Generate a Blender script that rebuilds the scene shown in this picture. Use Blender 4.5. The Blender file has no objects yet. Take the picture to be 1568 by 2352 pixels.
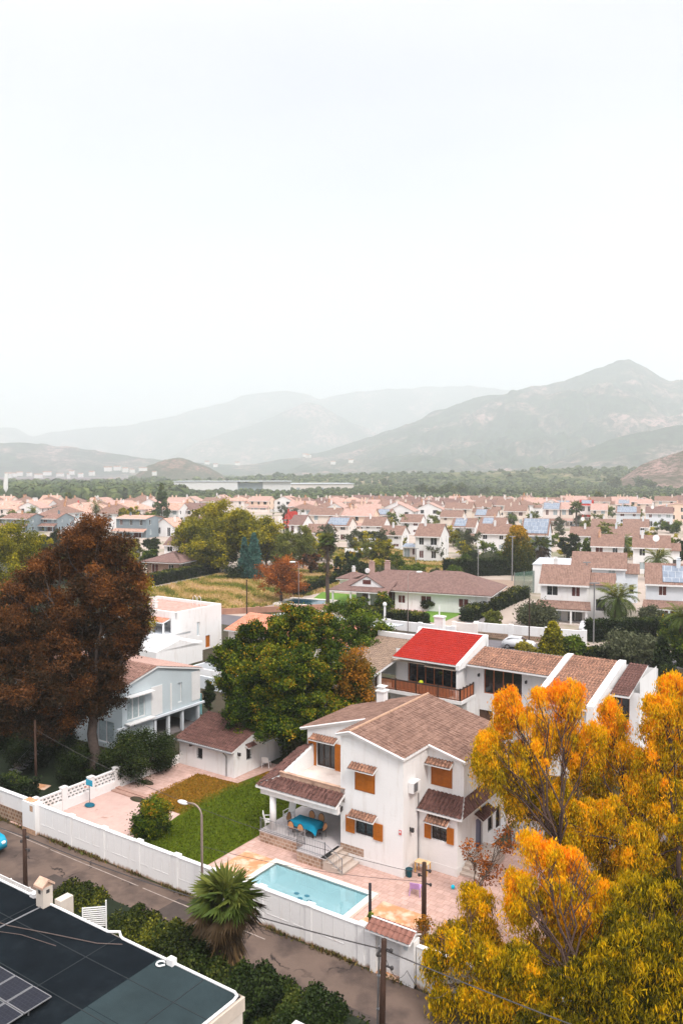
import bpy, bmesh, math, random
import numpy as np
from mathutils import Vector, noise
R = math.radians
# ------------------------------------------------------------------ camera, sky, sun, exposure
F, CX, CY, YH, H = 1850., 784., 1176., 1085., 22.
TH = math.atan((CY - YH) / F)
C = bpy.context.scene.collection
sc = bpy.context.scene
cd = bpy.data.cameras.new('camera'); cam = bpy.data.objects.new('camera', cd); C.objects.link(cam)
cam.location = (0, 0, H); cam.rotation_euler = (R(90) - TH, 0, 0)
cd.sensor_fit = 'VERTICAL'; cd.sensor_height = 36; cd.lens = 36 * F / 2352
cd.clip_start = .5; cd.clip_end = 20000
cd.dof.use_dof = True; cd.dof.focus_distance = 48; cd.dof.aperture_fstop = .9
sc.camera = cam
SUN_EL, SUN_AZ = R(50), R(152)       # azimuth measured clockwise from +Y
w = bpy.data.worlds.new('World'); sc.world = w; w.use_nodes = True
nt = w.node_tree; nt.nodes.clear()
sky = nt.nodes.new('ShaderNodeTexSky'); sky.sky_type = 'NISHITA'; sky.sun_disc = False
sky.sun_elevation = SUN_EL; sky.sun_rotation = SUN_AZ
b1 = nt.nodes.new('ShaderNodeBackground'); b1.inputs['Strength'].default_value = .05
b2 = nt.nodes.new('ShaderNodeBackground'); b2.inputs['Strength'].default_value = 1.12
tc = nt.nodes.new('ShaderNodeTexCoord'); mp = nt.nodes.new('ShaderNodeMapping'); mp.inputs['Scale'].default_value = (1, 1, 3.2)
nz = nt.nodes.new('ShaderNodeTexNoise'); nz.inputs['Scale'].default_value = 1.3; nz.inputs['Detail'].default_value = 3
cr = nt.nodes.new('ShaderNodeValToRGB')
cr.color_ramp.elements[0].position = .36; cr.color_ramp.elements[0].color = (.81, .77, .76, 1)
cr.color_ramp.elements[1].position = .60; cr.color_ramp.elements[1].color = (1.085, 1.005, .985, 1)
ad = nt.nodes.new('ShaderNodeAddShader'); wo = nt.nodes.new('ShaderNodeOutputWorld')
nt.links.new(tc.outputs['Generated'], mp.inputs['Vector']); nt.links.new(mp.outputs[0], nz.inputs['Vector'])
nt.links.new(nz.outputs['Fac'], cr.inputs['Fac']); nt.links.new(cr.outputs['Color'], b2.inputs['Color'])
sx_ = nt.nodes.new('ShaderNodeSeparateXYZ'); nt.links.new(tc.outputs['Generated'], sx_.inputs[0])
el_ = nt.nodes.new('ShaderNodeMapRange'); el_.interpolation_type = 'SMOOTHSTEP'; el_.inputs[1].default_value = .42; el_.inputs[2].default_value = .95; el_.inputs[3].default_value = .405; el_.inputs[4].default_value = 2.45
nt.links.new(sx_.outputs[2], el_.inputs[0]); nt.links.new(el_.outputs[0], b2.inputs['Strength'])
nt.links.new(sky.outputs[0], b1.inputs['Color']); nt.links.new(b1.outputs[0], ad.inputs[0]); nt.links.new(b2.outputs[0], ad.inputs[1])
nt.links.new(ad.outputs[0], wo.inputs['Surface'])
sl = bpy.data.lights.new('sun', 'SUN'); sl.energy = 1.5; sl.angle = R(10); sl.color = (1, .95, .88)
so = bpy.data.objects.new('sun', sl); C.objects.link(so)
sd = Vector((math.sin(SUN_AZ) * math.cos(SUN_EL), math.cos(SUN_AZ) * math.cos(SUN_EL), math.sin(SUN_EL)))
so.rotation_euler = sd.to_track_quat('Z', 'Y').to_euler(); so.location = (60, -40, 90)
vs = sc.view_settings; vs.view_transform = 'Standard'; vs.look = 'None'; vs.gamma = 1; vs.exposure = 0.51; vs.use_curve_mapping = False
sc.render.engine = 'CYCLES'
sc.cycles.use_denoising = True
sc.cycles.max_bounces = 6; sc.cycles.diffuse_bounces = 3; sc.cycles.glossy_bounces = 2; sc.cycles.transmission_bounces = 3
sc.cycles.transparent_max_bounces = 6; sc.cycles.volume_bounces = 2
sc.cycles.caustics_reflective = False; sc.cycles.caustics_refractive = False
rnd = random.Random(7)

# ------------------------------------------------------------------ frames
_n = math.hypot(.828, .5607); A = (.828 / _n, -.5607 / _n); B = (-A[1], A[0]); YAW = math.atan2(A[1], A[0])
O = (3.319335, 42.646109)
def W(s, t, z=0): return (O[0] + s * A[0] + t * B[0], O[1] + s * A[1] + t * B[1], z)
def ray(x, y):
    u = (x - CX) / F; v = (CY - y) / F; c, s = math.cos(TH), math.sin(TH)
    return (u, c + v * s, -s + v * c)
def G(x, y, z=0):          # ground point that the photograph's survey gives for a spot
    r = ray(x, y); k = (z - H) / r[2]; return (r[0] * k, r[1] * k, z)
def D(x, d, y=None):       # point at distance d on bearing x; height from y
    r = ray(x, y if y is not None else YH); k = d / r[1]
    return (r[0] * k, d, H + r[2] * k)

# ------------------------------------------------------------------ materials
MATS = {}
def newmat(name):
    m = bpy.data.materials.new(name); m.use_nodes = True; nt = m.node_tree
    bs = nt.nodes['Principled BSDF']; return m, nt, bs
def N(nt, t, **k):
    n = nt.nodes.new(t)
    for a, v in k.items():
        if a in n.inputs: n.inputs[a].default_value = v
        else: setattr(n, a, v)
    return n
def mat(name, col, rough=.8, var=.12, scale=1.5, bump=0., bscale=20., col2=None, c2scale=.4, c2lo=.5, c2hi=.65, spec=.3, metal=0., coord='Object'):
    if name in MATS: return MATS[name]
    m, nt, bs = newmat(name); L = nt.links.new
    bs.inputs['Roughness'].default_value = rough; bs.inputs['Specular IOR Level'].default_value = spec; bs.inputs['Metallic'].default_value = metal
    tc = N(nt, 'ShaderNodeTexCoord'); nz = N(nt, 'ShaderNodeTexNoise', Scale=scale, Detail=6., Roughness=.65)
    L(tc.outputs[coord], nz.inputs['Vector'])
    mr = N(nt, 'ShaderNodeMapRange'); mr.inputs[1].default_value = .3; mr.inputs[2].default_value = .7; mr.inputs[3].default_value = 1 - var; mr.inputs[4].default_value = 1 + var
    L(nz.outputs['Fac'], mr.inputs[0])
    mx = N(nt, 'ShaderNodeVectorMath', operation='SCALE'); L(mr.outputs[0], mx.inputs['Scale'])
    if col2:
        n2 = N(nt, 'ShaderNodeTexNoise', Scale=c2scale, Detail=5., Roughness=.6); L(tc.outputs[coord], n2.inputs['Vector'])
        m2 = N(nt, 'ShaderNodeMapRange'); m2.inputs[1].default_value = c2lo; m2.inputs[2].default_value = c2hi; L(n2.outputs['Fac'], m2.inputs[0])
        mi = N(nt, 'ShaderNodeMix', data_type='RGBA'); mi.inputs[6].default_value = (*col, 1); mi.inputs[7].default_value = (*col2, 1)
        L(m2.outputs[0], mi.inputs[0]); L(mi.outputs[2], mx.inputs[0])
    else: mx.inputs[0].default_value = col
    L(mx.outputs[0], bs.inputs['Base Color'])
    if bump:
        nb = N(nt, 'ShaderNodeTexNoise', Scale=bscale, Detail=4.); L(tc.outputs[coord], nb.inputs['Vector'])
        bp = N(nt, 'ShaderNodeBump', Strength=bump, Distance=.03); L(nb.outputs['Fac'], bp.inputs['Height']); L(bp.outputs[0], bs.inputs['Normal'])
    MATS[name] = m; return m
def tilemat(name, c1, c2, c3, du=.24, dv=.4, bump=.8, blotch=None):
    # roof tiles on UV metres: u along the eave, v up the slope; every tile its own fired colour
    m, nt, bs = newmat(name); L = nt.links.new
    bs.inputs['Roughness'].default_value = .85; bs.inputs['Specular IOR Level'].default_value = .2
    tc = N(nt, 'ShaderNodeTexCoord'); sx = N(nt, 'ShaderNodeSeparateXYZ'); L(tc.outputs['UV'], sx.inputs[0])
    def M(op, a, b=None):
        n = N(nt, 'ShaderNodeMath', operation=op)
        for i, q in enumerate((a, b)):
            if q is None: continue
            if isinstance(q, (int, float)): n.inputs[i].default_value = q
            else: L(q, n.inputs[i])
        return n.outputs[0]
    u = M('DIVIDE', sx.outputs[0], du); v = M('DIVIDE', sx.outputs[1], dv)
    cb = N(nt, 'ShaderNodeCombineXYZ'); L(M('FLOOR', u), cb.inputs[0]); L(M('FLOOR', v), cb.inputs[1])
    wn = N(nt, 'ShaderNodeTexWhiteNoise', noise_dimensions='2D'); L(cb.outputs[0], wn.inputs['Vector'])
    nz = N(nt, 'ShaderNodeTexNoise', Scale=.7, Detail=5., Roughness=.7); L(tc.outputs['UV'], nz.inputs['Vector'])
    f = M('ADD', M('MULTIPLY', wn.outputs['Value'], .65), M('MULTIPLY', nz.outputs['Fac'], .35))
    rp = N(nt, 'ShaderNodeValToRGB'); e = rp.color_ramp.elements
    e[0].position = .2; e[0].color = (*c1, 1); e[1].position = .85; e[1].color = (*c3, 1); q = e.new(.5); q.color = (*c2, 1)
    L(f, rp.inputs[0]); out = rp.outputs[0]
    if blotch:
        n3 = N(nt, 'ShaderNodeTexNoise', Scale=.9, Detail=8., Roughness=.75); L(tc.outputs['UV'], n3.inputs['Vector'])
        m3 = N(nt, 'ShaderNodeMapRange'); m3.inputs[1].default_value = .5; m3.inputs[2].default_value = .72; L(n3.outputs['Fac'], m3.inputs[0])
        mi = N(nt, 'ShaderNodeMix', data_type='RGBA'); L(m3.outputs[0], mi.inputs[0]); L(out, mi.inputs[6]); mi.inputs[7].default_value = (*blotch, 1); out = mi.outputs[2]
    L(out, bs.inputs['Base Color'])
    if bump:
        h = M('ADD', M('ABSOLUTE', M('SINE', M('MULTIPLY', u, math.pi))), M('MULTIPLY', M('SUBTRACT', 1.0, M('FRACT', v)), .45))
        bp = N(nt, 'ShaderNodeBump', Strength=bump, Distance=.07); L(h, bp.inputs['Height']); L(bp.outputs[0], bs.inputs['Normal'])
    MATS[name] = m; return m
def brickmat(name, c1, c2, mortar, bw, bh, ms=.02, rough=.9, bump=.5, rot=0., nv=.2):
    m, nt, bs = newmat(name); L = nt.links.new; bs.inputs['Roughness'].default_value = rough; bs.inputs['Specular IOR Level'].default_value = .2
    tc = N(nt, 'ShaderNodeTexCoord'); br = N(nt, 'ShaderNodeTexBrick', Scale=1.0); mq = N(nt, 'ShaderNodeMapping'); mq.inputs['Rotation'].default_value = (0, 0, rot); L(tc.outputs['UV'], mq.inputs[0]); L(mq.outputs[0], br.inputs['Vector'])
    br.inputs['Color1'].default_value = (*c1, 1); br.inputs['Color2'].default_value = (*c2, 1); br.inputs['Mortar'].default_value = (*mortar, 1)
    br.inputs['Brick Width'].default_value = bw; br.inputs['Row Height'].default_value = bh; br.inputs['Mortar Size'].default_value = ms
    nz = N(nt, 'ShaderNodeTexNoise', Scale=1.3, Detail=7., Roughness=.7); L(tc.outputs['Object'], nz.inputs['Vector'])
    mr = N(nt, 'ShaderNodeMapRange'); mr.inputs[1].default_value = .3; mr.inputs[2].default_value = .7; mr.inputs[3].default_value = .78; mr.inputs[4].default_value = 1.16; L(nz.outputs['Fac'], mr.inputs[0])
    sc_ = N(nt, 'ShaderNodeVectorMath', operation='SCALE'); L(br.outputs['Color'], sc_.inputs[0]); L(mr.outputs[0], sc_.inputs['Scale']); L(sc_.outputs[0], bs.inputs['Base Color'])
    if bump: bp = N(nt, 'ShaderNodeBump', Strength=bump, Distance=.02); bp.invert = True; L(br.outputs['Fac'], bp.inputs['Height']); L(bp.outputs[0], bs.inputs['Normal'])
    MATS[name] = m; return m
def leafmat(name, stops, trans=.25):
    if name in MATS: return MATS[name]
    m, nt, bs = newmat(name); L = nt.links.new; bs.inputs['Roughness'].default_value = .6; bs.inputs['Specular IOR Level'].default_value = .15
    at = N(nt, 'ShaderNodeAttribute', attribute_name='leaf_tone'); rp = N(nt, 'ShaderNodeValToRGB'); e = rp.color_ramp.elements
    e[0].position = stops[0][0]; e[0].color = (*stops[0][1], 1); e[1].position = stops[-1][0]; e[1].color = (*stops[-1][1], 1)
    for p, c in stops[1:-1]: q = e.new(p); q.color = (*c, 1)
    L(at.outputs['Fac'], rp.inputs[0]); L(rp.outputs[0], bs.inputs['Base Color'])
    if trans:
        tr = N(nt, 'ShaderNodeBsdfTranslucent'); mx = N(nt, 'ShaderNodeMixShader'); mx.inputs[0].default_value = trans
        L(rp.outputs[0], tr.inputs['Color']); L(bs.outputs[0], mx.inputs[1]); L(tr.outputs[0], mx.inputs[2]); L(mx.outputs[0], nt.nodes['Material Output'].inputs['Surface'])
    MATS[name] = m; return m

def streakmat():
    m, nt, bs = newmat('white_render'); L = nt.links.new; bs.inputs['Roughness'].default_value = .92; bs.inputs['Specular IOR Level'].default_value = .15
    tc = N(nt, 'ShaderNodeTexCoord'); mp_ = N(nt, 'ShaderNodeMapping'); mp_.inputs['Scale'].default_value = (2.2, 2.2, .35); L(tc.outputs['Object'], mp_.inputs[0])
    n1 = N(nt, 'ShaderNodeTexNoise', Scale=1., Detail=8., Roughness=.72); L(mp_.outputs[0], n1.inputs['Vector']); n2 = N(nt, 'ShaderNodeTexNoise', Scale=.5, Detail=5.); L(tc.outputs['Object'], n2.inputs['Vector'])
    r1 = N(nt, 'ShaderNodeMapRange'); r1.inputs[1].default_value = .52; r1.inputs[2].default_value = .82; L(n1.outputs['Fac'], r1.inputs[0]); r2 = N(nt, 'ShaderNodeMapRange'); r2.inputs[1].default_value = .45; r2.inputs[2].default_value = .7; r2.inputs[4].default_value = .35; L(n2.outputs['Fac'], r2.inputs[0])
    x = N(nt, 'ShaderNodeMix', data_type='RGBA'); x.inputs[6].default_value = (.80, .79, .78, 1); x.inputs[7].default_value = (.60, .55, .50, 1); L(r1.outputs[0], x.inputs[0])
    y = N(nt, 'ShaderNodeMix', data_type='RGBA'); L(x.outputs[2], y.inputs[6]); y.inputs[7].default_value = (.70, .69, .68, 1); L(r2.outputs[0], y.inputs[0]); L(y.outputs[2], bs.inputs['Base Color'])
    nb = N(nt, 'ShaderNodeTexNoise', Scale=9., Detail=5.); L(tc.outputs['Object'], nb.inputs['Vector']); bp = N(nt, 'ShaderNodeBump', Strength=.3, Distance=.03); L(nb.outputs['Fac'], bp.inputs['Height']); L(bp.outputs[0], bs.inputs['Normal']); MATS['white_render'] = m; return m
WHITE = streakmat()
WHITE2 = mat('white_paint', (.78, .77, .76), .85, .05, 1.0)
WHITEB = mat('bluish_white_render', (.66, .70, .74), .9, .05, .6, .1, 8)
PALEBLUE = mat('pale_blue_render', (.54, .61, .64), .9, .05, .5, .1, 8)
FENCEW = mat('fence_white', (.76, .75, .74), .9, .07, .9, .3, 7, col2=(.50, .42, .36), c2scale=.9, c2lo=.54, c2hi=.85)
CREAM = mat('cream_render', (.76, .66, .57), .9, .08, .5)
PEACH = mat('peach_render', (.78, .59, .46), .9, .08, .5)
PINKW = mat('pinkish_render', (.80, .72, .67), .9, .06, .5)
GREYH = mat('blue_grey_render', (.22, .27, .30), .8, .1, .5)
REDR = mat('red_render', (.55, .07, .06), .8, .1, .5)
BRICK = brickmat('brick', (.36, .19, .12), (.29, .15, .10), (.42, .33, .27), .26, .09)
STONE = brickmat('stone_facing', (.44, .30, .22), (.28, .17, .11), (.50, .40, .33), .34, .2, .03)
RUBBLE = brickmat('rubble_stone', (.30, .17, .10), (.16, .09, .06), (.36, .27, .20), .3, .24, .05)
TILEB = tilemat('brown_tiles', (.15, .085, .065), (.27, .15, .12), (.40, .24, .19))
TILEM = tilemat('mixed_brown_tiles', (.125, .070, .053), (.19, .110, .082), (.275, .168, .127), .30, .42, .0)
TILED = tilemat('dark_brown_tiles', (.065, .032, .027), (.115, .055, .045), (.18, .09, .075), .24, .4, .5)
TILEO = tilemat('weathered_orange_tiles', (.13, .07, .05), (.25, .135, .095), (.46, .24, .15), .26, .5)
TILER2 = tilemat('salmon_tiles', (.50, .17, .10), (.60, .24, .15), (.68, .33, .23), .26, .4, .6)
TILEP = tilemat('pinkish_tiles', (.38, .24, .20), (.44, .28, .235), (.50, .33, .28), .24, .4, .35)
TILER = tilemat('terracotta_tiles', (.44, .24, .18), (.54, .32, .25), (.62, .42, .34), .24, .4, .6)
TILEC = tilemat('hip_tiles', (.17, .102, .088), (.205, .125, .107), (.24, .148, .127), .24, .36, .9)
TILEC2 = tilemat('row_house_tiles', (.205, .122, .095), (.25, .152, .118), (.295, .185, .145), .24, .36, .9)
TILERED = tilemat('painted_red_tiles', (.26, .008, .003), (.34, .013, .005), (.42, .026, .012), .22, .34, .8, blotch=(.36, .035, .038))
RIDGE = mat('ridge_mortar', (.40, .25, .17), .9, .25, 6)
WOODO = mat('orange_wood', (.42, .125, .008), .5, .16, 6, .2, 30)
WOODD = mat('dark_orange_wood', (.30, .09, .012), .55, .15, 5)
BALW = mat('balustrade_wood', (.42, .13, .05), .6, .15, 4)
DKWOOD = mat('dark_wood', (.045, .025, .018), .6, .2, 5)
POLEW = mat('creosoted_wood', (.045, .022, .014), .85, .3, 3, .3, 14)
GLASS = mat('dark_glass', (.012, .014, .018), .08, .1, 1, spec=.8)
def grimemat(name):
    m, nt, bs = newmat(name); L = nt.links.new; bs.inputs['Roughness'].default_value = .9; bs.inputs['Specular IOR Level'].default_value = .1
    tc = N(nt, 'ShaderNodeTexCoord'); sx = N(nt, 'ShaderNodeSeparateXYZ'); L(tc.outputs['Object'], sx.inputs[0]); mp_ = N(nt, 'ShaderNodeMapping'); mp_.inputs['Scale'].default_value = (3, 3, .5); L(tc.outputs['Object'], mp_.inputs[0])
    nz = N(nt, 'ShaderNodeTexNoise', Scale=1., Detail=7., Roughness=.7); L(mp_.outputs[0], nz.inputs['Vector'])
    a = N(nt, 'ShaderNodeMath', operation='MULTIPLY_ADD'); L(nz.outputs['Fac'], a.inputs[0]); a.inputs[1].default_value = -.75; L(sx.outputs[2], a.inputs[2])
    mr = N(nt, 'ShaderNodeMapRange'); mr.inputs[1].default_value = -.16; mr.inputs[2].default_value = -.34; L(a.outputs[0], mr.inputs[0])
    n2 = N(nt, 'ShaderNodeTexNoise', Scale=.8, Detail=6., Roughness=.7); L(mp_.outputs[0], n2.inputs['Vector']); m2 = N(nt, 'ShaderNodeMapRange'); m2.inputs[1].default_value = .56; m2.inputs[2].default_value = .9; L(n2.outputs['Fac'], m2.inputs[0])
    x = N(nt, 'ShaderNodeMix', data_type='RGBA'); x.inputs[6].default_value = (.81, .80, .785, 1); x.inputs[7].default_value = (.66, .61, .56, 1); L(m2.outputs[0], x.inputs[0])
    y = N(nt, 'ShaderNodeMix', data_type='RGBA'); L(x.outputs[2], y.inputs[6]); y.inputs[7].default_value = (.36, .22, .14, 1); L(mr.outputs[0], y.inputs[0]); L(y.outputs[2], bs.inputs['Base Color'])
    nb = N(nt, 'ShaderNodeTexNoise', Scale=8., Detail=4.); L(tc.outputs['Object'], nb.inputs['Vector']); bp = N(nt, 'ShaderNodeBump', Strength=.25, Distance=.03); L(nb.outputs['Fac'], bp.inputs['Height']); L(bp.outputs[0], bs.inputs['Normal']); return m
FENCEG = grimemat('street_wall_render')
METAL = mat('grey_metal', (.28, .28, .29), .45, .1, 3, metal=.6)
DARKM = mat('dark_iron', (.05, .045, .045), .6, .1, 3)
LAMPW = mat('white_lamp_glass', (.82, .82, .80), .3, .03, 1)
CREAMP = mat('cream_plaster', (.60, .53, .46), .9, .08, 1.5)
ASPH = mat('asphalt', (.128, .090, .071), .92, .2, .35, .4, 30, col2=(.070, .050, .042), c2scale=.5, c2lo=.45, c2hi=.62)
def crackify(m):
    nt = m.node_tree; L = nt.links.new; bs = nt.nodes['Principled BSDF']; src = bs.inputs['Base Color'].links[0].from_socket
    tc = N(nt, 'ShaderNodeTexCoord'); nz = N(nt, 'ShaderNodeTexNoise', Scale=1.2, Detail=4.); L(tc.outputs['Object'], nz.inputs['Vector'])
    ad = N(nt, 'ShaderNodeVectorMath', operation='MULTIPLY_ADD'); L(nz.outputs['Color'], ad.inputs[0]); ad.inputs[1].default_value = (1.6, 1.6, 1.6); L(tc.outputs['Object'], ad.inputs[2])
    vo = N(nt, 'ShaderNodeTexVoronoi', feature='DISTANCE_TO_EDGE', Scale=.22); L(ad.outputs[0], vo.inputs['Vector'])
    mr = N(nt, 'ShaderNodeMapRange'); mr.inputs[1].default_value = .018; mr.inputs[2].default_value = .004; L(vo.outputs['Distance'], mr.inputs[0])
    n2 = N(nt, 'ShaderNodeTexNoise', Scale=.35, Detail=2.); L(tc.outputs['Object'], n2.inputs['Vector']); m2 = N(nt, 'ShaderNodeMapRange'); m2.inputs[1].default_value = .48; m2.inputs[2].default_value = .56; L(n2.outputs['Fac'], m2.inputs[0])
    ml = N(nt, 'ShaderNodeMath', operation='MULTIPLY'); L(mr.outputs[0], ml.inputs[0]); L(m2.outputs[0], ml.inputs[1])
    mi = N(nt, 'ShaderNodeMix', data_type='RGBA'); L(ml.outputs[0], mi.inputs[0]); L(src, mi.inputs[6]); mi.inputs[7].default_value = (.025, .018, .016, 1); L(mi.outputs[2], bs.inputs['Base Color'])
crackify(ASPH)
ASPH2 = mat('grey_asphalt', (.13, .12, .13), .92, .12, .5, .3, 25)
CONC = mat('grey_concrete', (.21, .19, .19), .9, .1, .6, .2, 20, col2=(.16, .14, .14), c2scale=.6)
DECK = brickmat('pink_paving', (.53, .36, .31), (.47, .31, .26), (.36, .22, .17), .40, .40, .012, .85, .25, rot=-YAW)
DECK2 = mat('pale_pink_gravel', (.52, .36, .315), .9, .1, 1.4, .4, 35, col2=(.30, .18, .14), c2scale=1.3, c2lo=.62, c2hi=.75)
TAN = mat('orange_tan_tiles', (.52, .25, .12), .85, .14, 2.2, .2, 30, col2=(.66, .45, .33), c2scale=1.5, c2lo=.45, c2hi=.6)
COPING = mat('pool_coping', (.74, .68, .60), .8, .06, 2)
TERR = mat('terrace_tiles', (.66, .58, .52), .8, .08, 1.3, col2=(.56, .46, .40), c2scale=1.2)
STEP = mat('step_stone', (.50, .42, .36), .9, .12, 3, .3, 25)
SOIL = mat('garden_soil', (.045, .035, .02), .95, .25, 1.2, .4, 12, col2=(.025, .035, .01), c2scale=.5)
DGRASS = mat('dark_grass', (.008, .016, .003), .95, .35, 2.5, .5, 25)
def lawnmat():
    m, nt, bs = newmat('lawn_grass'); L = nt.links.new; bs.inputs['Roughness'].default_value = .95; bs.inputs['Specular IOR Level'].default_value = .1
    tc = N(nt, 'ShaderNodeTexCoord'); sx = N(nt, 'ShaderNodeSeparateXYZ'); L(tc.outputs['Object'], sx.inputs[0])
    nz = N(nt, 'ShaderNodeTexNoise', Scale=.7, Detail=6., Roughness=.7); L(tc.outputs['Object'], nz.inputs['Vector'])
    a = N(nt, 'ShaderNodeMath', operation='MULTIPLY_ADD'); L(nz.outputs['Fac'], a.inputs[0]); a.inputs[1].default_value = 2.6
    a2 = N(nt, 'ShaderNodeMath', operation='MULTIPLY_ADD'); L(sx.outputs[1], a2.inputs[0]); a2.inputs[1].default_value = 1.; a2.inputs[2].default_value = -6.4; c0 = N(nt, 'ShaderNodeMath', operation='MULTIPLY_ADD'); L(sx.outputs[0], c0.inputs[0]); c0.inputs[1].default_value = -1.; c0.inputs[2].default_value = -16.0; c1 = N(nt, 'ShaderNodeMath', operation='MAXIMUM'); L(a2.outputs[0], c1.inputs[0]); L(c0.outputs[0], c1.inputs[1]); L(c1.outputs[0], a.inputs[2]); c = a
    mr = N(nt, 'ShaderNodeMapRange'); mr.inputs[1].default_value = 1.1; mr.inputs[2].default_value = 1.9; L(c.outputs[0], mr.inputs[0])
    n2 = N(nt, 'ShaderNodeTexNoise', Scale=2.6, Detail=8., Roughness=.75); L(tc.outputs['Object'], n2.inputs['Vector'])
    r1 = N(nt, 'ShaderNodeValToRGB'); r1.color_ramp.elements[0].position = .32; r1.color_ramp.elements[0].color = (.040, .066, .002, 1); r1.color_ramp.elements[1].position = .68; r1.color_ramp.elements[1].color = (.10, .14, .004, 1)
    r2 = N(nt, 'ShaderNodeValToRGB'); r2.color_ramp.elements[0].position = .3; r2.color_ramp.elements[0].color = (.075, .055, .004, 1); r2.color_ramp.elements[1].position = .65; r2.color_ramp.elements[1].color = (.24, .105, .012, 1)
    L(n2.outputs['Fac'], r1.inputs[0]); L(n2.outputs['Fac'], r2.inputs[0])
    mi = N(nt, 'ShaderNodeMix', data_type='RGBA'); L(mr.outputs[0], mi.inputs[0]); L(r1.outputs[0], mi.inputs[6]); L(r2.outputs[0], mi.inputs[7]); L(mi.outputs[2], bs.inputs['Base Color'])
    nb = N(nt, 'ShaderNodeTexNoise', Scale=28., Detail=3.); L(tc.outputs['Object'], nb.inputs['Vector']); bp = N(nt, 'ShaderNodeBump', Strength=.9, Distance=.08); L(nb.outputs['Fac'], bp.inputs['Height']); L(bp.outputs[0], bs.inputs['Normal'])
    return m
LAWN = lawnmat()
FIELD = mat('dry_field_grass', (.42, .28, .12), .95, .3, .35, .6, 3, col2=(.19, .20, .04), c2scale=.09, c2lo=.42, c2hi=.58)
SCRUB = mat('scrub_ground', (.26, .19, .12), .95, .3, .06, .3, .5, col2=(.06, .085, .035), c2scale=.03, c2lo=.38, c2hi=.56)
TOWNG = mat('town_ground', (.40, .33, .28), .95, .15, .08, col2=(.17, .17, .09), c2scale=.06)
PLOUGH = mat('ploughed_field', (.11, .065, .07), .95, .15, .02)
MEMB = mat('dark_roof_membrane', (.007, .010, .013), .95, .25, .6, .25, 30, col2=(.014, .019, .023), c2scale=.7, c2lo=.52, c2hi=.8, spec=.03)
MEMB2 = mat('teal_grey_membrane', (.024, .038, .042), .9, .16, .7, .25, 30, col2=(.022, .034, .037), c2scale=.6, c2lo=.5, c2hi=.75, spec=.1)
TURQ = mat('turquoise_cloth', (.0, .26, .42), .8, .1, 2)
WICK = mat('wicker', (.62, .30, .13), .8, .1, 8)
POOLIN = mat('pool_lining', (.50, .665, .70), .6, .05, 1)
CARPAINT = mat('turquoise_paint', (.0, .30, .46), .25, .05, 1, spec=.6)
LIGHTROOF = mat('light_grey_sheeting', (.50, .53, .56), .6, .1, 1)
PVM = brickmat("solar_cells", (.006, .008, .016), (.009, .011, .021), (.03, .03, .04), .16, .16, .008, .45, 0)
PVF = brickmat('far_solar_cells', (.20, .24, .30), (.24, .28, .34), (.46, .48, .50), 1.0, 1.6, .03, .65, 0)
BARK = mat('bark', (.085, .060, .045), .95, .3, 5, .6, 14)
BARKG = mat('grey_bark', (.085, .062, .052), .95, .25, 5, .6, 14)

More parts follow.
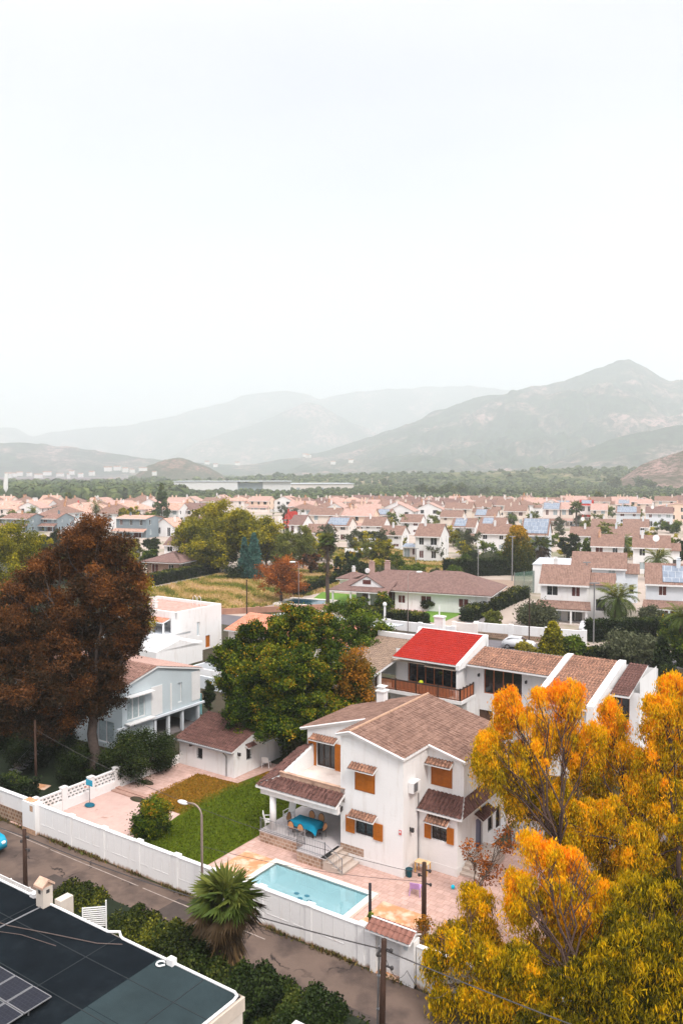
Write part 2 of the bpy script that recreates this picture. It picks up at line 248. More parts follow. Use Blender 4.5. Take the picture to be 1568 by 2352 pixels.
# ------------------------------------------------------------------ mesh helpers
class MB:
    def __init__(s): s.v = []; s.f = []; s.m = []
    def face(s, pts, mi=0):
        n = len(s.v); s.v += [tuple(p) for p in pts]; s.f.append(tuple(range(n, n + len(pts)))); s.m.append(mi)
    def raw(s, pts, faces, mi=0):
        n = len(s.v); s.v += [tuple(p) for p in pts]
        for f in faces: s.f.append(tuple(n + i for i in f)); s.m.append(mi)
    def obox(s, f, u0, u1, o0, o1, z0, z1, mi=0):
        p = [f(u, o, z) for z in (z0, z1) for (u, o) in ((u0, o0), (u1, o0), (u1, o1), (u0, o1))]
        s.raw(p, ((3, 2, 1, 0), (4, 5, 6, 7), (0, 1, 5, 4), (1, 2, 6, 5), (2, 3, 7, 6), (3, 0, 4, 7)), mi)
    def box(s, x0, x1, y0, y1, z0, z1, mi=0): s.obox(lambda u, o, z: (u, o, z), x0, x1, y0, y1, z0, z1, mi)
    def prism(s, pts, th, mi=0):      # closed slab below a polygon given in 3-D
        n = len(pts); q = [(p[0], p[1], p[2] - th) for p in pts]
        s.raw(list(pts) + q, [tuple(range(n)), tuple(range(2 * n - 1, n - 1, -1))] + [(i, n + i, n + (i + 1) % n, (i + 1) % n) for i in range(n)], mi)
    def ext(s, poly, z0, z1, mi=0): s.prism([(x, y, z1) for x, y in poly], z1 - z0, mi)
    def tube(s, pts, rs, n=8, mi=0, cap=True):
        P = [Vector(p) for p in pts]; rings = []
        if not hasattr(rs, '__len__'): rs = [rs] * len(P)
        for i, p in enumerate(P):
            d = (P[min(i + 1, len(P) - 1)] - P[max(i - 1, 0)]).normalized()
            x = d.cross(Vector((0, 0, 1)) if abs(d.z) < .95 else Vector((1, 0, 0))).normalized(); y = d.cross(x)
            rings.append([p + (x * math.cos(2 * math.pi * k / n) + y * math.sin(2 * math.pi * k / n)) * rs[i] for k in range(n)])
        fs = []
        for i in range(len(P) - 1):
            for k in range(n): a = i * n + k; b = i * n + (k + 1) % n; fs.append((a, b, b + n, a + n))
        if cap: fs += [tuple(range(n))[::-1], tuple((len(P) - 1) * n + k for k in range(n))]
        s.raw([q for r in rings for q in r], fs, mi)
    def ball(s, c, rx, ry, rz, n=10, m=6, mi=0):
        pts = [(c[0] + rx * math.sin(math.pi * j / m) * math.cos(2 * math.pi * k / n), c[1] + ry * math.sin(math.pi * j / m) * math.sin(2 * math.pi * k / n), c[2] + rz * math.cos(math.pi * j / m)) for j in range(m + 1) for k in range(n)]
        s.raw(pts, [(j * n + k, (j + 1) * n + k, (j + 1) * n + (k + 1) % n, j * n + (k + 1) % n) for j in range(m) for k in range(n)], mi)
    def wall(s, p0, d, L_, z0, z1, holes=(), th=.18, mi=0):
        # outer skin of a wall running along d with its outside on the right hand; real reveals round each hole
        out = (d[1], -d[0]); f = lambda u, o, z: (p0[0] + d[0] * u + out[0] * o, p0[1] + d[1] * u + out[1] * o, z)
        us = sorted({0, L_} | {q for h in holes for q in h[:2]}); zs = sorted({z0, z1} | {q for h in holes for q in h[2:4]})
        for i in range(len(us) - 1):
            for j in range(len(zs) - 1):
                cu = (us[i] + us[i + 1]) / 2; cz = (zs[j] + zs[j + 1]) / 2
                if any(h[0] < cu < h[1] and h[2] < cz < h[3] for h in holes): continue
                s.face([f(us[i], 0, zs[j]), f(us[i + 1], 0, zs[j]), f(us[i + 1], 0, zs[j + 1]), f(us[i], 0, zs[j + 1])], mi)
        for u0, u1, a, b in [h[:4] for h in holes]:
            for (x, y, c_, e) in (((u0, a), (u0, b), 0, 0), ((u1, b), (u1, a), 0, 0), ((u0, b), (u1, b), 0, 0), ((u1, a), (u0, a), 0, 0)):
                s.face([f(x[0], 0, x[1]), f(y[0], 0, y[1]), f(y[0], -th, y[1]), f(x[0], -th, x[1])], mi)
        return f
    def build(s, name, m, parent=None, smooth=False):
        me = bpy.data.meshes.new(name); me.from_pydata(s.v, [], s.f)
        ms = m if isinstance(m, (list, tuple)) else [m]
        for q in ms: me.materials.append(q)
        if len(ms) > 1: me.polygons.foreach_set('material_index', s.m)
        if smooth: me.polygons.foreach_set('use_smooth', [True] * len(s.f))
        me.validate(); autouv(me); return link(name, me, parent)
def autouv(me):
    uv = me.uv_layers.new(name='UVMap'); nl = len(me.loops); out = np.zeros((nl, 2)); co = np.zeros(len(me.vertices) * 3); me.vertices.foreach_get('co', co); co = co.reshape(-1, 3)
    for p in me.polygons:
        n = p.normal; e = Vector((-n.y, n.x, 0))
        e = Vector((1, 0, 0)) if e.length < .02 else e.normalized()
        v = n.cross(e)
        for li in p.loop_indices:
            c = co[me.loops[li].vertex_index]; out[li] = (c[0] * e.x + c[1] * e.y + c[2] * e.z + 500, c[0] * v.x + c[1] * v.y + c[2] * v.z + 500)
    uv.data.foreach_set('uv', out.ravel())
def link(name, me, parent=None):
    o = bpy.data.objects.new(name, me); C.objects.link(o)
    if parent: o.parent = parent
    return o
def tag(o, label=None, cat=None, group=None, kind=None):
    if label: o['label'] = label
    if cat: o['category'] = cat
    if group: o['group'] = group
    if kind: o['kind'] = kind
    return o
def thing(name, label, cat, loc=(0, 0, 0), rz=0., group=None):
    o = bpy.data.objects.new(name, None); C.objects.link(o); o.location = loc; o.rotation_euler = (0, 0, rz); o.empty_display_size = .2
    return tag(o, label, cat, group)
def kids(o): return [c for c in KID.get(o.name, [])]
KID = {}
def copytree(o, loc, rz=None, label=None, scale=None, group=None):
    chs = {}
    for q in bpy.data.objects:
        if q.parent: chs.setdefault(q.parent.name, []).append(q)
    def rec(q, par):
        c = q.copy(); C.objects.link(c); c.parent = par
        for ch in chs.get(q.name, []): rec(ch, c)
        return c
    r = rec(o, None); r.location = loc
    if rz is not None: r.rotation_euler = (0, 0, rz)
    if label: r['label'] = label
    if group: r['group'] = group
    if scale: r.scale = (scale,) * 3 if isinstance(scale, (int, float)) else scale
    return r
def sheet(name, poly, z, m, world=False, th=None, frame=W):
    mb = MB(); pts = [(*(p if world else frame(*p)[:2]), z) for p in poly]
    mb.face(pts); o = mb.build(name, m); o['kind'] = 'structure'
    if sum((pts[i][0] * pts[(i + 1) % len(pts)][1] - pts[(i + 1) % len(pts)][0] * pts[i][1]) for i in range(len(pts))) < 0: o.data.flip_normals()
    return o
def tiles(mb, pts, du=.25, dv=.4, amp=.045, lift=.012, step=.022, mi=0, spu=6):
    # a field of barrel tiles lying on a convex roof polygon; columns run up the slope
    P = [Vector(p) for p in pts]; n = (P[1] - P[0]).cross(P[2] - P[0]).normalized()
    if n.z < 0: n = -n; P = P[::-1]
    e = Vector((-n.y, n.x, 0)).normalized(); v = n.cross(e); o = P[0]
    q = [((p - o).dot(e), (p - o).dot(v)) for p in P]
    u0 = math.floor(min(a for a, b in q) / du) * du; u1 = max(a for a, b in q); v0 = math.floor(min(b for a, b in q) / dv) * dv; v1 = max(b for a, b in q)
    nu = int((u1 - u0) / du * spu) + spu + 1; rows = int((v1 - v0) / dv) + 2
    bm = bmesh.new(); grid = []
    for r in range(rows):
        for k, hh in ((0, step), (1, 0.)):
            line = []
            for i in range(nu):
                u = u0 + i * du / spu; ph = (i % spu) / spu
                h = amp * abs(math.sin(math.pi * ph)) ** .8 + hh + lift
                vv = v0 + (r + k) * dv
                line.append(bm.verts.new(o + e * u + v * vv + n * h))
            grid.append(line)
    for j in range(len(grid) - 1):
        for i in range(nu - 1): bm.faces.new((grid[j][i], grid[j][i + 1], grid[j + 1][i + 1], grid[j + 1][i]))
    for i in range(len(P)):
        a = P[i]; b = P[(i + 1) % len(P)]; inward = n.cross(b - a).normalized()
        bmesh.ops.bisect_plane(bm, geom=bm.verts[:] + bm.edges[:] + bm.faces[:], plane_co=a, plane_no=-inward, clear_outer=True, dist=1e-5)
    bm.verts.index_update()
    mb.raw([tuple(x.co) for x in bm.verts], [tuple(x.index for x in f.verts) for f in bm.faces], mi); bm.free()

# ------------------------------------------------------------------ foliage
def leaves(name, lobes, n, L_, Wd, m, parent=None, seed=1, clumps=60, cl=.5, droop=0., shell=.7, tone='rand', topbias=0., zr=None, tmix=(.45, .35, .2)):
    g = np.random.default_rng(seed); lb = np.array(lobes, float); w_ = lb[:, 3] * lb[:, 4] * lb[:, 5]; w_ = w_ ** .67; w_ /= w_.sum()
    k = g.choice(len(lb), clumps, p=w_); d = g.normal(size=(clumps, 3)); d /= np.linalg.norm(d, axis=1)[:, None]
    if topbias: d[:, 2] = np.where((d[:, 2] < 0) & (g.random(clumps) < topbias), -d[:, 2], d[:, 2])
    r = shell + (1 - shell) * g.random(clumps); q_ = g.random(clumps); r = np.where(q_ < .25, r * g.random(clumps) ** .5, np.where(q_ > .86, r * 1.0 + .28 * g.random(clumps), r))
    cc = lb[k, :3] + d * r[:, None] * lb[k, 3:6]; ct = g.random(clumps)
    i = g.integers(0, clumps, n); off = g.normal(size=(n, 3)) * cl
    if droop:
        hang = g.exponential(droop, n); off[:, :2] *= (.75 + .5 * np.minimum(hang / droop, 1.5))[:, None] * .8; off[:, 2] = off[:, 2] * .55 - hang
    else: off[:, 2] *= .75
    p = cc[i] + off
    ax = g.normal(size=(n, 3));
    if droop: ax *= .38; ax[:, 2] -= 1.0
    ax /= np.linalg.norm(ax, axis=1)[:, None]
    sd_ = g.normal(size=(n, 3)); sd_ = np.cross(ax, sd_); sd_ /= np.linalg.norm(sd_, axis=1)[:, None] + 1e-9
    l = L_ * (.6 + .8 * g.random(n))[:, None]; wd = Wd * (.6 + .8 * g.random(n))[:, None]
    V = np.empty((n, 4, 3)); V[:, 0] = p - ax * l / 2; V[:, 1] = p + sd_ * wd / 2; V[:, 2] = p + ax * l / 2; V[:, 3] = p - sd_ * wd / 2
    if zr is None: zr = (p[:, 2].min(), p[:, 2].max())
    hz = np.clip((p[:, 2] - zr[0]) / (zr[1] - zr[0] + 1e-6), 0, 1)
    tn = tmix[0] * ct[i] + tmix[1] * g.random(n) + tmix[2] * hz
    return quads(name, V, tn, m, parent)
def quads(name, V, tn, m, parent=None):
    n = len(V); me = bpy.data.meshes.new(name); me.vertices.add(4 * n); me.vertices.foreach_set('co', V.ravel())
    me.loops.add(4 * n); me.loops.foreach_set('vertex_index', np.arange(4 * n, dtype=np.int32)); me.polygons.add(n)
    me.polygons.foreach_set('loop_start', np.arange(0, 4 * n, 4, dtype=np.int32)); me.polygons.foreach_set('loop_total', np.full(n, 4, dtype=np.int32))
    at = me.attributes.new('leaf_tone', 'FLOAT', 'FACE'); at.data.foreach_set('value', np.asarray(tn, dtype=np.float32))
    me.materials.append(m); me.update(calc_edges=True); return link(name, me, parent)
def limb(mb, a, b, r0, r1, seed, wob=.12, n=7, seg=5):
    g = random.Random(seed); a = Vector(a); b = Vector(b); L_ = (b - a).length; pts = []; rs = []
    for i in range(seg + 1):
        t = i / seg; p = a.lerp(b, t)
        if 0 < i < seg: p += Vector((g.uniform(-1, 1), g.uniform(-1, 1), g.uniform(-.5, .5))) * wob * L_ * .5
        pts.append(p); rs.append(r0 + (r1 - r0) * t)
    mb.tube(pts, rs, n)
def tree(label, cat, loc, lobes, n, L_, Wd, m, bark=BARK, r0=.25, fork=.35, seed=1, name='tree', group=None, limbs=None, twigs=0, sub=0, **k):
    # lobes are relative to the base: (x, y, z, rx, ry, rz)
    t = thing(name, label, cat, loc, 0, group); mb = MB(); top = max(l[2] + l[5] for l in lobes); cz = sum(l[0] for l in lobes) / len(lobes) * .4, sum(l[1] for l in lobes) / len(lobes) * .4
    fk = (cz[0] * fork, cz[1] * fork, top * fork); limb(mb, (0, 0, -.1), fk, r0, r0 * .7, seed, .06, 9)
    g = random.Random(seed)
    for j, l in enumerate(lobes):
        c = (l[0], l[1], l[2] + l[5] * .25); limb(mb, fk, c, r0 * .38, r0 * .10, seed + j, .11)
        for q in range(3 + twigs):
            a = g.uniform(0, 6.28); e = (l[0] + math.cos(a) * l[3] * .75, l[1] + math.sin(a) * l[4] * .75, l[2] + g.uniform(-.1, .8) * l[5])
            limb(mb, Vector(fk).lerp(Vector(c), g.uniform(.4, .9)), e, r0 * .16, r0 * .03, seed * 7 + q + j * 11, .2, 5, 4)
    mb.build('trunk', bark, t, True)
    leaves('crown', split(lobes, sub, seed=seed) if sub else lobes, n, L_, Wd, m, t, seed=seed, **k); return t
def split(lobes, k=3, f=.56, seed=1, sp=.62):
    g = random.Random(seed); out = []
    for l in lobes:
        for _ in range(k):
            a = g.uniform(0, 6.283); q = sp * g.uniform(.5, 1.1); e = g.uniform(-1, 1); s_ = f * g.uniform(.75, 1.25)
            out.append((l[0] + math.cos(a) * l[3] * q * (1 - e * e * .5), l[1] + math.sin(a) * l[4] * q * (1 - e * e * .5), l[2] + e * l[5] * .6, l[3] * s_, l[4] * s_, l[5] * s_))
    return out
def ell(cx, cy, cz, rx, ry, rz): return (cx, cy, cz, rx, ry, rz)
def round_lobes(h, r, base, n, seed, flat=1.):
    g = random.Random(seed); out = []
    cz = (h + base) / 2; rz = (h - base) / 2
    for i in range(n):
        a = i * 2.4 + g.uniform(-.3, .3); u = (i + .5) / n; z = cz + rz * (1 - 2 * u) * .62; q = math.sqrt(max(.02, 1 - (1 - 2 * u) ** 2)) * r * .58
        s = g.uniform(.42, .62)
        out.append((q * math.cos(a), q * math.sin(a), z, r * s, r * s, rz * s * flat))
    return out
G_DK = leafmat('dark_green_leaves', [(0, (.003, .008, .002)), (.45, (.011, .022, .004)), (.8, (.035, .055, .008)), (1, (.09, .10, .014))], .12)
G_MID = leafmat('mid_green_leaves', [(0, (.005, .014, .002)), (.35, (.028, .060, .004)), (.7, (.11, .16, .008)), (1, (.30, .30, .02))], .22)
G_CIT = leafmat('green_leaves_with_orange_tips', [(0, (.003, .009, .002)), (.34, (.018, .042, .003)), (.55, (.065, .105, .004)), (.74, (.20, .21, .006)), (.88, (.46, .24, .01)), (1, (.52, .15, .01))], .2)
G_PINE = leafmat('yellow_green_needles', [(0, (.006, .012, .002)), (.3, (.045, .058, .003)), (.6, (.23, .21, .005)), (1, (.60, .46, .010))], .25)
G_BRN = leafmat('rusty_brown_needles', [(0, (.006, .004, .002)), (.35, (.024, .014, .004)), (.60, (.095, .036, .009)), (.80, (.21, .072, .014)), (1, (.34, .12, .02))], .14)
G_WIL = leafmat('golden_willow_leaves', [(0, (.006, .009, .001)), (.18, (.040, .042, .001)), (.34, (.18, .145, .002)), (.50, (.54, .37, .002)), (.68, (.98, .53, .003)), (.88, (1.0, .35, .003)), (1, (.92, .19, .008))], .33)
G_ORA = leafmat('orange_leaves', [(0, (.06, .02, .006)), (.4, (.20, .06, .012)), (.75, (.42, .12, .015)), (1, (.62, .22, .02))])
G_YEL = leafmat('yellow_bush_leaves', [(0, (.06, .06, .01)), (.5, (.22, .20, .02)), (1, (.50, .38, .03))])
G_OLV = leafmat('olive_leaves', [(0, (.025, .032, .014)), (.5, (.075, .085, .04)), (1, (.16, .17, .09))])
G_BLU = leafmat('blue_green_needles', [(0, (.010, .04, .036)), (.5, (.045, .13, .11)), (1, (.12, .26, .20))])
G_HED = leafmat('hedge_leaves', [(0, (.003, .007, .001)), (.45, (.011, .021, .003)), (.72, (.05, .062, .006)), (1, (.22, .21, .015))], .1)
G_PALM = leafmat('palm_leaves', [(0, (.02, .04, .008)), (.5, (.06, .09, .015)), (.8, (.16, .17, .03)), (1, (.32, .20, .03))], .15)
G_DEAD = leafmat('dead_palm_leaves', [(0, (.015, .010, .005)), (.5, (.065, .040, .018)), (1, (.22, .13, .05))], .1)
G_FAR = leafmat('far_scrub_leaves', [(0, (.016, .032, .012)), (.5, (.055, .085, .028)), (1, (.14, .17, .045))], .0)
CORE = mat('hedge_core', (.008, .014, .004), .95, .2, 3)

def hedge(label, cat, f, L_, dep, h, n, leaf=.14, m=G_HED, group=None, name='hedge', loc=(0, 0, 0), rz=0., wav=.12, seed=3):
    # a clipped hedge: local x along its length, y depth
    t = thing(name, label, cat, loc, rz, group); mb = MB(); seg = max(2, int(L_ / 1.2)); g = np.random.default_rng(seed)
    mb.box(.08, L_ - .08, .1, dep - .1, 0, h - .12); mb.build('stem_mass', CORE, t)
    ar = np.array([L_ * dep, L_ * h, L_ * h, dep * h, dep * h]); k = g.choice(5, n, p=ar / ar.sum()); a = g.random(n); b = g.random(n)
    p = np.zeros((n, 3))
    p[k == 0] = np.c_[a * L_, b * dep, np.full(n, h)][k == 0]; p[k == 1] = np.c_[a * L_, np.zeros(n), b * h][k == 1]; p[k == 2] = np.c_[a * L_, np.full(n, dep), b * h][k == 2]
    p[k == 3] = np.c_[np.zeros(n), a * dep, b * h][k == 3]; p[k == 4] = np.c_[np.full(n, L_), a * dep, b * h][k == 4]
    bumpy = wav * (np.sin(p[:, 0] * 2.1 + seed) + np.sin(p[:, 0] * .9 + 2 * seed) + .6 * np.sin(p[:, 0] * 5.3 + p[:, 1] * 3)) * .5
    p += g.normal(size=(n, 3)) * leaf * .45; p[:, 2] += bumpy * (p[:, 2] / h)
    ax = g.normal(size=(n, 3)); ax /= np.linalg.norm(ax, axis=1)[:, None]; s_ = np.cross(ax, g.normal(size=(n, 3))); s_ /= np.linalg.norm(s_, axis=1)[:, None]
    V = np.stack([p - ax * leaf / 2, p + s_ * leaf * .4, p + ax * leaf / 2, p - s_ * leaf * .4], 1)
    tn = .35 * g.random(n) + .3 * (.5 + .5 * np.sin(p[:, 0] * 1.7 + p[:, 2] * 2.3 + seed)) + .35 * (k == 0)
    quads('foliage', V, tn, m, t); return t
def bush(label, loc, r, h, m=G_MID, n=3000, leaf=.16, cat='bush', name='bush', group=None, seed=1, clumps=None):
    t = thing(name, label, cat, loc, 0, group); mb = MB(); g = random.Random(seed)
    for q in range(5): a = q * 1.26; limb(mb, (0, 0, -.05), (math.cos(a) * r * .5, math.sin(a) * r * .5, h * .6), .05, .015, seed + q, .15, 5, 3)
    mb.build('stem', BARK, t)
    lb = [(g.uniform(-.3, .3) * r, g.uniform(-.3, .3) * r, h * g.uniform(.42, .55), r * g.uniform(.6, .8), r * g.uniform(.6, .8), h * .42) for _ in range(4)]
    leaves('foliage', lb, n, leaf, leaf * .6, m, t, seed=seed, clumps=clumps or 30, cl=r * .16, shell=.75); return t
def conifer(label, loc, r, h, m, n=4000, leaf=.2, name='cypress', cat='cypress', group=None, seed=1, z0=.05, pw=.8, bark=BARK, tm=(.5, .3, .2)):
    t = thing(name, label, cat, loc, 0, group); mb = MB(); mb.tube([(0, 0, -.1), (0, 0, h * .5), (0, 0, h * .95)], [max(.06, h * .014), h * .009, .02], 7); mb.build('trunk', bark, t)
    g = np.random.default_rng(seed); cn = max(24, n // 60); u = g.random(cn) ** 1.2; a = g.random(cn) * 6.283; rr = r * (1 - u) ** pw * (1 + .12 * g.normal(size=cn)); z = h * (z0 + (1 - z0) * u)
    cc = np.c_[rr * .85 * np.cos(a), rr * .85 * np.sin(a), z]; i = g.integers(0, cn, n); cl = r * .17 * (1 - u[i] * .6)
    p = cc[i] * np.c_[(.35 + .65 * g.random(n) ** .4)[:, None].repeat(2, 1), np.ones(n)] + g.normal(size=(n, 3)) * cl[:, None]; p[:, 2] = np.minimum(p[:, 2], h * 1.02)
    ax = g.normal(size=(n, 3)); ax[:, 2] += .8; ax /= np.linalg.norm(ax, axis=1)[:, None]; s_ = np.cross(ax, g.normal(size=(n, 3))); s_ /= np.linalg.norm(s_, axis=1)[:, None]
    V = np.stack([p - ax * leaf / 2, p + s_ * leaf * .38, p + ax * leaf / 2, p - s_ * leaf * .38], 1)
    quads('crown', V, tm[0] * g.random(cn)[i] + tm[1] * g.random(n) + tm[2] * p[:, 2] / h, m, t); return t
def palm(label, loc, h, fl, kind='date', nf=40, seed=1, name='palm_tree', tr=.18, skirt=0., group=None, m=G_PALM, wid=1., dense=1.):
    t = thing(name, label, 'palm', loc, 0, group); mb = MB(); g = np.random.default_rng(seed)
    k = 12; mb.tube([(0.04 * math.sin(i), 0.03 * math.cos(i * 1.3), -.1 + (h + .1) * i / k) for i in range(k + 1)], [tr * (1.15 - .3 * i / k + .08 * (i % 2)) for i in range(k + 1)], 9)
    mb.build('trunk', BARKG if kind == 'fan' else BARK, t, True)
    V = []; T = []; VD = []; TD = []
    def leaf(lst, tl, a, b, s_, tn): lst.append([a, (a + b) / 2 + s_, b, (a + b) / 2 - s_]); tl.append(tn)
    for i in range(nf):
        az = i * 2.39996 + g.normal() * .15; u = (i + .5) / nf; el = R(78) - R(120) * u ** 1.1 + g.normal() * .08
        hd = np.array([math.cos(az), math.sin(az), 0]); up = np.array([0, 0, 1.]); base = np.array([0, 0, h]); sd_ = np.array([-hd[1], hd[0], 0]); tone = .16 + .5 * (1 - u) * g.uniform(.6, 1.1) + .1 * g.random()
        if kind == 'fan':
            pl = fl * .5 * g.uniform(.85, 1.1); d = hd * math.cos(el) + up * math.sin(el); tip = base + d * pl; wv = np.cross(d, sd_); dead = u > 1 - skirt
            leaf(V if not dead else VD, T if not dead else TD, base, tip, sd_ * .02, tone)
            for q in range(int(26 * dense)):
                an = (q / (26 * dense - 1) - .5) * 4.6; dd = d * math.cos(an) + sd_ * math.sin(an); dd = dd - up * (.42 + .3 * (1 - math.cos(an)) + .2 * u); dd /= np.linalg.norm(dd)
                ln = fl * .55 * (1 - .25 * abs(an) / 2.2) * g.uniform(.9, 1.1); e = tip + dd * ln - up * ln * .15 * g.random(); nn = np.cross(dd, wv); nn /= np.linalg.norm(nn) + 1e-9
                leaf(V if not dead else VD, T if not dead else TD, tip, e, nn * ln * .045 + np.cross(nn, dd) * ln * .045, tone + .15 * g.random())
        else:
            ns = int(26 * dense); pp = base.copy(); e_ = el; st_ = fl / ns
            for q in range(ns):
                d = hd * math.cos(e_) + up * math.sin(e_); nx = pp + d * st_; leaf(V, T, pp, nx, sd_ * .025, tone); wv = np.cross(sd_, d)
                ll = fl * .26 * wid * math.sin(math.pi * (.12 + .8 * (q / ns))) ** .7
                for sg in (-1, 1):
                    dd = sd_ * sg * .85 + d * .55 + wv * .25 - up * .2 * g.random(); dd /= np.linalg.norm(dd); leaf(V, T, nx, nx + dd * ll * g.uniform(.85, 1.1), d * st_ * .38, tone + .2 * g.random())
                pp = nx; e_ -= R(95) / ns * (.6 + q / ns) * (.7 if el > 0.8 else 1)
    quads('crown', np.array(V), np.array(T), m, t)
    if skirt:
        for i in range(int(260 * skirt * dense)):
            az = g.random() * 6.283; z1 = h - g.random() * h * .45; z0 = max(.1, z1 - g.uniform(.9, 1.7)); r1 = tr * 1.1; r2 = tr + g.uniform(.25, .75) * fl * .5
            hd = np.array([math.cos(az), math.sin(az), 0]); a = hd * r1 + np.array([0, 0, z1]); b = hd * r2 + np.array([0, 0, z0]); sd_ = np.array([-hd[1], hd[0], 0])
            for q in range(5): leaf(VD, TD, a + (b - a) * .25, b + sd_ * (q - 2) * .13 + hd * g.normal() * .05, sd_ * .035, g.random())
        quads('dead_frond_skirt', np.array(VD), np.array(TD), G_DEAD, t)
    return t
#BODY

# ------------------------------------------------------------------ the setting: ground, roads, paths
sheet('ground', [(-5300, -60), (5300, -60), (5300, 10100), (-5300, 10100)], 0, SCRUB, True)
sheet('town_ground', [G(-500, 1480)[:2], G(-260, 1172)[:2], G(600, 1153)[:2], G(1250, 1150)[:2], G(2200, 1172)[:2], G(2400, 1500)[:2], (60, 20), (-60, 20)], .012, TOWNG, True)
sheet('soil', [(-60, -40), (60, -40), (60, 62), (-60, 62)], .02, SOIL)
sheet('road', [(-90, -13.9), (70, -13.9), (70, -7.9), (-90, -7.9)], .030, ASPH)
sheet('side_road', [(8.3, -7.9), (15, -7.9), (15, 62), (8.3, 62)], .030, ASPH2)
mb = MB()
def strip(mb, s0, s1, t, wd, z, g):
    s = s0
    while s < s1:
        e = min(s1, s + g.uniform(1.2, 4)); j = g.uniform(-.015, .015)
        mb.face([W(s, t - wd / 2 + j, z), W(e, t - wd / 2 + j, z), W(e, t + wd / 2 + j, z), W(s, t + wd / 2 + j, z)]); s = e + (g.uniform(.0, .5) if g.random() < .35 else 0)
strip(mb, -60, -2.5, -8.62, .06, .036, rnd); tag(mb.build('road_marking', mat('worn_line_paint', (.30, .25, .22), .9, .3, 3)), kind='structure')
mb = MB()
for i in range(26): mb.face([W(11.9, -6 + i * 2.6, .036), W(12.02, -6 + i * 2.6, .036), W(12.02, -4.2 + i * 2.6, .036), W(11.9, -4.2 + i * 2.6, .036)])
tag(mb.build('side_road_marking', mat('line_paint', (.6, .57, .55), .9, .2, 3)), kind='structure')
mb = MB(); g = random.Random(4)
for s0, t0, w_, d_ in ((-16, -11.4, 3.2, 1.1), (-8.5, -9.9, 1.6, 1.6), (1.2, -11.2, 4.5, .8), (9, -9.6, 2, 1.4)):
    mb.face([W(s0 + g.uniform(-.1, .1), t0, .035), W(s0 + w_, t0 + g.uniform(-.1, .1), .035), W(s0 + w_ + g.uniform(-.1, .1), t0 + d_, .035), W(s0, t0 + d_, .035)])
tag(mb.build('road_patches', mat('patch_asphalt', (.060, .046, .040), .95, .2, 1.5, .4, 30)), kind='structure')
# garden of the main house
sheet('garden_paving', [(-24, -7.75), (9.5, -7.75), (9.5, 6.5), (2.2, 6.5), (2.2, 14), (-10, 14), (-10, 9.5), (-24, 9.5)], .034, DECK)
sheet('gravel_yard', [(-22.6, -7.6), (-15.6, -7.6), (-15.6, -2.3), (-15.9, -.92), (-18.6, -.92), (-22.6, -.92)], .042, DECK2)
mb = MB(); mb.box(-22.55, -18.7, -.9, -.55, .02, .12); mb.box(-22.55, -18.75, -.549, -.2, .02, .20)
_o = mb.build('yard_step', mat('red_step', (.40, .25, .20), .9, .15, 3)); _o.location = (*O, 0); _o.rotation_euler = (0, 0, YAW); _o['kind'] = 'structure'
mb = MB(); mb.face([(-19.93, 4.8, .05), (-19.35, -.85, .05), (-15.9, -.92, .05), (-15.6, -2.3, .05), (-15.6, -7.5, .05), (-11, -7.5, .05), (-9.75, -6.2, .05), (-9.72, 8.2, .05), (-15.95, 8.2, .05), (-16.3, 5.05, .05)])
lw_ = mb.build('lawn', LAWN); lw_.location = (*O, 0); lw_.rotation_euler = (0, 0, YAW); lw_['kind'] = 'structure'
g = np.random.default_rng(5); n = 26000; p = np.c_[g.uniform(-19.9, -9.8, n), g.uniform(-7.4, 8.1, n), np.full(n, .05)]
keep = ((p[:, 1] > -.8) | (p[:, 0] > -15.5)) & ((p[:, 1] < 4.9) | (p[:, 0] > -15.8)) & ~((p[:, 1] < -6.2) & (p[:, 0] > -11)); p = p[keep]; n = len(p)
h_ = g.uniform(.04, .11, n); dx = g.normal(size=(n, 2)) * .05; sd2 = g.normal(size=(n, 3)) * .022; sd2[:, 2] = 0
tip = p + np.c_[dx, h_]; V = np.stack([p - sd2, p + sd2, tip + sd2 * .3, tip - sd2 * .3], 1)
dry = np.clip((np.maximum(-16.0 - p[:, 0], p[:, 1] - 6.4) + g.normal(size=n) * .35 + .2) / .8, 0, 1)
gb = quads('grass', V, np.clip(dry * .6 + .35 * g.random(n), 0, 1), leafmat('grass_blades', [(0, (.040, .062, .002)), (.4, (.14, .17, .005)), (.62, (.20, .13, .008)), (1, (.42, .19, .02))], .2)); gb.location = (*O, 0); gb.rotation_euler = (0, 0, YAW); gb['kind'] = 'stuff'
sheet('tan_patch', [(-9.1, -2.3), (-6.95, -2.3), (-6.95, -7.4), (-9.1, -7.4)], .042, TAN)
sheet('orange_patio', [(.35, -2.62), (2.9, -2.62), (2.9, -6.9), (.35, -6.9)], .042, TAN)
sheet('driveway', [(3.6, 6.5), (8.4, 6.5), (8.4, 16), (2.5, 16), (2.5, 9)], .042, CONC)

g = np.random.default_rng(77); n = 5200; ws = g.uniform(-30, 17, n); ws = ws[(np.sin(ws * 1.9) + np.sin(ws * .7 + 1) + g.normal(size=len(ws)) * .5) > -.1]; n = len(ws)
wp = np.array([W(a_, -7.8 - abs(b_)) for a_, b_ in zip(ws, g.normal(size=n) * .10)]); wp[:, 2] = .03; hh = g.uniform(.03, .20, n); sd2 = g.normal(size=(n, 3)) * .03; sd2[:, 2] = 0; tip = wp + np.c_[g.normal(size=(n, 2)) * .06, hh]
o_ = quads('weeds', np.stack([wp - sd2, wp + sd2, tip + sd2 * .3, tip - sd2 * .3], 1), g.random(n), leafmat('dry_weeds', [(0, (.03, .02, .01)), (.5, (.12, .08, .035)), (.8, (.08, .10, .02)), (1, (.30, .17, .06))], 0)); o_['kind'] = 'stuff'
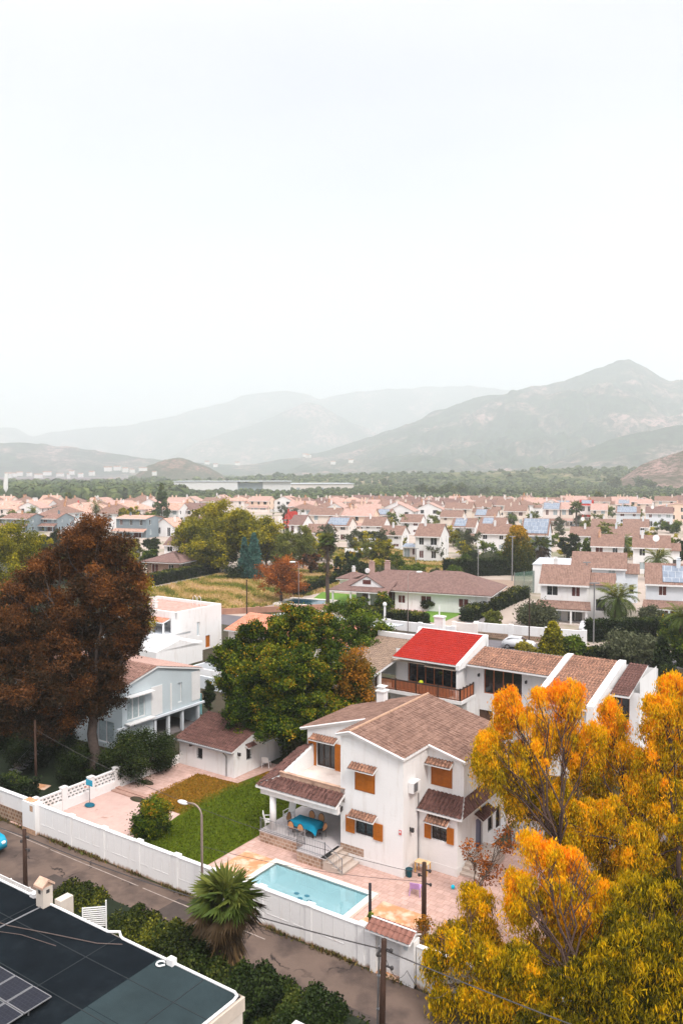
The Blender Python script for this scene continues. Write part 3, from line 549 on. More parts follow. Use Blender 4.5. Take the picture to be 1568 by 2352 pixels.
# ------------------------------------------------------------------ swimming pool
PX0, PX1, PY0, PY1 = -6.55, -.44, -6.1, -2.72
t = thing('swimming_pool', 'turquoise garden pool with pale stone rim behind the white street wall', 'pool', W(0, 0), YAW)
# the basin needs a hole through the paving, so its rim stands 0.30 m above it and the basin is shallow
mb = MB(); zb = .06; zt = .20
mb.face([(PX0, PY0, zb), (PX1, PY0, zb), (PX1, PY1, zb), (PX0, PY1, zb)])
for a, b in (((PX0, PY0), (PX1, PY0)), ((PX1, PY0), (PX1, PY1)), ((PX1, PY1), (PX0, PY1)), ((PX0, PY1), (PX0, PY0))): mb.face([(*b, zb), (*a, zb), (*a, zt), (*b, zt)])
mb.build('basin', POOLIN, t)
mb = MB(); r = .34
mb.box(PX0 - r, PX1 + r, PY1, PY1 + r, .03, zt); mb.box(PX0 - r, PX1 + r, PY0 - r, PY0, .03, zt); mb.box(PX0 - r, PX0, PY0, PY1, .03, zt); mb.box(PX1, PX1 + r, PY0, PY1, .03, zt)
mb.build('coping', COPING, t)
m, nt, bs = newmat('pool_water'); L = nt.links.new
tr = N(nt, 'ShaderNodeBsdfTransparent', Color=(.78, .93, .95, 1)); gl = N(nt, 'ShaderNodeBsdfGlossy', Roughness=.04); fr = N(nt, 'ShaderNodeFresnel', IOR=1.33); mx = N(nt, 'ShaderNodeMixShader')
tc = N(nt, 'ShaderNodeTexCoord'); nz = N(nt, 'ShaderNodeTexNoise', Scale=1.6, Detail=3.); L(tc.outputs['Object'], nz.inputs['Vector']); bp = N(nt, 'ShaderNodeBump', Strength=.12, Distance=.05); L(nz.outputs['Fac'], bp.inputs['Height'])
L(bp.outputs[0], gl.inputs['Normal']); L(bp.outputs[0], fr.inputs['Normal']); ml = N(nt, 'ShaderNodeMath', operation='MULTIPLY'); ml.inputs[1].default_value = 3.2; ml.use_clamp = True; L(fr.outputs[0], ml.inputs[0])
L(ml.outputs[0], mx.inputs[0]); L(tr.outputs[0], mx.inputs[1]); L(gl.outputs[0], mx.inputs[2]); L(mx.outputs[0], nt.nodes['Material Output'].inputs['Surface'])
mb = MB(); mb.face([(PX0, PY0, .15), (PX1, PY0, .15), (PX1, PY1, .15), (PX0, PY1, .15)]); mb.build('water', m, t)
for x, y in ((-3.75, -4.55), (-3.15, -4.45), (-3.3, -4.85), (-2.75, -4.78)):
    mb = MB(); mb.ball((x, y, .075), .16, .12, .012, 12, 4); mb.build('floor_mark', mat('teal_mark', (.0, .22, .32), .6, .1, 2), t)

# ------------------------------------------------------------------ boundary walls
def wall_panels(s0, s1, t0, h, step, name, label, z0=0):
    t = thing(name, label, 'wall', W(0, 0), YAW); mb = MB(); mb.box(s0, s1, t0, t0 + .2, 0, h); mb.build('wall_body', FENCEG, t)
    cp = MB(); cp.box(s0, s1, t0 - .025, t0 + .225, h, h + .05); cp.build('coping', FENCEW, t)
    s = s0 + step
    while s < s1 - .3:
        p = MB(); p.box(s - .17, s + .17, t0 - .05, t0 + .25, 0, h + .06); p.box(s - .21, s + .21, t0 - .08, t0 + .28, h + .06, h + .12); p.build('pillar', FENCEG, t)
        s += step
    k = int((s1 - s0) / .62); mb = MB()
    for i in range(1, k):
        x = s0 + i * .62; mb.box(x - .02, x + .02, t0 - .012, t0, .72, h)
    mb.build('panel_joint', FENCEW, t); mb = MB()
    for i in range(int((s1 - s0) / 1.6)): mb.box(s0 + .2 + i * 1.6, s0 + 1.5 + i * 1.6, t0 - .012, t0, .66, .70)
    mb.build('panel_ledge', FENCEW, t); return t
wall_panels(-20.9, 2.85, -7.75, 1.78, 2.9, 'garden_wall', 'long white panelled wall along the street beside lawn and pool')
wall_panels(5.1, 17.5, -7.75, 1.78, 2.9, 'garden_wall', 'white wall along the street seen through the golden trees')
t = thing('corner_pillar', 'white corner pillar with rusty top where the street walls meet', 'pillar', W(-21.5, -7.85), YAW)
mb = MB(); mb.box(-.65, .6, -.2, .35, 0, 1.95); mb.build('pillar_body', FENCEG, t); mb = MB(); mb.box(-.6, .2, -.1, .3, 1.95, 2.0); mb.build('cap', TAN, t)
mb = MB(); mb.box(-.68, .63, -.203, -.2, .05, .35); mb.box(.1, .4, -.204, -.2, 1.45, 1.8); mb.build('rust_stain', mat('bare_render', (.45, .28, .18), .9, .3, 6), t)
t = thing('neighbour_wall', 'white wall on a rubble stone base at the left end of the street', 'wall', W(-22.1, -7.6), YAW)
mb = MB(); mb.box(-40, 0, 0, .25, 0, .85); mb.build('stone_base', RUBBLE, t); mb = MB(); mb.box(-40, 0, .02, .23, .85, 1.75); mb.build('wall_body', FENCEW, t)
mb = MB(); mb.box(-40, 0, -.02, .27, 1.75, 1.8); mb.build('coping', FENCEW, t)
# left garden wall with rows of openings
t = thing('block_wall', 'white garden wall with open block lattice left of the gravel yard', 'wall', W(-22.8, -7.3), YAW)
mb = MB(); mb.box(0, .2, 0, 13, 0, .62); mb.build('wall_body', FENCEW, t)
for i in range(6):
    y0 = .5 + i * 2.15; mb = MB(); mb.box(-.04, .26, y0 - .2, y0 + .2, 0, 1.5); mb.box(-.07, .29, y0 - .23, y0 + .23, 1.5, 1.56); mb.build('pillar', FENCEW, t)
    if i == 5: break
    mb = MB(); a, b = y0 + .2, y0 + 1.95
    for z in (.62, .83, 1.04, 1.25): mb.box(.03, .17, a, b, z, z + .07)
    for z in (.69, .90, 1.11):
        for q in range(6): y = a + (b - a) * q / 6 + (.12 if z == .90 else 0); mb.box(.035, .165, y, y + .11, z, z + .14)
    mb.box(0, .2, a, b, 1.32, 1.38); mb.build('lattice_panel', FENCEW, t)

# ------------------------------------------------------------------ house helpers
def frame_f(p0, d):
    out = (d[1], -d[0]); return lambda u, o, z: (p0[0] + d[0] * u + out[0] * o, p0[1] + d[1] * u + out[1] * o, z)
def window(root, f, u0, u1, z0, z1, th=.16, kind='plain', fm=None, bars=False, sh=.6, shm=None, panes=2, name='window', pane=GLASS):
    fm = fm or WHITE2; shm = shm or WOODO; mb = MB(); b = .06
    if kind != 'closed':
        mb.obox(f, u0, u0 + b, -th, -th + .06, z0, z1); mb.obox(f, u1 - b, u1, -th, -th + .06, z0, z1); mb.obox(f, u0 + b, u1 - b, -th, -th + .06, z0, z0 + b); mb.obox(f, u0 + b, u1 - b, -th, -th + .06, z1 - b, z1)
        for i in range(1, panes): x = u0 + (u1 - u0) * i / panes; mb.obox(f, x - .035, x + .035, -th, -th + .065, z0 + b, z1 - b)
        w_ = mb.build(name, fm, root)
        mb = MB(); mb.face([f(u0, -th + .02, z0), f(u1, -th + .02, z0), f(u1, -th + .02, z1), f(u0, -th + .02, z1)]); mb.build('pane', pane, w_)
        if bars:
            mb = MB(); k = int((u1 - u0) / .12)
            for i in range(1, k): x = u0 + (u1 - u0) * i / k; mb.obox(f, x - .008, x + .008, -.05, -.034, z0, z1)
            for z in (z0 + .08, z0 + .3): mb.obox(f, u0, u1, -.06, -.044, z, z + .02)
            mb.build('grille', DARKM, w_)
    else:
        mb.obox(f, u0 - .04, u0 + .03, -.1, .02, z0 - .03, z1 + .03); mb.obox(f, u1 - .03, u1 + .04, -.1, .02, z0 - .03, z1 + .03); mb.obox(f, u0 + .03, u1 - .03, -.1, .02, z0 - .03, z0 + .03); mb.obox(f, u0 + .03, u1 - .03, -.1, .02, z1 - .03, z1 + .03)
        w_ = mb.build(name, WOODD, root)
    def leafb(a, c, o0):
        s_ = MB(); s_.obox(f, a, c, o0, o0 + .04, z0 - .02, z1 + .02)
        for (x, y) in ((a, a + .07), (c - .07, c)): s_.obox(f, x, y, o0 + .04, o0 + .055, z0 - .02, z1 + .02)
        for z in (z0 - .02, z1 - .06, (z0 + z1) / 2 - .04): s_.obox(f, a + .07, c - .07, o0 + .04, o0 + .055, z, z + .08)
        k = int((z1 - z0) / .07)
        for i in range(k): z = z0 + .08 + i * .07; s_.obox(f, a + .08, c - .08, o0 + .04, o0 + .05, z, z + .035)
        s_.build('shutter', shm, w_)
    if kind == 'closed': leafb(u0 + .02, (u0 + u1) / 2 - .01, -.05); leafb((u0 + u1) / 2 + .01, u1 - .02, -.05)
    if kind == 'open': leafb(u0 - sh, u0 - .01, .02); leafb(u1 + .01, u1 + sh, .02)
    return w_
def awning(root, f, u0, u1, z, out=.45, drop=.24, m=None, du=.19):
    mb = MB(); p = [f(u0, 0, z), f(u0, out, z - drop), f(u1, out, z - drop), f(u1, 0, z)]
    mb.prism(p, .05, 1); tiles(mb, p, .21, .25, .085, .01, .02)
    mb.build('window_awning', [m or TILEO, WHITE2], root, False)
def chimney(parent, x, y, z0, z1, w_=.5, m=WHITE, cap=True):
    mb = MB(); mb.box(x - w_ / 2, x + w_ / 2, y - w_ / 2, y + w_ / 2, z0, z1)
    if cap: mb.box(x - w_ / 2 - .07, x + w_ / 2 + .07, y - w_ / 2 - .07, y + w_ / 2 + .07, z1, z1 + .08); mb.box(x - w_ * .3, x + w_ * .3, y - w_ * .3, y + w_ * .3, z1 + .08, z1 + .3); mb.box(x - w_ / 2, x + w_ / 2, y - w_ / 2, y + w_ / 2, z1 + .3, z1 + .36)
    return mb.build('chimney', m, parent)
def lamp_on(root, f, u, z):
    mb = MB(); mb.obox(f, u - .04, u + .04, 0, .05, z - .1, z + .12); mb.obox(f, u - .07, u + .07, .1, .24, z - .12, z + .1); mb.obox(f, u - .02, u + .02, .05, .1, z + .04, z + .08); mb.build('wall_lantern', DARKM, root)

# ------------------------------------------------------------------ MAIN HOUSE
mh = thing('villa', 'white two storey villa with orange shutters and tiled porch beside the pool', 'house', W(0, 0), YAW)
mb = MB(); f1 = mb.wall((-4.07, 0), (1, 0), 4.07, 0, 6.50, [(-3.06 + 4.07, -1.82 + 4.07, 4.27, 5.42), (-3.08 + 4.07, -1.86 + 4.07, 1.74, 2.64)])
mb.face([(-4.07, 0, 6.5), (0, 0, 6.5), (0, 0, 6.62), (-3.35, 0, 7.42), (-4.07, 0, 7.2)])
mb.wall((0, 0), (0, 1), 2.8, 0, 6.5); mb.wall((-4.07, 3.3), (0, -1), 3.3, 0, 7.15)
fw = mb.wall((0, 1.7), (1, 0), 2.4, 0, 3.42, [(.84, 1.79, 1.80, 2.66)])
fu = mb.wall((0, 2.8), (1, 0), 2.25, 3.3, 6.0, [(.26, 1.50, 4.40, 5.5)])
mb.face([(0, 2.8, 6.0), (2.25, 2.8, 6.0), (0, 2.8, 6.58)])
fr_ = mb.wall((2.4, 1.7), (0, 1), 6.7, 0, 3.0, [(4.08 - 1.7, 5.0 - 1.7, .35, 2.35), (5.75 - 1.7, 6.45 - 1.7, .95, 1.95), (6.9 - 1.7, 7.6 - 1.7, .7, 2.05)])
mb.wall((2.25, 2.8), (0, 1), 6.1, 3.2, 5.98); mb.wall((2.4, 8.4), (-1, 0), 2.4, 0, 3.5); mb.wall((2.25, 8.9), (-1, 0), 11, 0, 5.9)
fd = mb.wall((-8.85, 3.3), (1, 0), 4.78, 0, 5.78, [(.72, 2.15, 3.56, 5.2)])
mb.face([(-8.85, 3.3, 5.78), (-4.07, 3.3, 5.78), (-4.07, 3.3, 7.2)]); mb.wall((-8.85, 8.9), (0, -1), 5.6, 0, 5.8)
mb.build('wall', WHITE, mh)
mb = MB(); mb.box(-4.07, 0.012, -.012, 0, 0, .5); mb.box(.0, .012, 0, 1.7, 0, .5); mb.box(.012, 2.412, 1.688, 1.7, 0, .5); mb.box(2.4, 2.412, 1.7, 3.6, 0, .5); mb.build('plinth', FENCEW, mh)
mb = MB(); S0 = -3.35
zr = lambda s: 7.5 - .245 * (s - S0)
zl = lambda s: 7.5 - .29 * (S0 - s)
def rp(poly, z): return [(s, q, z(s)) for s, q in poly]
right = [[(S0, -.2), (.14, -.2), (.14, 2.62), (S0, 2.62)], [(S0, 2.62), (2.42, 2.62), (2.42, 9.1), (S0, 9.1)]]
left = [[(-4.25, -.2), (S0, -.2), (S0, 3.15), (-4.25, 3.15)], [(-9.3, 3.15), (S0, 3.15), (S0, 9.1), (-9.3, 9.1)]]
for q in right: mb.prism(rp(q, zr), .14, 1)
for q in left: mb.prism(rp(q, zl), .14, 1)
for q in right: tiles(mb, rp(q, zr), .30, .42, .045)
for q in left: tiles(mb, rp(q, zl), .30, .42, .045)
rf = mb.build('roof', [TILEM, WHITE2], mh)
mb = MB(); mb.tube([(S0, -.22, 7.54), (S0, 9.12, 7.54)], .09, 8); mb.build('ridge', RIDGE, rf)
for q in ([(.14 + .05, -.2, zr(.14) - .02), (S0, -.22, 7.52)], [(S0, -.22, 7.52), (-4.25, -.22, zl(-4.25))], [(-9.3, 3.12, zl(-9.3)), (-4.2, 3.12, zl(-4.2))], [(.14, 2.6, zr(.14)), (2.42, 2.6, zr(2.42))]): mb = MB(); mb.tube(q, .055, 6); mb.build('verge_trim', WHITE2, rf)
chimney(rf, -6.6, 8.7, 5.9, 7.3, .55)
window(mh, f1, 1.01, 2.25, 4.27, 5.42, kind='closed'); awning(mh, f1, .72, 2.45, 5.74)
window(mh, f1, .99, 2.21, 1.74, 2.64, kind='open', fm=DKWOOD, bars=True, sh=.6); awning(mh, f1, .72, 2.45, 3.02)
window(mh, fw, .84, 1.79, 1.80, 2.66, kind='open', fm=DKWOOD, bars=True, sh=.42); awning(mh, fw, .55, 1.98, 3.06)
window(mh, fu, .26, 1.50, 4.40, 5.5, kind='closed', shm=mat('painted_shade_wood', (.36, .105, .012), .5, .2, 5)); awning(mh, fu, .0, 1.62, 5.86)  # darker copy of the shutter wood: the wing's shade is in its colour
window(mh, fd, .72, 2.15, 3.56, 5.2, kind='open', fm=DKWOOD, sh=.62, panes=3, name='terrace_door'); awning(mh, fd, .42, 2.35, 5.52)
window(mh, fr_, 2.38, 3.3, .35, 2.35, kind='plain', fm=mat('grey_blue_door', (.20, .20, .27), .6), panes=1, name='door', pane=mat('grey_blue_door_leaf', (.16, .16, .23), .6)); awning(mh, fr_, 2.15, 4.0, 2.75, .55, .3, TILED)
window(mh, fr_, 4.05, 4.75, .95, 1.95, fm=DKWOOD, bars=True); window(mh, fr_, 5.2, 5.9, .7, 2.05, fm=DKWOOD)
# lower skirt roof round the wing
mb = MB(); ea = 3.32
q1 = [(-.0, 1.5, ea), (2.75, 1.5, ea), (2.25, 2.8, 4.0), (0, 2.8, 4.0)]; q1 = [(0.02, 1.45, 3.46), (2.75, 1.45, 3.20), (2.26, 2.8, 3.98), (0.02, 2.8, 4.24)]
q2 = [(2.75, 1.45, 3.20), (2.75, 8.65, 3.20), (2.26, 8.65, 3.98), (2.26, 2.8, 3.98)]
q1 = [(0.02, 1.45, 3.36), (2.78, 1.45, 3.36), (2.26, 2.8, 4.02), (0.02, 2.8, 4.02)]; q2 = [(2.78, 1.45, 3.36), (2.78, 8.65, 3.36), (2.26, 8.65, 4.02), (2.26, 2.8, 4.02)]
for q in (q1, q2): mb.prism(q, .1, 1); tiles(mb, q, .26, .4, .07)
mb.build('lower_roof', [TILED, WHITE2], mh)
mb = MB(); mb.face([(2.4, 8.4, 3.0), (2.4, 1.7, 3.0), (2.4, 1.7, 3.42), (2.4, 8.4, 3.42)]); mb.face([(0, 1.7, 3.42), (2.4, 1.7, 3.42), (2.4, 1.68, 3.5), (0, 1.68, 3.5)]); mb.build('eave_band', WHITE, mh)
# porch: terrace slab, skirt tiles, parapet, column
mb = MB(); mb.box(-8.3, -4.1, .15, 3.28, 3.30, 3.55); mb.build('terrace', TERR, mh)
mb = MB(); mb.box(-8.45, -3.78, .0, .15, 3.3, 4.08); mb.box(-8.5, -3.76, -.03, .18, 4.08, 4.13); mb.build('parapet', mat('weathered_render', (.50, .33, .24), .9, .2, 3, .3, 12, col2=(.30, .17, .12), c2scale=1.6, c2lo=.5, c2hi=.7), mh)
mb = MB(); mb.raw([(-8.45, .15, 3.3), (-8.3, .15, 3.3), (-8.3, 3.28, 3.3), (-8.45, 3.28, 3.3), (-8.45, .15, 3.98), (-8.3, .15, 3.98), (-8.3, 3.28, 4.85), (-8.45, 3.28, 4.85)], ((3, 2, 1, 0), (4, 5, 6, 7), (0, 1, 5, 4), (1, 2, 6, 5), (2, 3, 7, 6), (3, 0, 4, 7))); mb.build('side_parapet', WHITE, mh)
mb = MB()
p1 = [(-9.65, -.85, 3.30), (-3.78, -.85, 3.30), (-3.78, .0, 3.78), (-8.45, .0, 3.78)]; p2 = [(-9.65, -.85, 3.30), (-8.45, .0, 3.88), (-8.35, 3.3, 4.95), (-9.5, 3.3, 4.45)]
mb.prism(p1, .12, 1); mb.prism(p2, .12, 1); tiles(mb, p1, .29, .4, .085)
d1 = [(p2[0]), (p2[1]), (p2[2])]; d2 = [p2[0], p2[2], p2[3]]; tiles(mb, d1, .26, .4, .055); tiles(mb, d2, .26, .4, .055)
mb.build('porch_roof', [TILED, WHITE2], mh)
mb = MB(); mb.box(-9.45, -3.85, -.62, -.38, 2.78, 3.2); mb.box(-9.45, -9.2, -.38, 3.2, 2.78, 3.2); mb.box(-9.2, -4.07, -.38, 3.3, 3.12, 3.2); mb.build('porch_beam', WHITE, mh)
mb = MB(); mb.tube([(-8.65, -.42, .7), (-8.65, -.42, 2.78)], .2, 16); mb.build('column', WHITE, mh, True)
mb = MB(); mb.box(-9.25, -4.09, -.95, 3.28, .0, .66); mb.box(-5.9, -4.09, -1.7, -.96, .0, .64); mb.build('porch_base', STONE, mh)
mb = MB(); mb.box(-9.28, -4.085, -.98, 3.28, .66, .70); mb.box(-5.93, -3.9, -1.73, -.98, .64, .70); mb.build('porch_floor', mat('porch_tiles', (.52, .48, .48), .5, .08, 1.5), mh)
for i in range(4):
    mb = MB(); z = .70 - .175 * i; s0 = -4.085 + .36 * i + .19; mb.box(s0 - .36 + (0 if i else .0), s0, -1.7, -.03, 0, z - .03); mb.box(s0 - .36, s0 + .03, -1.72, -.025, z - .03, z); mb.build('step', STEP, mh)
mb = MB(); mb.box(-4.07, -2.5, -.02, -.014, .5, .95); mb.build('stair_facing', STONE, mh)
def railing(parent, pts, h, name='railing', m=METAL):
    mb = MB()
    for i in range(len(pts) - 1):
        a = Vector(pts[i]); b = Vector(pts[i + 1]); n = max(1, int((b - a).length / .11))
        for z in (h, .12): mb.tube([a + Vector((0, 0, z)), b + Vector((0, 0, z))], .018, 5)
        for k in range(n + 1):
            p = a.lerp(b, k / n); big = k in (0, n); mb.tube([p, p + Vector((0, 0, h + (.05 if big else 0)))], .03 if big else .009, 5)
    mb.build(name, m, parent)
railing(mh, [(-9.2, -.93, .7), (-5.9, -.93, .7)], .75); railing(mh, [(-5.9, -.96, .7), (-5.9, -1.66, .7), (-4.0, -1.66, .7), (-2.85, -1.66, .1)], .85)
# small wall fittings
mb = MB(); mb.obox(f1, 3.82, 3.98, 0, .03, 2.38, 2.64); mb.build('wall_plaque', mat('red_plaque', (.55, .12, .12), .6), mh); mb = MB(); mb.obox(f1, 3.85, 3.95, .03, .036, 2.5, 2.6); mb.build('plaque_field', WHITE2, mh)
frs = frame_f((0, 0), (0, 1)); lamp_on(mh, frs, .75, 2.45); lamp_on(mh, f1, .12, 2.95)
mb = MB(); mb.obox(frs, .55, 1.35, .02, .32, 4.55, 5.12); ac = mb.build('air_conditioner', WHITE2, mh); mb = MB(); mb.obox(frs, .62, 1.05, .32, .335, 4.6, 5.07); mb.build('fan_grille', METAL, ac)
mb = MB(); mb.tube([(.05, 1.64, .1), (.05, 1.64, 4.2)], .025, 6); mb.build('drain_pipe', METAL, mh)
mb = MB()
for i in range(4): mb.box(2.41, 3.7 - .0 * i, 3.2 - .3 * i - .3, 3.2 - .3 * i, 0, .62 - .15 * i)
mb.box(2.42, 3.7, 3.2, 5.2, 0, .66); mb.build('side_steps', STEP, mh)
# retaining strip behind the terrace
# ------------------------------------------------------------------ porch furniture
FZ = .70
tb = thing('patio_table', 'long porch table under a turquoise cloth with hanging corners', 'table', W(-6.7, .3, FZ), YAW)
mb = MB(); mb.box(-.8, .8, -.42, .42, .70, .735); mb.build('tabletop', DKWOOD, tb)
for x in (-.72, .72):
    for y in (-.36, .36): mb = MB(); mb.box(x - .03, x + .03, y - .03, y + .03, 0, .70); mb.build('leg', DARKM, tb)
def cloth(hx, hy, z, drop, seed=2):
    mb = MB(); n = 12; ring = []
    per = [(-hx + 2 * hx * i / n, -hy) for i in range(n)] + [(hx, -hy + 2 * hy * i / 6) for i in range(6)] + [(hx - 2 * hx * i / n, hy) for i in range(n)] + [(-hx, hy - 2 * hy * i / 6) for i in range(6)]
    m_ = len(per); P = [(x, y, z) for x, y in per]
    for lv in (1, 2, 3):
        for i, (x, y) in enumerate(per):
            c = (abs(x) / hx) ** 6 * (abs(y) / hy) ** 6; d = drop * (1 + .95 * c) * lv / 3; fl = 1 + .05 * lv + .02 * math.sin(i * 2.1) * lv + .0 * c
            P.append((x * fl * (1 + .02 * lv * c), y * fl, z - d))
    P.append((0, 0, z)); ft = [(i, (i + 1) % m_, len(P) - 1) for i in range(m_)]
    for lv in range(3):
        for i in range(m_): a = lv * m_ + i; b = lv * m_ + (i + 1) % m_; ft.append((b, a, a + m_, b + m_))
    mb.raw(P, ft); return mb
c = cloth(.84, .46, .752, .26).build('tablecloth', TURQ, None, True); c.location = W(-6.7, .3, FZ); c.rotation_euler = (0, 0, YAW); tag(c, 'turquoise tablecloth draped over the long porch table', 'tablecloth')
def wicker_chair(label, s, q, rz, group='wicker chairs round the porch table'):
    t = thing('dining_chair', label, 'chair', W(s, q, FZ), YAW + rz, group)
    for x in (-.19, .19):
        for y in (-.18, .2): mb = MB(); mb.tube([(x * 1.1, y * 1.1, 0), (x, y, .44)], .016, 6); mb.build('leg', DARKM, t)
    mb = MB(); mb.box(-.22, .22, -.22, .22, .43, .47); mb.build('seat', DARKM, t)
    mb = MB(); n = 10; P = []
    for o in (0, .025):
        P += [(.2 * math.cos(math.pi * i / n), -.22 - .05 - o, .62 + .3 * math.sin(math.pi * i / n)) for i in range(n + 1)] + [(-.15, -.22 - o, .5), (.15, -.22 - o, .5)]
    k = n + 3; mb.raw(P, [tuple(range(k)), tuple(range(2 * k - 1, k - 1, -1))] + [(i, (i + 1) % k, (i + 1) % k + k, i + k) for i in range(k)]); mb.build('backrest', WICK, t)
    mb = MB(); mb.tube([(.17, -.2, .44)] + [(.22 * math.cos(math.pi * i / n), -.28, .62 + .32 * math.sin(math.pi * i / n)) for i in range(n + 1)] + [(-.17, -.2, .44)], .018, 6); mb.build('back_frame', DARKM, t)
for lb, s, q, rz in (('wicker backed chair at the near side of the turquoise table, by the lawn', -7.15, -.35, 0), ('wicker backed chair at the near side of the turquoise table, by the steps', -6.45, -.35, 0),
                     ('wicker backed chair behind the turquoise table, next to the white armchair', -7.0, .98, math.pi), ('wicker backed chair behind the turquoise table, next to the house wall', -6.3, .98, math.pi),
                     ('wicker chair at the lawn end of the turquoise table', -7.75, .3, -math.pi / 2), ('wicker chair at the house end of the turquoise table', -5.65, .3, math.pi / 2)): wicker_chair(lb, s, q, rz)
def armchair(label, loc, rz, m=WHITE2, group=None, high=.95):
    t = thing('plastic_chair', label, 'chair', loc, rz, group)
    for x in (-.25, .25):
        for y in (-.22, .25): mb = MB(); mb.tube([(x * 1.12, y * 1.12, 0), (x, y, .42)], .025, 6); mb.build('leg', m, t)
    mb = MB(); mb.box(-.26, .26, -.25, .27, .40, .44); mb.build('seat', m, t)
    mb = MB(); mb.obox(lambda u, o, z: (u, o - .26 * (z - .42), z), -.25, .25, -.26, -.22, .42, high); mb.build('backrest', m, t)
    if high > .9:
        for x in (-.28, .28): mb = MB(); mb.box(x - .03, x + .03, -.28, .24, .62, .65); mb.box(x - .02, x + .02, .18, .22, .4, .62); mb.build('armrest', m, t)
armchair('white plastic armchair on the porch corner beside the round column', W(-9.0, -.35, FZ), YAW - .9, group='white plastic armchairs on the porch')
armchair('white high backed plastic chair behind the column at the porch back', W(-8.55, 1.0, FZ), YAW + math.pi, group='white plastic armchairs on the porch', high=1.15)
armchair('white plastic chair beside the end wall of the tiled garden outhouse', W(-16.6, 8.6, .05), YAW + .4, high=.85)
armchair('small lilac plastic chair standing alone on the pink patio', W(1.4, -1.1, .034), YAW + .3, mat('lilac_plastic', (.48, .30, .62), .5), high=.75)
t = thing('side_table', 'small yellow wooden table against the house corner', 'table', W(.62, 1.1, .034), YAW)
mb = MB(); mb.box(-.4, .4, -.25, .25, .6, .63); mb.build('tabletop', mat('pale_yellow_wood', (.72, .50, .28), .6), t)
for x in (-.35, .35):
    for y in (-.2, .2): mb = MB(); mb.box(x - .025, x + .025, y - .025, y + .025, 0, .6); mb.build('leg', mat('yellow_wood', (.72, .40, .10), .6), t)
mb = MB(); mb.tube([(0, 0, .0), (0, 0, .42)], [.15, .18], 14); mb.tube([(0, 0, .42), (0, 0, .43)], .2, 14); o = mb.build('bucket', mat('dark_teal_plastic', (.0, .05, .07), .5)); o.location = W(.2, .35, .034); tag(o, 'dark teal plastic bucket at the house corner', 'bucket')
mb = MB(); mb.ball((0, 0, .1), .11, .11, .11, 14, 10); o = mb.build('ball', mat('cyan_plastic', (.0, .5, .7), .4), None, True); o.location = W(2.75, .5, .034); tag(o, 'small cyan ball lying on the pink patio', 'ball')
mb = MB(); mb.box(-.75, .75, -.42, .42, 0, .55); mb.box(-.79, .79, -.46, .46, .55, .62); o = mb.build('storage_box', mat('dark_grey_plastic', (.07, .075, .09), .5)); o.location = W(-9.5, -6.9, .05); o.rotation_euler = (0, 0, YAW); tag(o, 'dark grey storage box behind the street wall by the lawn', 'box')
# basketball hoop, planter debris
t = thing('basketball_hoop', 'small turquoise basketball hoop on a thin pole in the gravel yard', 'basketball hoop', W(-21.75, -3.35, .05), YAW)
mb = MB(); mb.ball((0, 0, .06), .38, .3, .12, 14, 6); mb.build('base', mat('dark_blue_plastic', (.0, .10, .16), .5), t); mb = MB(); mb.tube([(0, 0, .1), (0, 0, 1.5)], .025, 8); mb.build('pole', METAL, t)
mb = MB(); mb.box(-.32, .32, -.03, .0, 1.35, 1.75); mb.build('backboard', CARPAINT, t); mb = MB(); mb.tube([(.16 * math.cos(i * .628), -.2 + .16 * math.sin(i * .628), 1.35) for i in range(11)], .012, 5); mb.build('rim', mat('orange_rim', (.7, .2, .08), .5), t)
for s, q, r_, lb in ((-19.9, -.9, .45, 'dark leaf heap on the step of the gravel yard'), (-21.6, 1.5, .4, 'dark leaf heap against the lattice wall')):
    mb = MB(); mb.ball((0, 0, 0), r_ * 1.5, r_ * .7, .14, 14, 6); o = mb.build('leaf_heap', SOIL); o.location = W(s, q, .06); o.rotation_euler = (0, 0, YAW); tag(o, lb, 'leaf heap')

# ------------------------------------------------------------------ small outhouse
t = thing('outhouse', 'low white outhouse with a single sloping brown tile roof beside the lawn', 'outhouse', W(-22.55, 5.6), YAW)
mb = MB(); f = mb.wall((0, 0), (1, 0), 5.45, 0, 2.0, [(1.75, 2.35, .75, 1.6)]); fs_ = mb.wall((5.45, 0), (0, 1), 3.3, 0, 2.0, [(1.35, 1.95, .9, 1.8)]); mb.face([(5.45, 0, 2.0), (5.45, 3.3, 2.0), (5.45, 3.3, 3.02)]); mb.wall((5.45, 3.3), (-1, 0), 5.45, 0, 3.02); mb.wall((0, 3.3), (0, -1), 3.3, 0, 2.0); mb.face([(0, 3.3, 2), (0, 0, 2), (0, 3.3, 3.02)]); mb.build('wall', WHITE, t)
mb = MB(); p = [(-.3, -.3, 1.98), (5.5, -.3, 1.98), (5.5, 3.4, 3.12), (-.3, 3.4, 3.12)]; mb.prism(p, .1, 1); tiles(mb, p, .2, .36, .05); mb.build('roof', [TILED, WHITE2], t)
window(t, f, 1.75, 2.35, .75, 1.6, fm=WHITE2, bars=True, panes=1); window(t, fs_, 1.35, 1.95, .9, 1.8, bars=True, panes=1); awning(t, fs_, 1.2, 2.1, 2.12, .35, .2, TILED)
mb = MB(); mb.tube([(-.3, -.34, 1.9), (5.5, -.34, 1.9)], .05, 6); mb.tube([(4.6, -.3, 1.88), (4.75, -.06, 1.5), (4.75, -.06, .05)], .035, 6); mb.build('gutter', METAL, t); lamp_on(t, f, 1.3, 1.75); lamp_on(t, fs_, .4, 1.7)
mb = MB(); mb.box(5.3, 5.45, 3.3, 5.6, 0, 1.6); mb.build('yard_wall', WHITE, t)
mb = MB(); mb.tube([(0, 0, 0), (0, 0, .35)], [.14, .2], 10); o = mb.build('flower_pot', TAN); o.location = W(-17.5, 9.6, .04); tag(o, 'terracotta pot by the outhouse yard wall', 'pot')

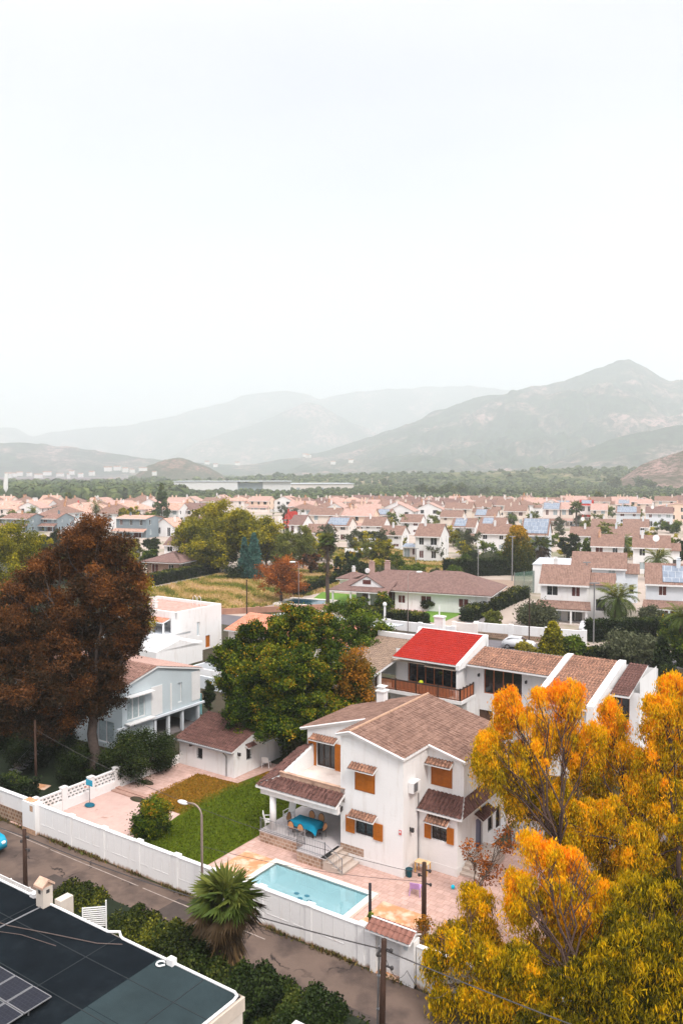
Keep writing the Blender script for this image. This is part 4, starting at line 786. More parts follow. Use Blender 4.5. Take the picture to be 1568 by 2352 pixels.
# ------------------------------------------------------------------ gate with tiled canopy
t = thing('garden_gate', 'white street gate under a little brown tile canopy', 'gate', W(2.85, -7.8), YAW)
mb = MB(); mb.box(0, .28, -.1, .4, 0, 2.05); mb.box(1.5, 2.2, -.1, .4, 0, 2.05); mb.box(.28, 1.5, .05, .3, 1.85, 2.05); mb.build('gate_wall', WHITE, t)
mb = MB(); mb.box(.29, 1.49, .2, .26, .08, 1.84); mb.box(.38, 1.4, .17, .2, .2, .85); mb.box(.38, 1.4, .17, .2, 1.0, 1.75); dr = mb.build('door', FENCEW, t); mb = MB(); mb.box(.4, .48, .1, .17, .9, 1.0); mb.build('handle', DARKM, dr)
mb = MB(); a = [(-.05, -.45, 2.06), (2.2, -.45, 2.06), (2.2, .12, 2.32), (-.05, .12, 2.32)]; b = [(-.05, .12, 2.32), (2.2, .12, 2.32), (2.2, .55, 2.12), (-.05, .55, 2.12)]
for q in (a, b): mb.prism(q, .06, 1); tiles(mb, q, .26, .35, .07)
mb.build('canopy', [mat('canopy_tile', (.22, .10, .075), .85, .3, 6), WHITE2], t); mb = MB(); mb.tube([(-.05, .12, 2.40), (2.2, .12, 2.40)], .035, 6); mb.build('ridge_bead', WHITE2, t)
mb = MB(); mb.box(.29, 1.49, -.1, .2, .0, .06); mb.build('threshold', TAN, t); mb = MB(); mb.box(1.7, 1.9, -.12, -.1, 1.6, 1.75); mb.build('number_plate', PALEBLUE, t)
mb = MB(); mb.tube([(0, 0, 0), (0, 0, .3)], [.1, .13], 8); t = thing('potted_plant', 'small potted plant on the wall beside the tiled gate canopy', 'plant', W(2.65, -7.5, 1.83)); mb.build('pot', TAN, t); leaves('leaves', [(0, 0, .4, .12, .12, .2)], 120, .16, .05, G_MID, t, clumps=8, cl=.06)

# ------------------------------------------------------------------ NEAR BUILDING with the dark flat roof
t = thing('flat_roofed_building', 'near building with dark flat roof edged by a white pipe, street side', 'building', W(0, 0), YAW)
RZ = 3.5; RX1, RT = 2.72, -16.3
mb = MB(); mb.wall((RX1 + .05, -30), (0, 1), 30 + RT + .05, 0, RZ); mb.wall((RX1 + .05, RT + .05), (-1, 0), 40, 0, RZ); mb.wall((-37, -30), (1, 0), 40, 0, RZ); mb.build('wall', CREAMP, t)
mb = MB(); mb.box(RX1 - .1, RX1 + .12, -30, RT + .1, RZ - .55, RZ - .05); mb.build('wall_band', mat('pinkish_band', (.52, .44, .37), .9, .1, 2), t)
mb = MB(); mb.box(-37, RX1, -30, RT, RZ - .1, RZ); rf = mb.build('roof', MEMB, t)
mb = MB()
for a, b in ((-1.3, RX1 - .02),): mb.face([(a, -19.7, RZ + .004), (b, -19.7, RZ + .004), (b, RT - .02, RZ + .004), (a - .0, RT - .02, RZ + .004)]); mb.face([(-1.3, -26, RZ + .004), (b, -26, RZ + .004), (b, -19.72, RZ + .004), (-1.3, -19.72, RZ + .004)])
mb.build('pale_membrane', MEMB2, rf)
mb = MB()
for i in range(6): y = RT - 1.6 - i * 2.05; mb.box(-37, RX1 - .05, y, y + .035, RZ + .003, RZ + .012)
for x in (1.0, -3.7, -8.6, -13.5): mb.box(x, x + .035, -26, RT - .1, RZ + .003, RZ + .013)
mb.build('membrane_seam', mat('membrane_edge', (.012, .017, .02), .7, .1, 3), rf)
mb = MB(); e = RZ + .03
mb.tube([(-37, RT, e), (-8.6, RT, e), (-8.3, RT - .12, e), (-7.9, RT, e), (-4.3, RT, e), (-4.2, RT + .05, e), (-3.9, RT + .25, e), (-3.6, RT + .05, e), (-3.4, RT, e), (2.45, RT, e), (2.65, RT - .1, e), (RX1, RT - .35, e), (RX1, -30, e)], .055, 8); mb.build('edge_pipe', WHITE2, rf, True)
mb = MB(); mb.tube([(-8.15, RT - .3, RZ + .03), (-8.3, -24, RZ + .03)], .03, 6); mb.build('cross_pipe', METAL, rf)
mb = MB(); mb.tube([(-.95 + .16 * math.cos(a_), RT - .32 + .16 * math.sin(a_), RZ + .05) for a_ in [R(60 + 20 * i) for i in range(13)]] + [(-.75, RT - .3, RZ + .06)], .035, 6); mb.build('hose_loop', WHITE2, rf)
mb = MB(); mb.box(-.78, -.48, RT - .2, RT + .05, RZ + .01, RZ + .25); mb.build('junction_box', WHITE2, rf)
mb = MB(); mb.box(-9.3, -9.0, RT - .12, RT + .1, RZ + .01, RZ + .18); mb.build('junction_box', WHITE2, rf)
t = thing('chimney_pot', 'small whitewashed chimney with little tiled hat on the dark roof edge', 'chimney', W(-8.2, -16.45, 3.2), YAW)
mb = MB(); mb.box(-.24, .24, -.24, .24, 0, 1.15); mb.build('shaft', CREAMP, t); mb = MB(); mb.prism([(-.3, -.32, 1.25), (.3, -.32, 1.25), (.3, 0, 1.5), (-.3, 0, 1.5)], .1); mb.prism([(-.3, 0, 1.5), (.3, 0, 1.5), (.3, .32, 1.25), (-.3, .32, 1.25)], .1); mb.box(-.2, .2, -.2, .2, 1.12, 1.3); mb.build('hat', mat('pale_tile', (.58, .38, .28), .9, .2, 5), t)
mb = MB(); mb.box(-.08, .08, -.252, -.24, .9, 1.05); mb.box(.24, .252, -.08, .08, .9, 1.05); mb.build('vent', DARKM, t)
mb = MB(); mb.box(.35, .75, -.1, .55, -.3, .55); o = mb.build('pillar', CREAMP); o.location = W(-8.2, -16.1, 3.2); o.rotation_euler = (0, 0, YAW); tag(o, 'short plastered pillar next to the chimney on the dark roof', 'pillar')
mb = MB(); mb.tube([(-14, -19.3, RZ + .04), (-11, -18.8, RZ + .05), (-8, -18.3, RZ + .04), (-6, -17.7, RZ + .06), (-4, -17.1, RZ + .05), (-3.1, -16.6, RZ + .06)], .018, 5); o = mb.build('cable', mat('old_cable', (.12, .09, .08), .8, .2, 5)); o.location = (*O, 0); o.rotation_euler = (0, 0, YAW); tag(o, 'long thin grey brown cable lying across the dark roof', 'cable')
mb = MB(); mb.tube([(-14, -19.6, RZ + .04), (-9, -19.2, RZ + .05), (-7, -18.4, RZ + .04), (-5.2, -18.1, RZ + .04)], .014, 5); o = mb.build('cable', mat('old_cable')) if False else mb.build('cable', MATS['old_cable']); o.location = (*O, 0); o.rotation_euler = (0, 0, YAW); tag(o, 'shorter thin cable curving beside the long one on the dark roof', 'cable')
pv0 = None
for r in range(4):
    for q in range(6):
        s = -2.5 - q * 1.06; tt = -20.25 - r * 1.12
        if pv0 is None:
            pv0 = thing('solar_panel', 'x', 'solar panel', W(s, tt, RZ + .18), YAW, 'solar panels on the dark flat roof')
            mb = MB(); mb.box(-1.02, 0, -1.08, 0, .0, .035); mb.build('frame', METAL, pv0); mb = MB(); mb.box(-.985, -.035, -1.045, -.035, .03, .04); mb.build('cells', PVM, pv0)
            mb = MB(); mb.box(-.98, -.94, -.9, -.86, -.18, 0); mb.box(-.1, -.06, -.9, -.86, -.18, 0); mb.build('stand', METAL, pv0); c = pv0
        else: c = copytree(pv0, W(s, tt, RZ + .18))
        c['label'] = ('dark solar panel in column %s from the right edge, row %s from the street' % (['one', 'two', 'three', 'four', 'five', 'six'][q], ['one', 'two', 'three', 'four'][r]))
# slatted fence left
t = thing('slat_fence', 'white slatted fence on a low wall between the road and the dark roof', 'fence', W(-26, -14.25), YAW)
mb = MB(); mb.box(0, 14.9, -.1, .1, 0, .7); mb.build('base_wall', FENCEW, t)
for i in range(10):
    x0 = i * 1.5; mb = MB(); mb.box(x0, x0 + .06, -.04, .04, .7, 2.05); mb.build('post', WHITE2, t)
    mb = MB()
    for k in range(10): mb.box(x0 + .07, x0 + 1.49, -.02, .02, .76 + k * .128, .76 + k * .128 + .095)
    mb.build('slat_panel', WHITE2, t)
t = thing('fence_panel', 'short white slatted screen standing between hedge and dark roof', 'fence', W(-6.3, -16.0, 0), YAW + .75)
mb = MB(); mb.box(0, .05, -.03, .03, 0, 3.75); mb.box(.95, 1.0, -.03, .03, 0, 4.0); mb.build('post', WHITE2, t); mb = MB()
for k in range(10): mb.box(.06, .94, -.015, .015, 2.9 + k * .09, 2.9 + k * .09 + .04)
mb.build('slat_panel', WHITE2, t)
mb = MB(); mb.face([(-3, -.9, 2.1), (1.4, -.9, 2.1), (1.4, 1.3, 2.1), (-3, 1.3, 2.1)]); 
t = thing('lean_to', 'white topped lean-to at the foot of the cream wall, bottom edge', 'shed', W(3.9, -15.2), YAW); mb = MB(); mb.box(0, 2.2, -1.6, .6, 0, 1.9); mb.build('wall', CREAMP, t); mb = MB(); mb.box(-.1, 2.3, -1.7, .7, 1.9, 2.0); mb.build('roof', WHITE2, t)

# ------------------------------------------------------------------ hedges, palm, poles, lamp, car along the near side of the road
def hedge_st(label, s0, s1, t0, t1, h, n, **k): return hedge(label, 'hedge', None, s1 - s0, t1 - t0, h, n, loc=W(s0, t0), rz=YAW, **k)
hedge_st('bushy hedge between the road and the dark roof, left of the palm', -11.0, -1.9, -15.7, -12.7, 2.2, 34000, leaf=.12, wav=.35, seed=4)
hedge_st('tall dark hedge behind the palm beside the road', -4.5, 2.2, -15.9, -13.3, 2.1, 24000, leaf=.13, m=G_DK, wav=.6, seed=8)
hedge_st('loose dark hedge right of the palm along the road edge', -.2, 5.6, -15.4, -12.3, 1.5, 26000, leaf=.13, m=G_DK, wav=.5, seed=12)
bush('purple tinged bush with thin upright shoots beside the palm', W(-3.6, -13.3), 1.3, 2.3, leafmat('purple_brown_leaves', [(0, (.02, .012, .008)), (.5, (.07, .04, .02)), (.8, (.10, .04, .05)), (1, (.28, .13, .03))]), 5000, .11, seed=3)
bush('round dark bush with yellowish tips at the roadside near the bottom', W(4.9, -12.6), .9, 1.3, G_HED, 5000, .11, seed=6)
palm('short bushy fan palm with dead skirt beside the road', W(-.95, -12.9), 4.15, 1.75, 'fan', 74, 5, tr=.26, skirt=.42)
def pole(label, s, tt, h, r, lean=(0, 0), fit=True, name='utility_pole', m=POLEW):
    t = thing(name, label, 'pole', W(s, tt), YAW); mb = MB(); mb.tube([(0, 0, -.1), (lean[0], lean[1], h)], [r, r * .8], 10); mb.build('shaft', m, t, True)
    if fit:
        mb = MB()
        for z, a_ in ((h - .35, .18), (h - .7, -.16), (h - 1.0, .2)): mb.box(lean[0] - .03, lean[0] + a_ * 1.6, -.03, .03, z, z + .05); mb.ball((lean[0] + a_ * 1.7, 0, z + .03), .07, .07, .09, 8, 5)
        mb.build('insulator', DARKM, t)
    return t
pole('dark wooden pole at the roadside near the slatted fence', -14.2, -13.3, 4.1, .12)
pole('tall dark wooden pole crossing the road view at the bottom', 6.1, -12.3, 4.75, .13, (.12, 0))
mb = MB(); mb.tube([(0, 0, 0), (.1, 0, 4.35)], .035, 8); t = thing('steel_pipe', 'thin steel pipe strapped beside the bottom wooden pole', 'pipe', W(5.85, -12.2), YAW); mb.build('pipe', METAL, t); mb = MB(); mb.box(.02, .35, -.05, .05, 3.2, 3.25); mb.box(.0, .35, -.05, .05, 1.9, 1.95); mb.build('strap', METAL, t)
pole('black wooden pole with wires rising from the pink patio', 3.6, -4.3, 3.65, .13, name='utility_pole')
mb = MB(); mb.box(-.22, .22, -.22, .22, 0, .6); mb.box(-.26, .26, -.26, .26, .6, .66); o = mb.build('pole_footing', FENCEW); o.location = W(3.62, -4.32); o.rotation_euler = (0, 0, YAW); tag(o, 'white block round the foot of the black patio pole', 'footing')
pole('short plain black post behind the tiled gate canopy', 1.85, -6.3, 3.0, .085, fit=False, name='post', m=mat('black_post', (.008, .008, .012), .7))
pole('dark wooden pole in the shady garden behind the left wall', -25.1, -5.0, 5.6, .09, fit=False)
def street_lamp(label, loc, h, arm, rz=0., hs=1.):
    t = thing('street_lamp', label, 'street lamp', loc, rz, 'curved arm street lamps'); mb = MB(); pts = [(0, 0, 0), (0, 0, h * .55), (0, 0, h - .55)] + [(arm * .45 * (1 - math.cos(a_)), 0, h - .55 + .5 * math.sin(a_)) for a_ in [R(15 * i) for i in range(1, 7)]] + [(arm * .8, 0, h - .1)]
    mb.tube(pts, [.06] * 3 + [.04] * (len(pts) - 3), 8); mb.build('post', mat('lamp_post_metal', (.30, .23, .20), .5, .1, 3, metal=.3), t, True)
    mb = MB(); mb.ball((arm, 0, h - .15), .36 * hs, .16 * hs, .1 * hs, 14, 8); mb.build('lamp_head', LAMPW, t, True); return t
street_lamp('grey curved street lamp in front of the lawn, pearl head to the left', W(-6.9, -8.25), 5.3, -1.3, YAW)
t = thing('parked_car', 'turquoise car at the left edge of the road', 'car', W(-22.4, -11.0), YAW)
mb = MB(); prof = [(-2., .35), (-2.0, .8), (-1.85, 1.0), (-1.2, 1.45), (.3, 1.5), (.95, 1.05), (1.75, .95), (2.0, .7), (2.0, .35)]
def car_body(mb):
    n = len(prof); P = []
    for y, sc_ in ((-.8, .97), (-.72, 1), (.72, 1), (.8, .97)): P += [(x * sc_, y * (.86 if z > 1.1 else 1), z if abs(y) < .75 or z > .5 else z) for x, z in prof]
    fs = [tuple(range(n)), tuple(range(4 * n - 1, 3 * n - 1, -1))]
    for k in range(3): fs += [(k * n + (i + 1) % n, k * n + i, (k + 1) * n + i, (k + 1) * n + (i + 1) % n) for i in range(n)]
    mb.raw(P, fs)
car_body(mb); mb.build('body', CARPAINT, t, True)
mb = MB(); mb.prism([(-.98, -.58, 1.515), (.28, -.58, 1.515), (.28, .58, 1.515), (-.98, .58, 1.515)], .005); mb.build('roof_panel', CARPAINT, t)
for sg in (-1, 1): mb = MB(); y = sg * .715; mb.raw([(-1.15, y, 1.38), (.3, y, 1.42), (.8, y * 1.05, 1.08), (-1.6, y * 1.05, 1.05)], [(0, 1, 2, 3)]); mb.build('side_window', GLASS, t)
mb = MB(); mb.raw([(.36, -.58, 1.46), (.36, .58, 1.46), (.93, .66, 1.09), (.93, -.66, 1.09)], [(0, 1, 2, 3)]); mb.build('windscreen', GLASS, t)
for x in (-1.25, 1.3):
    for y in (-.76, .76): mb = MB(); mb.tube([(x, y - .1, .32), (x, y + .1, .32)], .32, 16); wh = mb.build('wheel', DARKM, t); mb = MB(); mb.tube([(x, y - .11, .32), (x, y + .11, .32)], .18, 12); mb.build('rim', METAL, wh)
for y in (-.55, .55): mb = MB(); mb.ball((1.95, y, .68), .08, .17, .1, 8, 6); mb.build('headlight', LAMPW, t)
CAR = t
def wire(label, pts, sag, r=.015, name='overhead_wire'):
    mb = MB()
    for i in range(len(pts) - 1):
        a = Vector(pts[i]); b = Vector(pts[i + 1]); mb.tube([a.lerp(b, k / 16) - Vector((0, 0, sag * 4 * (k / 16) * (1 - k / 16))) for k in range(17)], r, 4, cap=False)
    o = mb.build(name, DARKM); tag(o, label, 'cable')
wire('thick dark wire hanging along the street wall between roadside poles', [W(-32, -13.0, 3.9), W(-14.2, -13.3, 3.75), W(6.15, -12.3, 4.35), W(28, -11.5, 4.5)], .35, .028)
wire('thin wire crossing the garden from the left pole to the patio pole', [W(-25.1, -5.0, 5.0), W(3.55, -4.35, 3.1)], 1.0, .014)
wire('second thin wire just below the first one at the patio pole', [W(-6.9, -8.25, 3.2), W(3.55, -4.35, 2.75)], .3, .012)
wire('thin loose wire looping beside the bottom wooden pole', [W(6.2, -12.3, 4.3), W(6.8, -11.6, 3.4), W(7.8, -10.2, 2.2)], .6, .01)

# ------------------------------------------------------------------ RED ROOF HOUSE
t = thing('villa', 'long white villa with red painted roof and wooden balcony behind the pool house', 'house', W(0, 0), YAW)
mb = MB()
fg = mb.wall((-14.2, 23.6), (1, 0), 6.5, 3.3, 6.6, [(1.15, 6.1, 3.75, 5.7)])
fa = mb.wall((-14.2, 22.6), (1, 0), 7.3, 0, 3.3, [(.3 + i * 1.36, 1.25 + i * 1.36, .1, 2.2) for i in range(5)])
mb.wall((-7.7, 22.2), (0, 1), 5.6, 3.3, 6.25); mb.face([(-7.7, 22.2, 6.25), (-7.7, 27.8, 6.25), (-7.7, 27.8, 7.75), (-7.7, 27.4, 7.75)]); mb.wall((-6.9, 22.6), (0, 1), 5, 0, 3.3)
f2 = mb.wall((-7.7, 24.1), (1, 0), 8.2, 0, 6.2, [(1.6, 4.9, 3.7, 5.75), (1.2, 2.4, .2, 2.3), (3.4, 4.2, .2, 2.3)])
f3 = mb.wall((.5, 19.0), (1, 0), 4.1, 0, 5.3, []); mb.wall((.5, 24.1), (0, -1), 5.1, 0, 5.4)
mb.raw([(4.6, 18.6, 0), (4.6, 27, 0), (4.6, 27, 7.3), (4.6, 26.2, 7.3), (4.6, 18.6, 5.65), (4.1, 18.6, 0), (4.1, 27, 0), (4.1, 27, 7.3), (4.1, 26.2, 7.3), (4.1, 18.6, 5.65)], [(0, 1, 2, 3, 4), (9, 8, 7, 6, 5), (4, 3, 8, 9), (3, 2, 7, 8), (0, 4, 9, 5)])
mb.raw([(0, 18.6, 5.4), (0, 26.2, 7.3), (0, 27, 7.3), (.45, 18.6, 5.4), (.45, 26.2, 7.3), (.45, 27, 7.3), (0, 18.6, 4.5), (.45, 18.6, 4.5), (0, 27, 4.5), (.45, 27, 4.5)], [(0, 1, 4, 3), (1, 2, 5, 4), (6, 0, 3, 7), (6, 8, 2, 1, 0), (3, 4, 5, 9, 7)])
mb.wall((4.6, 22.3), (1, 0), 2.2, 0, 6.1, [(.3, 1.5, 3.9, 5.6)]); mb.wall((6.8, 22.3), (0, 1), 5, 0, 7.1); mb.wall((6.8, 27.8), (-1, 0), 21, 0, 6.8)
mb.raw([(-7.7, 22.1, 6.2), (-7.4, 22.1, 6.2), (-7.4, 27.6, 7.85), (-7.7, 27.6, 7.85), (-7.7, 22.1, 5.8), (-7.4, 22.1, 5.8), (-7.4, 27.6, 6.0), (-7.7, 27.6, 6.0)], [(0, 1, 2, 3), (4, 5, 1, 0), (5, 6, 2, 1), (7, 4, 0, 3), (6, 7, 3, 2)])
mb.raw([(-14.3, 27.4, 7.2), (-7.4, 27.4, 7.2), (-7.4, 27.9, 7.8), (-14.3, 27.9, 7.8), (-14.3, 27.4, 4), (-7.4, 27.4, 4), (-7.4, 27.9, 4), (-14.3, 27.9, 4)], [(0, 1, 2, 3), (4, 5, 1, 0), (5, 6, 2, 1), (7, 4, 0, 3), (6, 7, 3, 2)])
mb.build('wall', WHITE, t)
p = [(-13.75, 22.2, 6.15), (-7.72, 22.2, 6.15), (-7.72, 27.6, 7.75), (-13.75, 27.6, 7.75)]; mb = MB(); mb.prism(p, .12, 1); tiles(mb, p, .2, .34, .035); mb.build('roof', [TILERED, WHITE2], t)
mb = MB(); mb.prism([(-7.3, 23.3, 6.1), (.02, 23.3, 6.1), (.02, 26.8, 6.95), (-7.3, 26.8, 6.95)], .12, 1); tiles(mb, [(-7.3, 23.3, 6.1), (.02, 23.3, 6.1), (.02, 26.8, 6.95), (-7.3, 26.8, 6.95)], .25, .4, .06)
p = [(.45, 18.6, 5.35), (4.1, 18.6, 5.35), (4.1, 26.8, 7.2), (.45, 26.8, 7.2)]; mb.prism(p, .12, 1); tiles(mb, p, .27, .4, .065)
rf = mb.build('roof', [TILEO, WHITE2], t)
mb = MB(); p = [(4.9, 21.4, 5.95), (6.3, 21.4, 5.95), (6.3, 26.8, 7.15), (4.9, 26.8, 7.15)]; mb.prism(p, .12, 1); tiles(mb, p, .24, .4, .06); mb.build('porch_roof', [TILED, WHITE2], t)
mb = MB(); p = [(-18.5, 16, 4.55), (-13.8, 16, 4.55), (-13.8, 27.5, 6.5), (-18.5, 27.5, 6.5)]; mb.prism(p, .16, 1); tiles(mb, p, .25, .4, .045); mb.box(-18.5, -14.32, 27.52, 27.8, 3, 7.0, 1); mb.build('terrace_roof', [tilemat('grey_brown_tiles', (.17, .12, .09), (.27, .19, .14), (.36, .26, .19), .25, .4), WHITE2], t)
for s_, y, z0_, z1_ in ((-14.1, 20.6, 0, 5.1), (-17.8, 16.6, 0, 4.4), (-14.1, 16.5, 0, 4.4)): mb = MB(); mb.tube([(s_, y, z0_), (s_, y, z1_)], .19, 12); mb.build('column', WHITE, t)
mb = MB(); mb.box(-16.6, -6.9, 21.45, 23.6, 3.28, 3.45); mb.build('balcony_floor', TERR, t)
mb = MB(); mb.box(-16.6, -6.88, 21.38, 21.45, 3.22, 3.5); mb.box(-6.9, -6.83, 21.38, 24.1, 3.22, 3.5); mb.build('balcony_edge', WHITE2, t)
def balustrade(x0, y0, x1, y1, z, h=.95):
    mb = MB(); a = Vector((x0, y0, z)); b = Vector((x1, y1, z)); n = int((b - a).length / .13); 
    for i in range(n + 1): p = a.lerp(b, i / n); mb.tube([p, p + Vector((0, 0, h))], .038, 6)
    mb.build('baluster_row', BALW, t); mb = MB(); mb.tube([a + Vector((0, 0, h)), b + Vector((0, 0, h))], .06, 6); mb.tube([a + Vector((0, 0, .1)), b + Vector((0, 0, .1))], .04, 6)
    for i in range(5): p = a.lerp(b, i / 4); mb.tube([p, p + Vector((0, 0, h + .12))], .07, 6)
    mb.build('handrail', DKWOOD, t)
balustrade(-15.0, 21.5, -7.0, 21.5, 3.45); balustrade(-7.0, 21.5, -7.0, 24.0, 3.45)
window(t, fg, 1.15, 6.1, 3.75, 5.7, th=.3, fm=BALW, panes=6, name='glass_doors'); window(t, f2, 1.6, 4.9, 3.7, 5.75, th=.2, fm=BALW, panes=4, name='glass_doors')
DOORB = mat('slatted_brown_door', (.11, .055, .035), .6, .2, 6)
for i in range(5): window(t, fa, .3 + i * 1.36, 1.25 + i * 1.36, .1, 2.2, fm=DOORB, pane=DOORB, panes=2, name='door'); 
for i in range(4): lamp_on(t, fa, 1.42 + i * 1.36, 1.6)
window(t, f2, 1.2, 2.4, .2, 2.3, fm=DOORB, pane=DOORB, name='door'); window(t, f2, 3.4, 4.2, .2, 2.3, fm=DOORB, pane=DOORB, name='door'); lamp_on(t, f2, 1.2, 5.2); lamp_on(t, f2, 5.3, 5.2); lamp_on(t, f2, 6.2, 4.0)
f4 = frame_f((4.6, 22.3), (1, 0)); window(t, f4, .3, 1.5, 3.9, 5.6, fm=BALW, panes=2)
mb = MB(); mb.obox(fg, .3, 3.4, .3, 1.0, 5.72, 5.8); mb.obox(fg, 3.4, 6.3, .3, 1.15, 5.62, 5.7); mb.build('rolled_awning', mat('cream_canvas', (.70, .58, .46), .8), t)
mb = MB(); mb.prism([(4.5, 20.8, 5.0), (5.0, 20.8, 5.0), (5.0, 21.9, 5.5), (4.5, 21.9, 5.5)], .1); mb.build('porch_rafter', BALW, t)
mb = MB(); mb.box(-.42, .42, -.3, .3, 0, 2.2); mb.box(-.5, .5, -.38, .38, 2.2, 2.3); o = mb.build('chimney', WHITE, t); o.location = (-12.35, 28.3, 6.6)
# balcony contents
mb = MB(); 
for x0, x1 in ((-13.6, -11.2), (-10.6, -8.2)):
    q = thing('balcony_sofa', 'dark sofa on the wooden balcony, %s half' % ('left' if x0 < -12 else 'right'), 'sofa', W((x0 + x1) / 2, 22.4, 3.45), YAW, 'dark sofas on the balcony')
    h_ = (x1 - x0) / 2; mb = MB(); mb.box(-h_, h_, -.4, .35, .1, .42); mb.build('seat', DARKM, q); mb = MB(); mb.box(-h_, h_, -.55, -.4, .1, .82); mb.build('backrest', DARKM, q)
mb = MB(); mb.ball((0, 0, .15), .2, .2, .16, 10, 6); o = mb.build('flower_bowl', mat('yellow_green_flowers', (.45, .5, .02), .7, .3, 12)); o.location = W(-10.9, 22.1, 4.2); tag(o, 'bowl of yellow green flowers between the dark balcony sofas', 'flowers')
mb = MB(); mb.box(-.25, .25, -.25, .25, 0, .75); o = mb.build('flower_stand', DARKM); o.location = W(-10.9, 22.1, 3.45); tag(o, 'small dark stand under the flower bowl on the balcony', 'stand')
bush('dark shrub in the small porch at the right end of the red roof villa', W(5.2, 20.6, 0), .9, 5.0, G_ORA, 1500, .14, seed=44)

# ------------------------------------------------------------------ PALE BLUE HOUSE
t = thing('blue_house', 'pale blue house with brown tiled gable behind the big rusty tree', 'house', W(0, 0), YAW)
mb = MB(); fb = mb.wall((-28, 4.8), (0, 1), 8.6, 2.0, 4.75, [(.5, 2.4, 2.35, 4.1), (6.0, 6.5, 2.5, 4.2)]); mb.face([(-28, 4.8, 4.75), (-28, 13.4, 4.75), (-28, 13.4, 4.9), (-28, 8.4, 6.0), (-28, 4.8, 5.2)])
mb.wall((-28, 4.8), (0, 1), 3.2, 0, 2.0); mb.wall((-31.5, 8), (0, 1), 5.4, 0, 2.0, [(.5, 1.6, .1, 1.9), (2.4, 3.6, .1, 1.9)]); fbf = mb.wall((-42, 4.8), (1, 0), 14, 0, 5.2, [(3, 5, .5, 2.2), (8, 10, 2.8, 4.2), (3, 5, 2.8, 4.2), (11, 13, .4, 2.2)]); mb.wall((-28, 13.4), (-1, 0), 14, 0, 4.9); mb.build('wall', PALEBLUE, t)
mb = MB(); p = [(-42, 4.3, 5.05), (-27.8, 4.3, 5.05), (-27.8, 8.4, 6.15), (-42, 8.4, 6.15)]; mb.prism(p, .12, 1); tiles(mb, p, .26, .4, .05); mb.build('roof', [TILEB, WHITE2], t)
mb = MB(); p = [(-42, 8.4, 6.15), (-27.8, 8.4, 6.15), (-27.8, 13.7, 4.95), (-42, 13.7, 4.95)]; mb.prism(p, .12, 1); tiles(mb, p, .26, .4, .03); mb.build('roof', [TILEP, WHITE2], t)
mb = MB(); mb.box(-27.98, -27.8, 4.2, 13.8, 1.85, 2.02); mb.build('string_course', WHITEB, t)
for y in (8.1, 9.6, 11.2, 13.1): mb = MB(); mb.box(-28.2, -27.95, y, y + .22, 0, 1.86); mb.build('column', WHITEB, t)
mb = MB(); mb.box(-31.5, -28, 8, 13.4, 1.88, 2.0); mb.box(-31.5, -28, 8, 13.4, 0, .12); mb.build('porch_floor', CONC, t)
for q in ((3.0, 4.2, 0, .05, 2.1, 4.5), (7.6, 8.6, 0, .06, 2.3, 4.8)): mb = MB(); mb.obox(fb, *q); mb.build('white_panel', WHITE2, t)
mb = MB(); mb.obox(fb, 5.1, 5.25, 0, .06, 2.1, 4.4); mb.build('drain_pipe', WHITE2, t)
CURT = mat('curtained_glass', (.35, .42, .44), .25, .2, 6)
window(t, fb, .5, 2.4, 2.35, 4.1, panes=3, pane=CURT); window(t, fb, 6.0, 6.5, 2.5, 4.2, panes=1, pane=PALEBLUE)
for a, b, c_, d_ in ((3, 5, .5, 2.2), (8, 10, 2.8, 4.2), (3, 5, 2.8, 4.2), (11, 13, .4, 2.2)): window(t, fbf, a, b, c_, d_, pane=CURT)
for q in ((4.3, 4.4), (2.15, 2.25)): mb = MB(); mb.obox(fb, .2, 2.9, .05, .65, *q); mb.build('bay_ledge', WHITE2, t)
# white outside stair in the shady garden
t = thing('outdoor_staircase', 'pale outdoor staircase in the dark garden under the rusty tree', 'staircase', W(-31, -1.5), YAW)
for i in range(9): mb = MB(); mb.box(-.6 - .0, .6, i * .28 - 1.5, i * .28 - 1.2, .18 * i, .18 * i + .06); mb.build('tread', METAL, t)
railing(t, [(.6, -1.5, .1), (.6, 1.0, 1.7)], .9, m=METAL)
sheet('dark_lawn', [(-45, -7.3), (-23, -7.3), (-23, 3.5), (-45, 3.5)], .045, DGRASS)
sheet('garden_path', [(-33, -5.2), (-26.5, -3.4), (-26.8, -2.6), (-33.4, -4.3)], .052, TAN)

# ------------------------------------------------------------------ WHITE FLAT ROOFED HOUSE
t = thing('white_house', 'white flat roofed house with terracotta roof terrace right of the rusty tree', 'house', W(0, 0), YAW)
mb = MB(); fr2 = mb.wall((-48.5, 30.5), (0, 1), 8.0, 0, 5.35, [(3.6, 4.1, 1.9, 3.6), (5.1, 5.9, .2, 1.7)]); mb.wall((-60, 33), (1, 0), 11.5, 0, 5.0, [(5.5, 7.5, 2.9, 4.2), (8.6, 10.2, 2.9, 4.2)]); ff2 = frame_f((-60, 33), (1, 0)); mb.wall((-48.5, 38.5), (-1, 0), 11.5, 0, 5.35); mb.wall((-60, 38.5), (0, -1), 8, 0, 5.35)
mb.box(-60, -48.5, 30.5, 30.8, 4.55, 5.35); mb.box(-48.8, -48.52, 30.8, 38.5, 5.0, 5.34); mb.box(-60, -48.8, 38.2, 38.5, 5.0, 5.34); mb.box(-49.3, -48.52, 30.52, 33, 2.7, 4.55); mb.build('wall', WHITE, t)
mb = MB(); mb.box(-60, -48.8, 30.8, 38.2, 4.9, 5.0); mb.build('roof_terrace', TILEP, t)
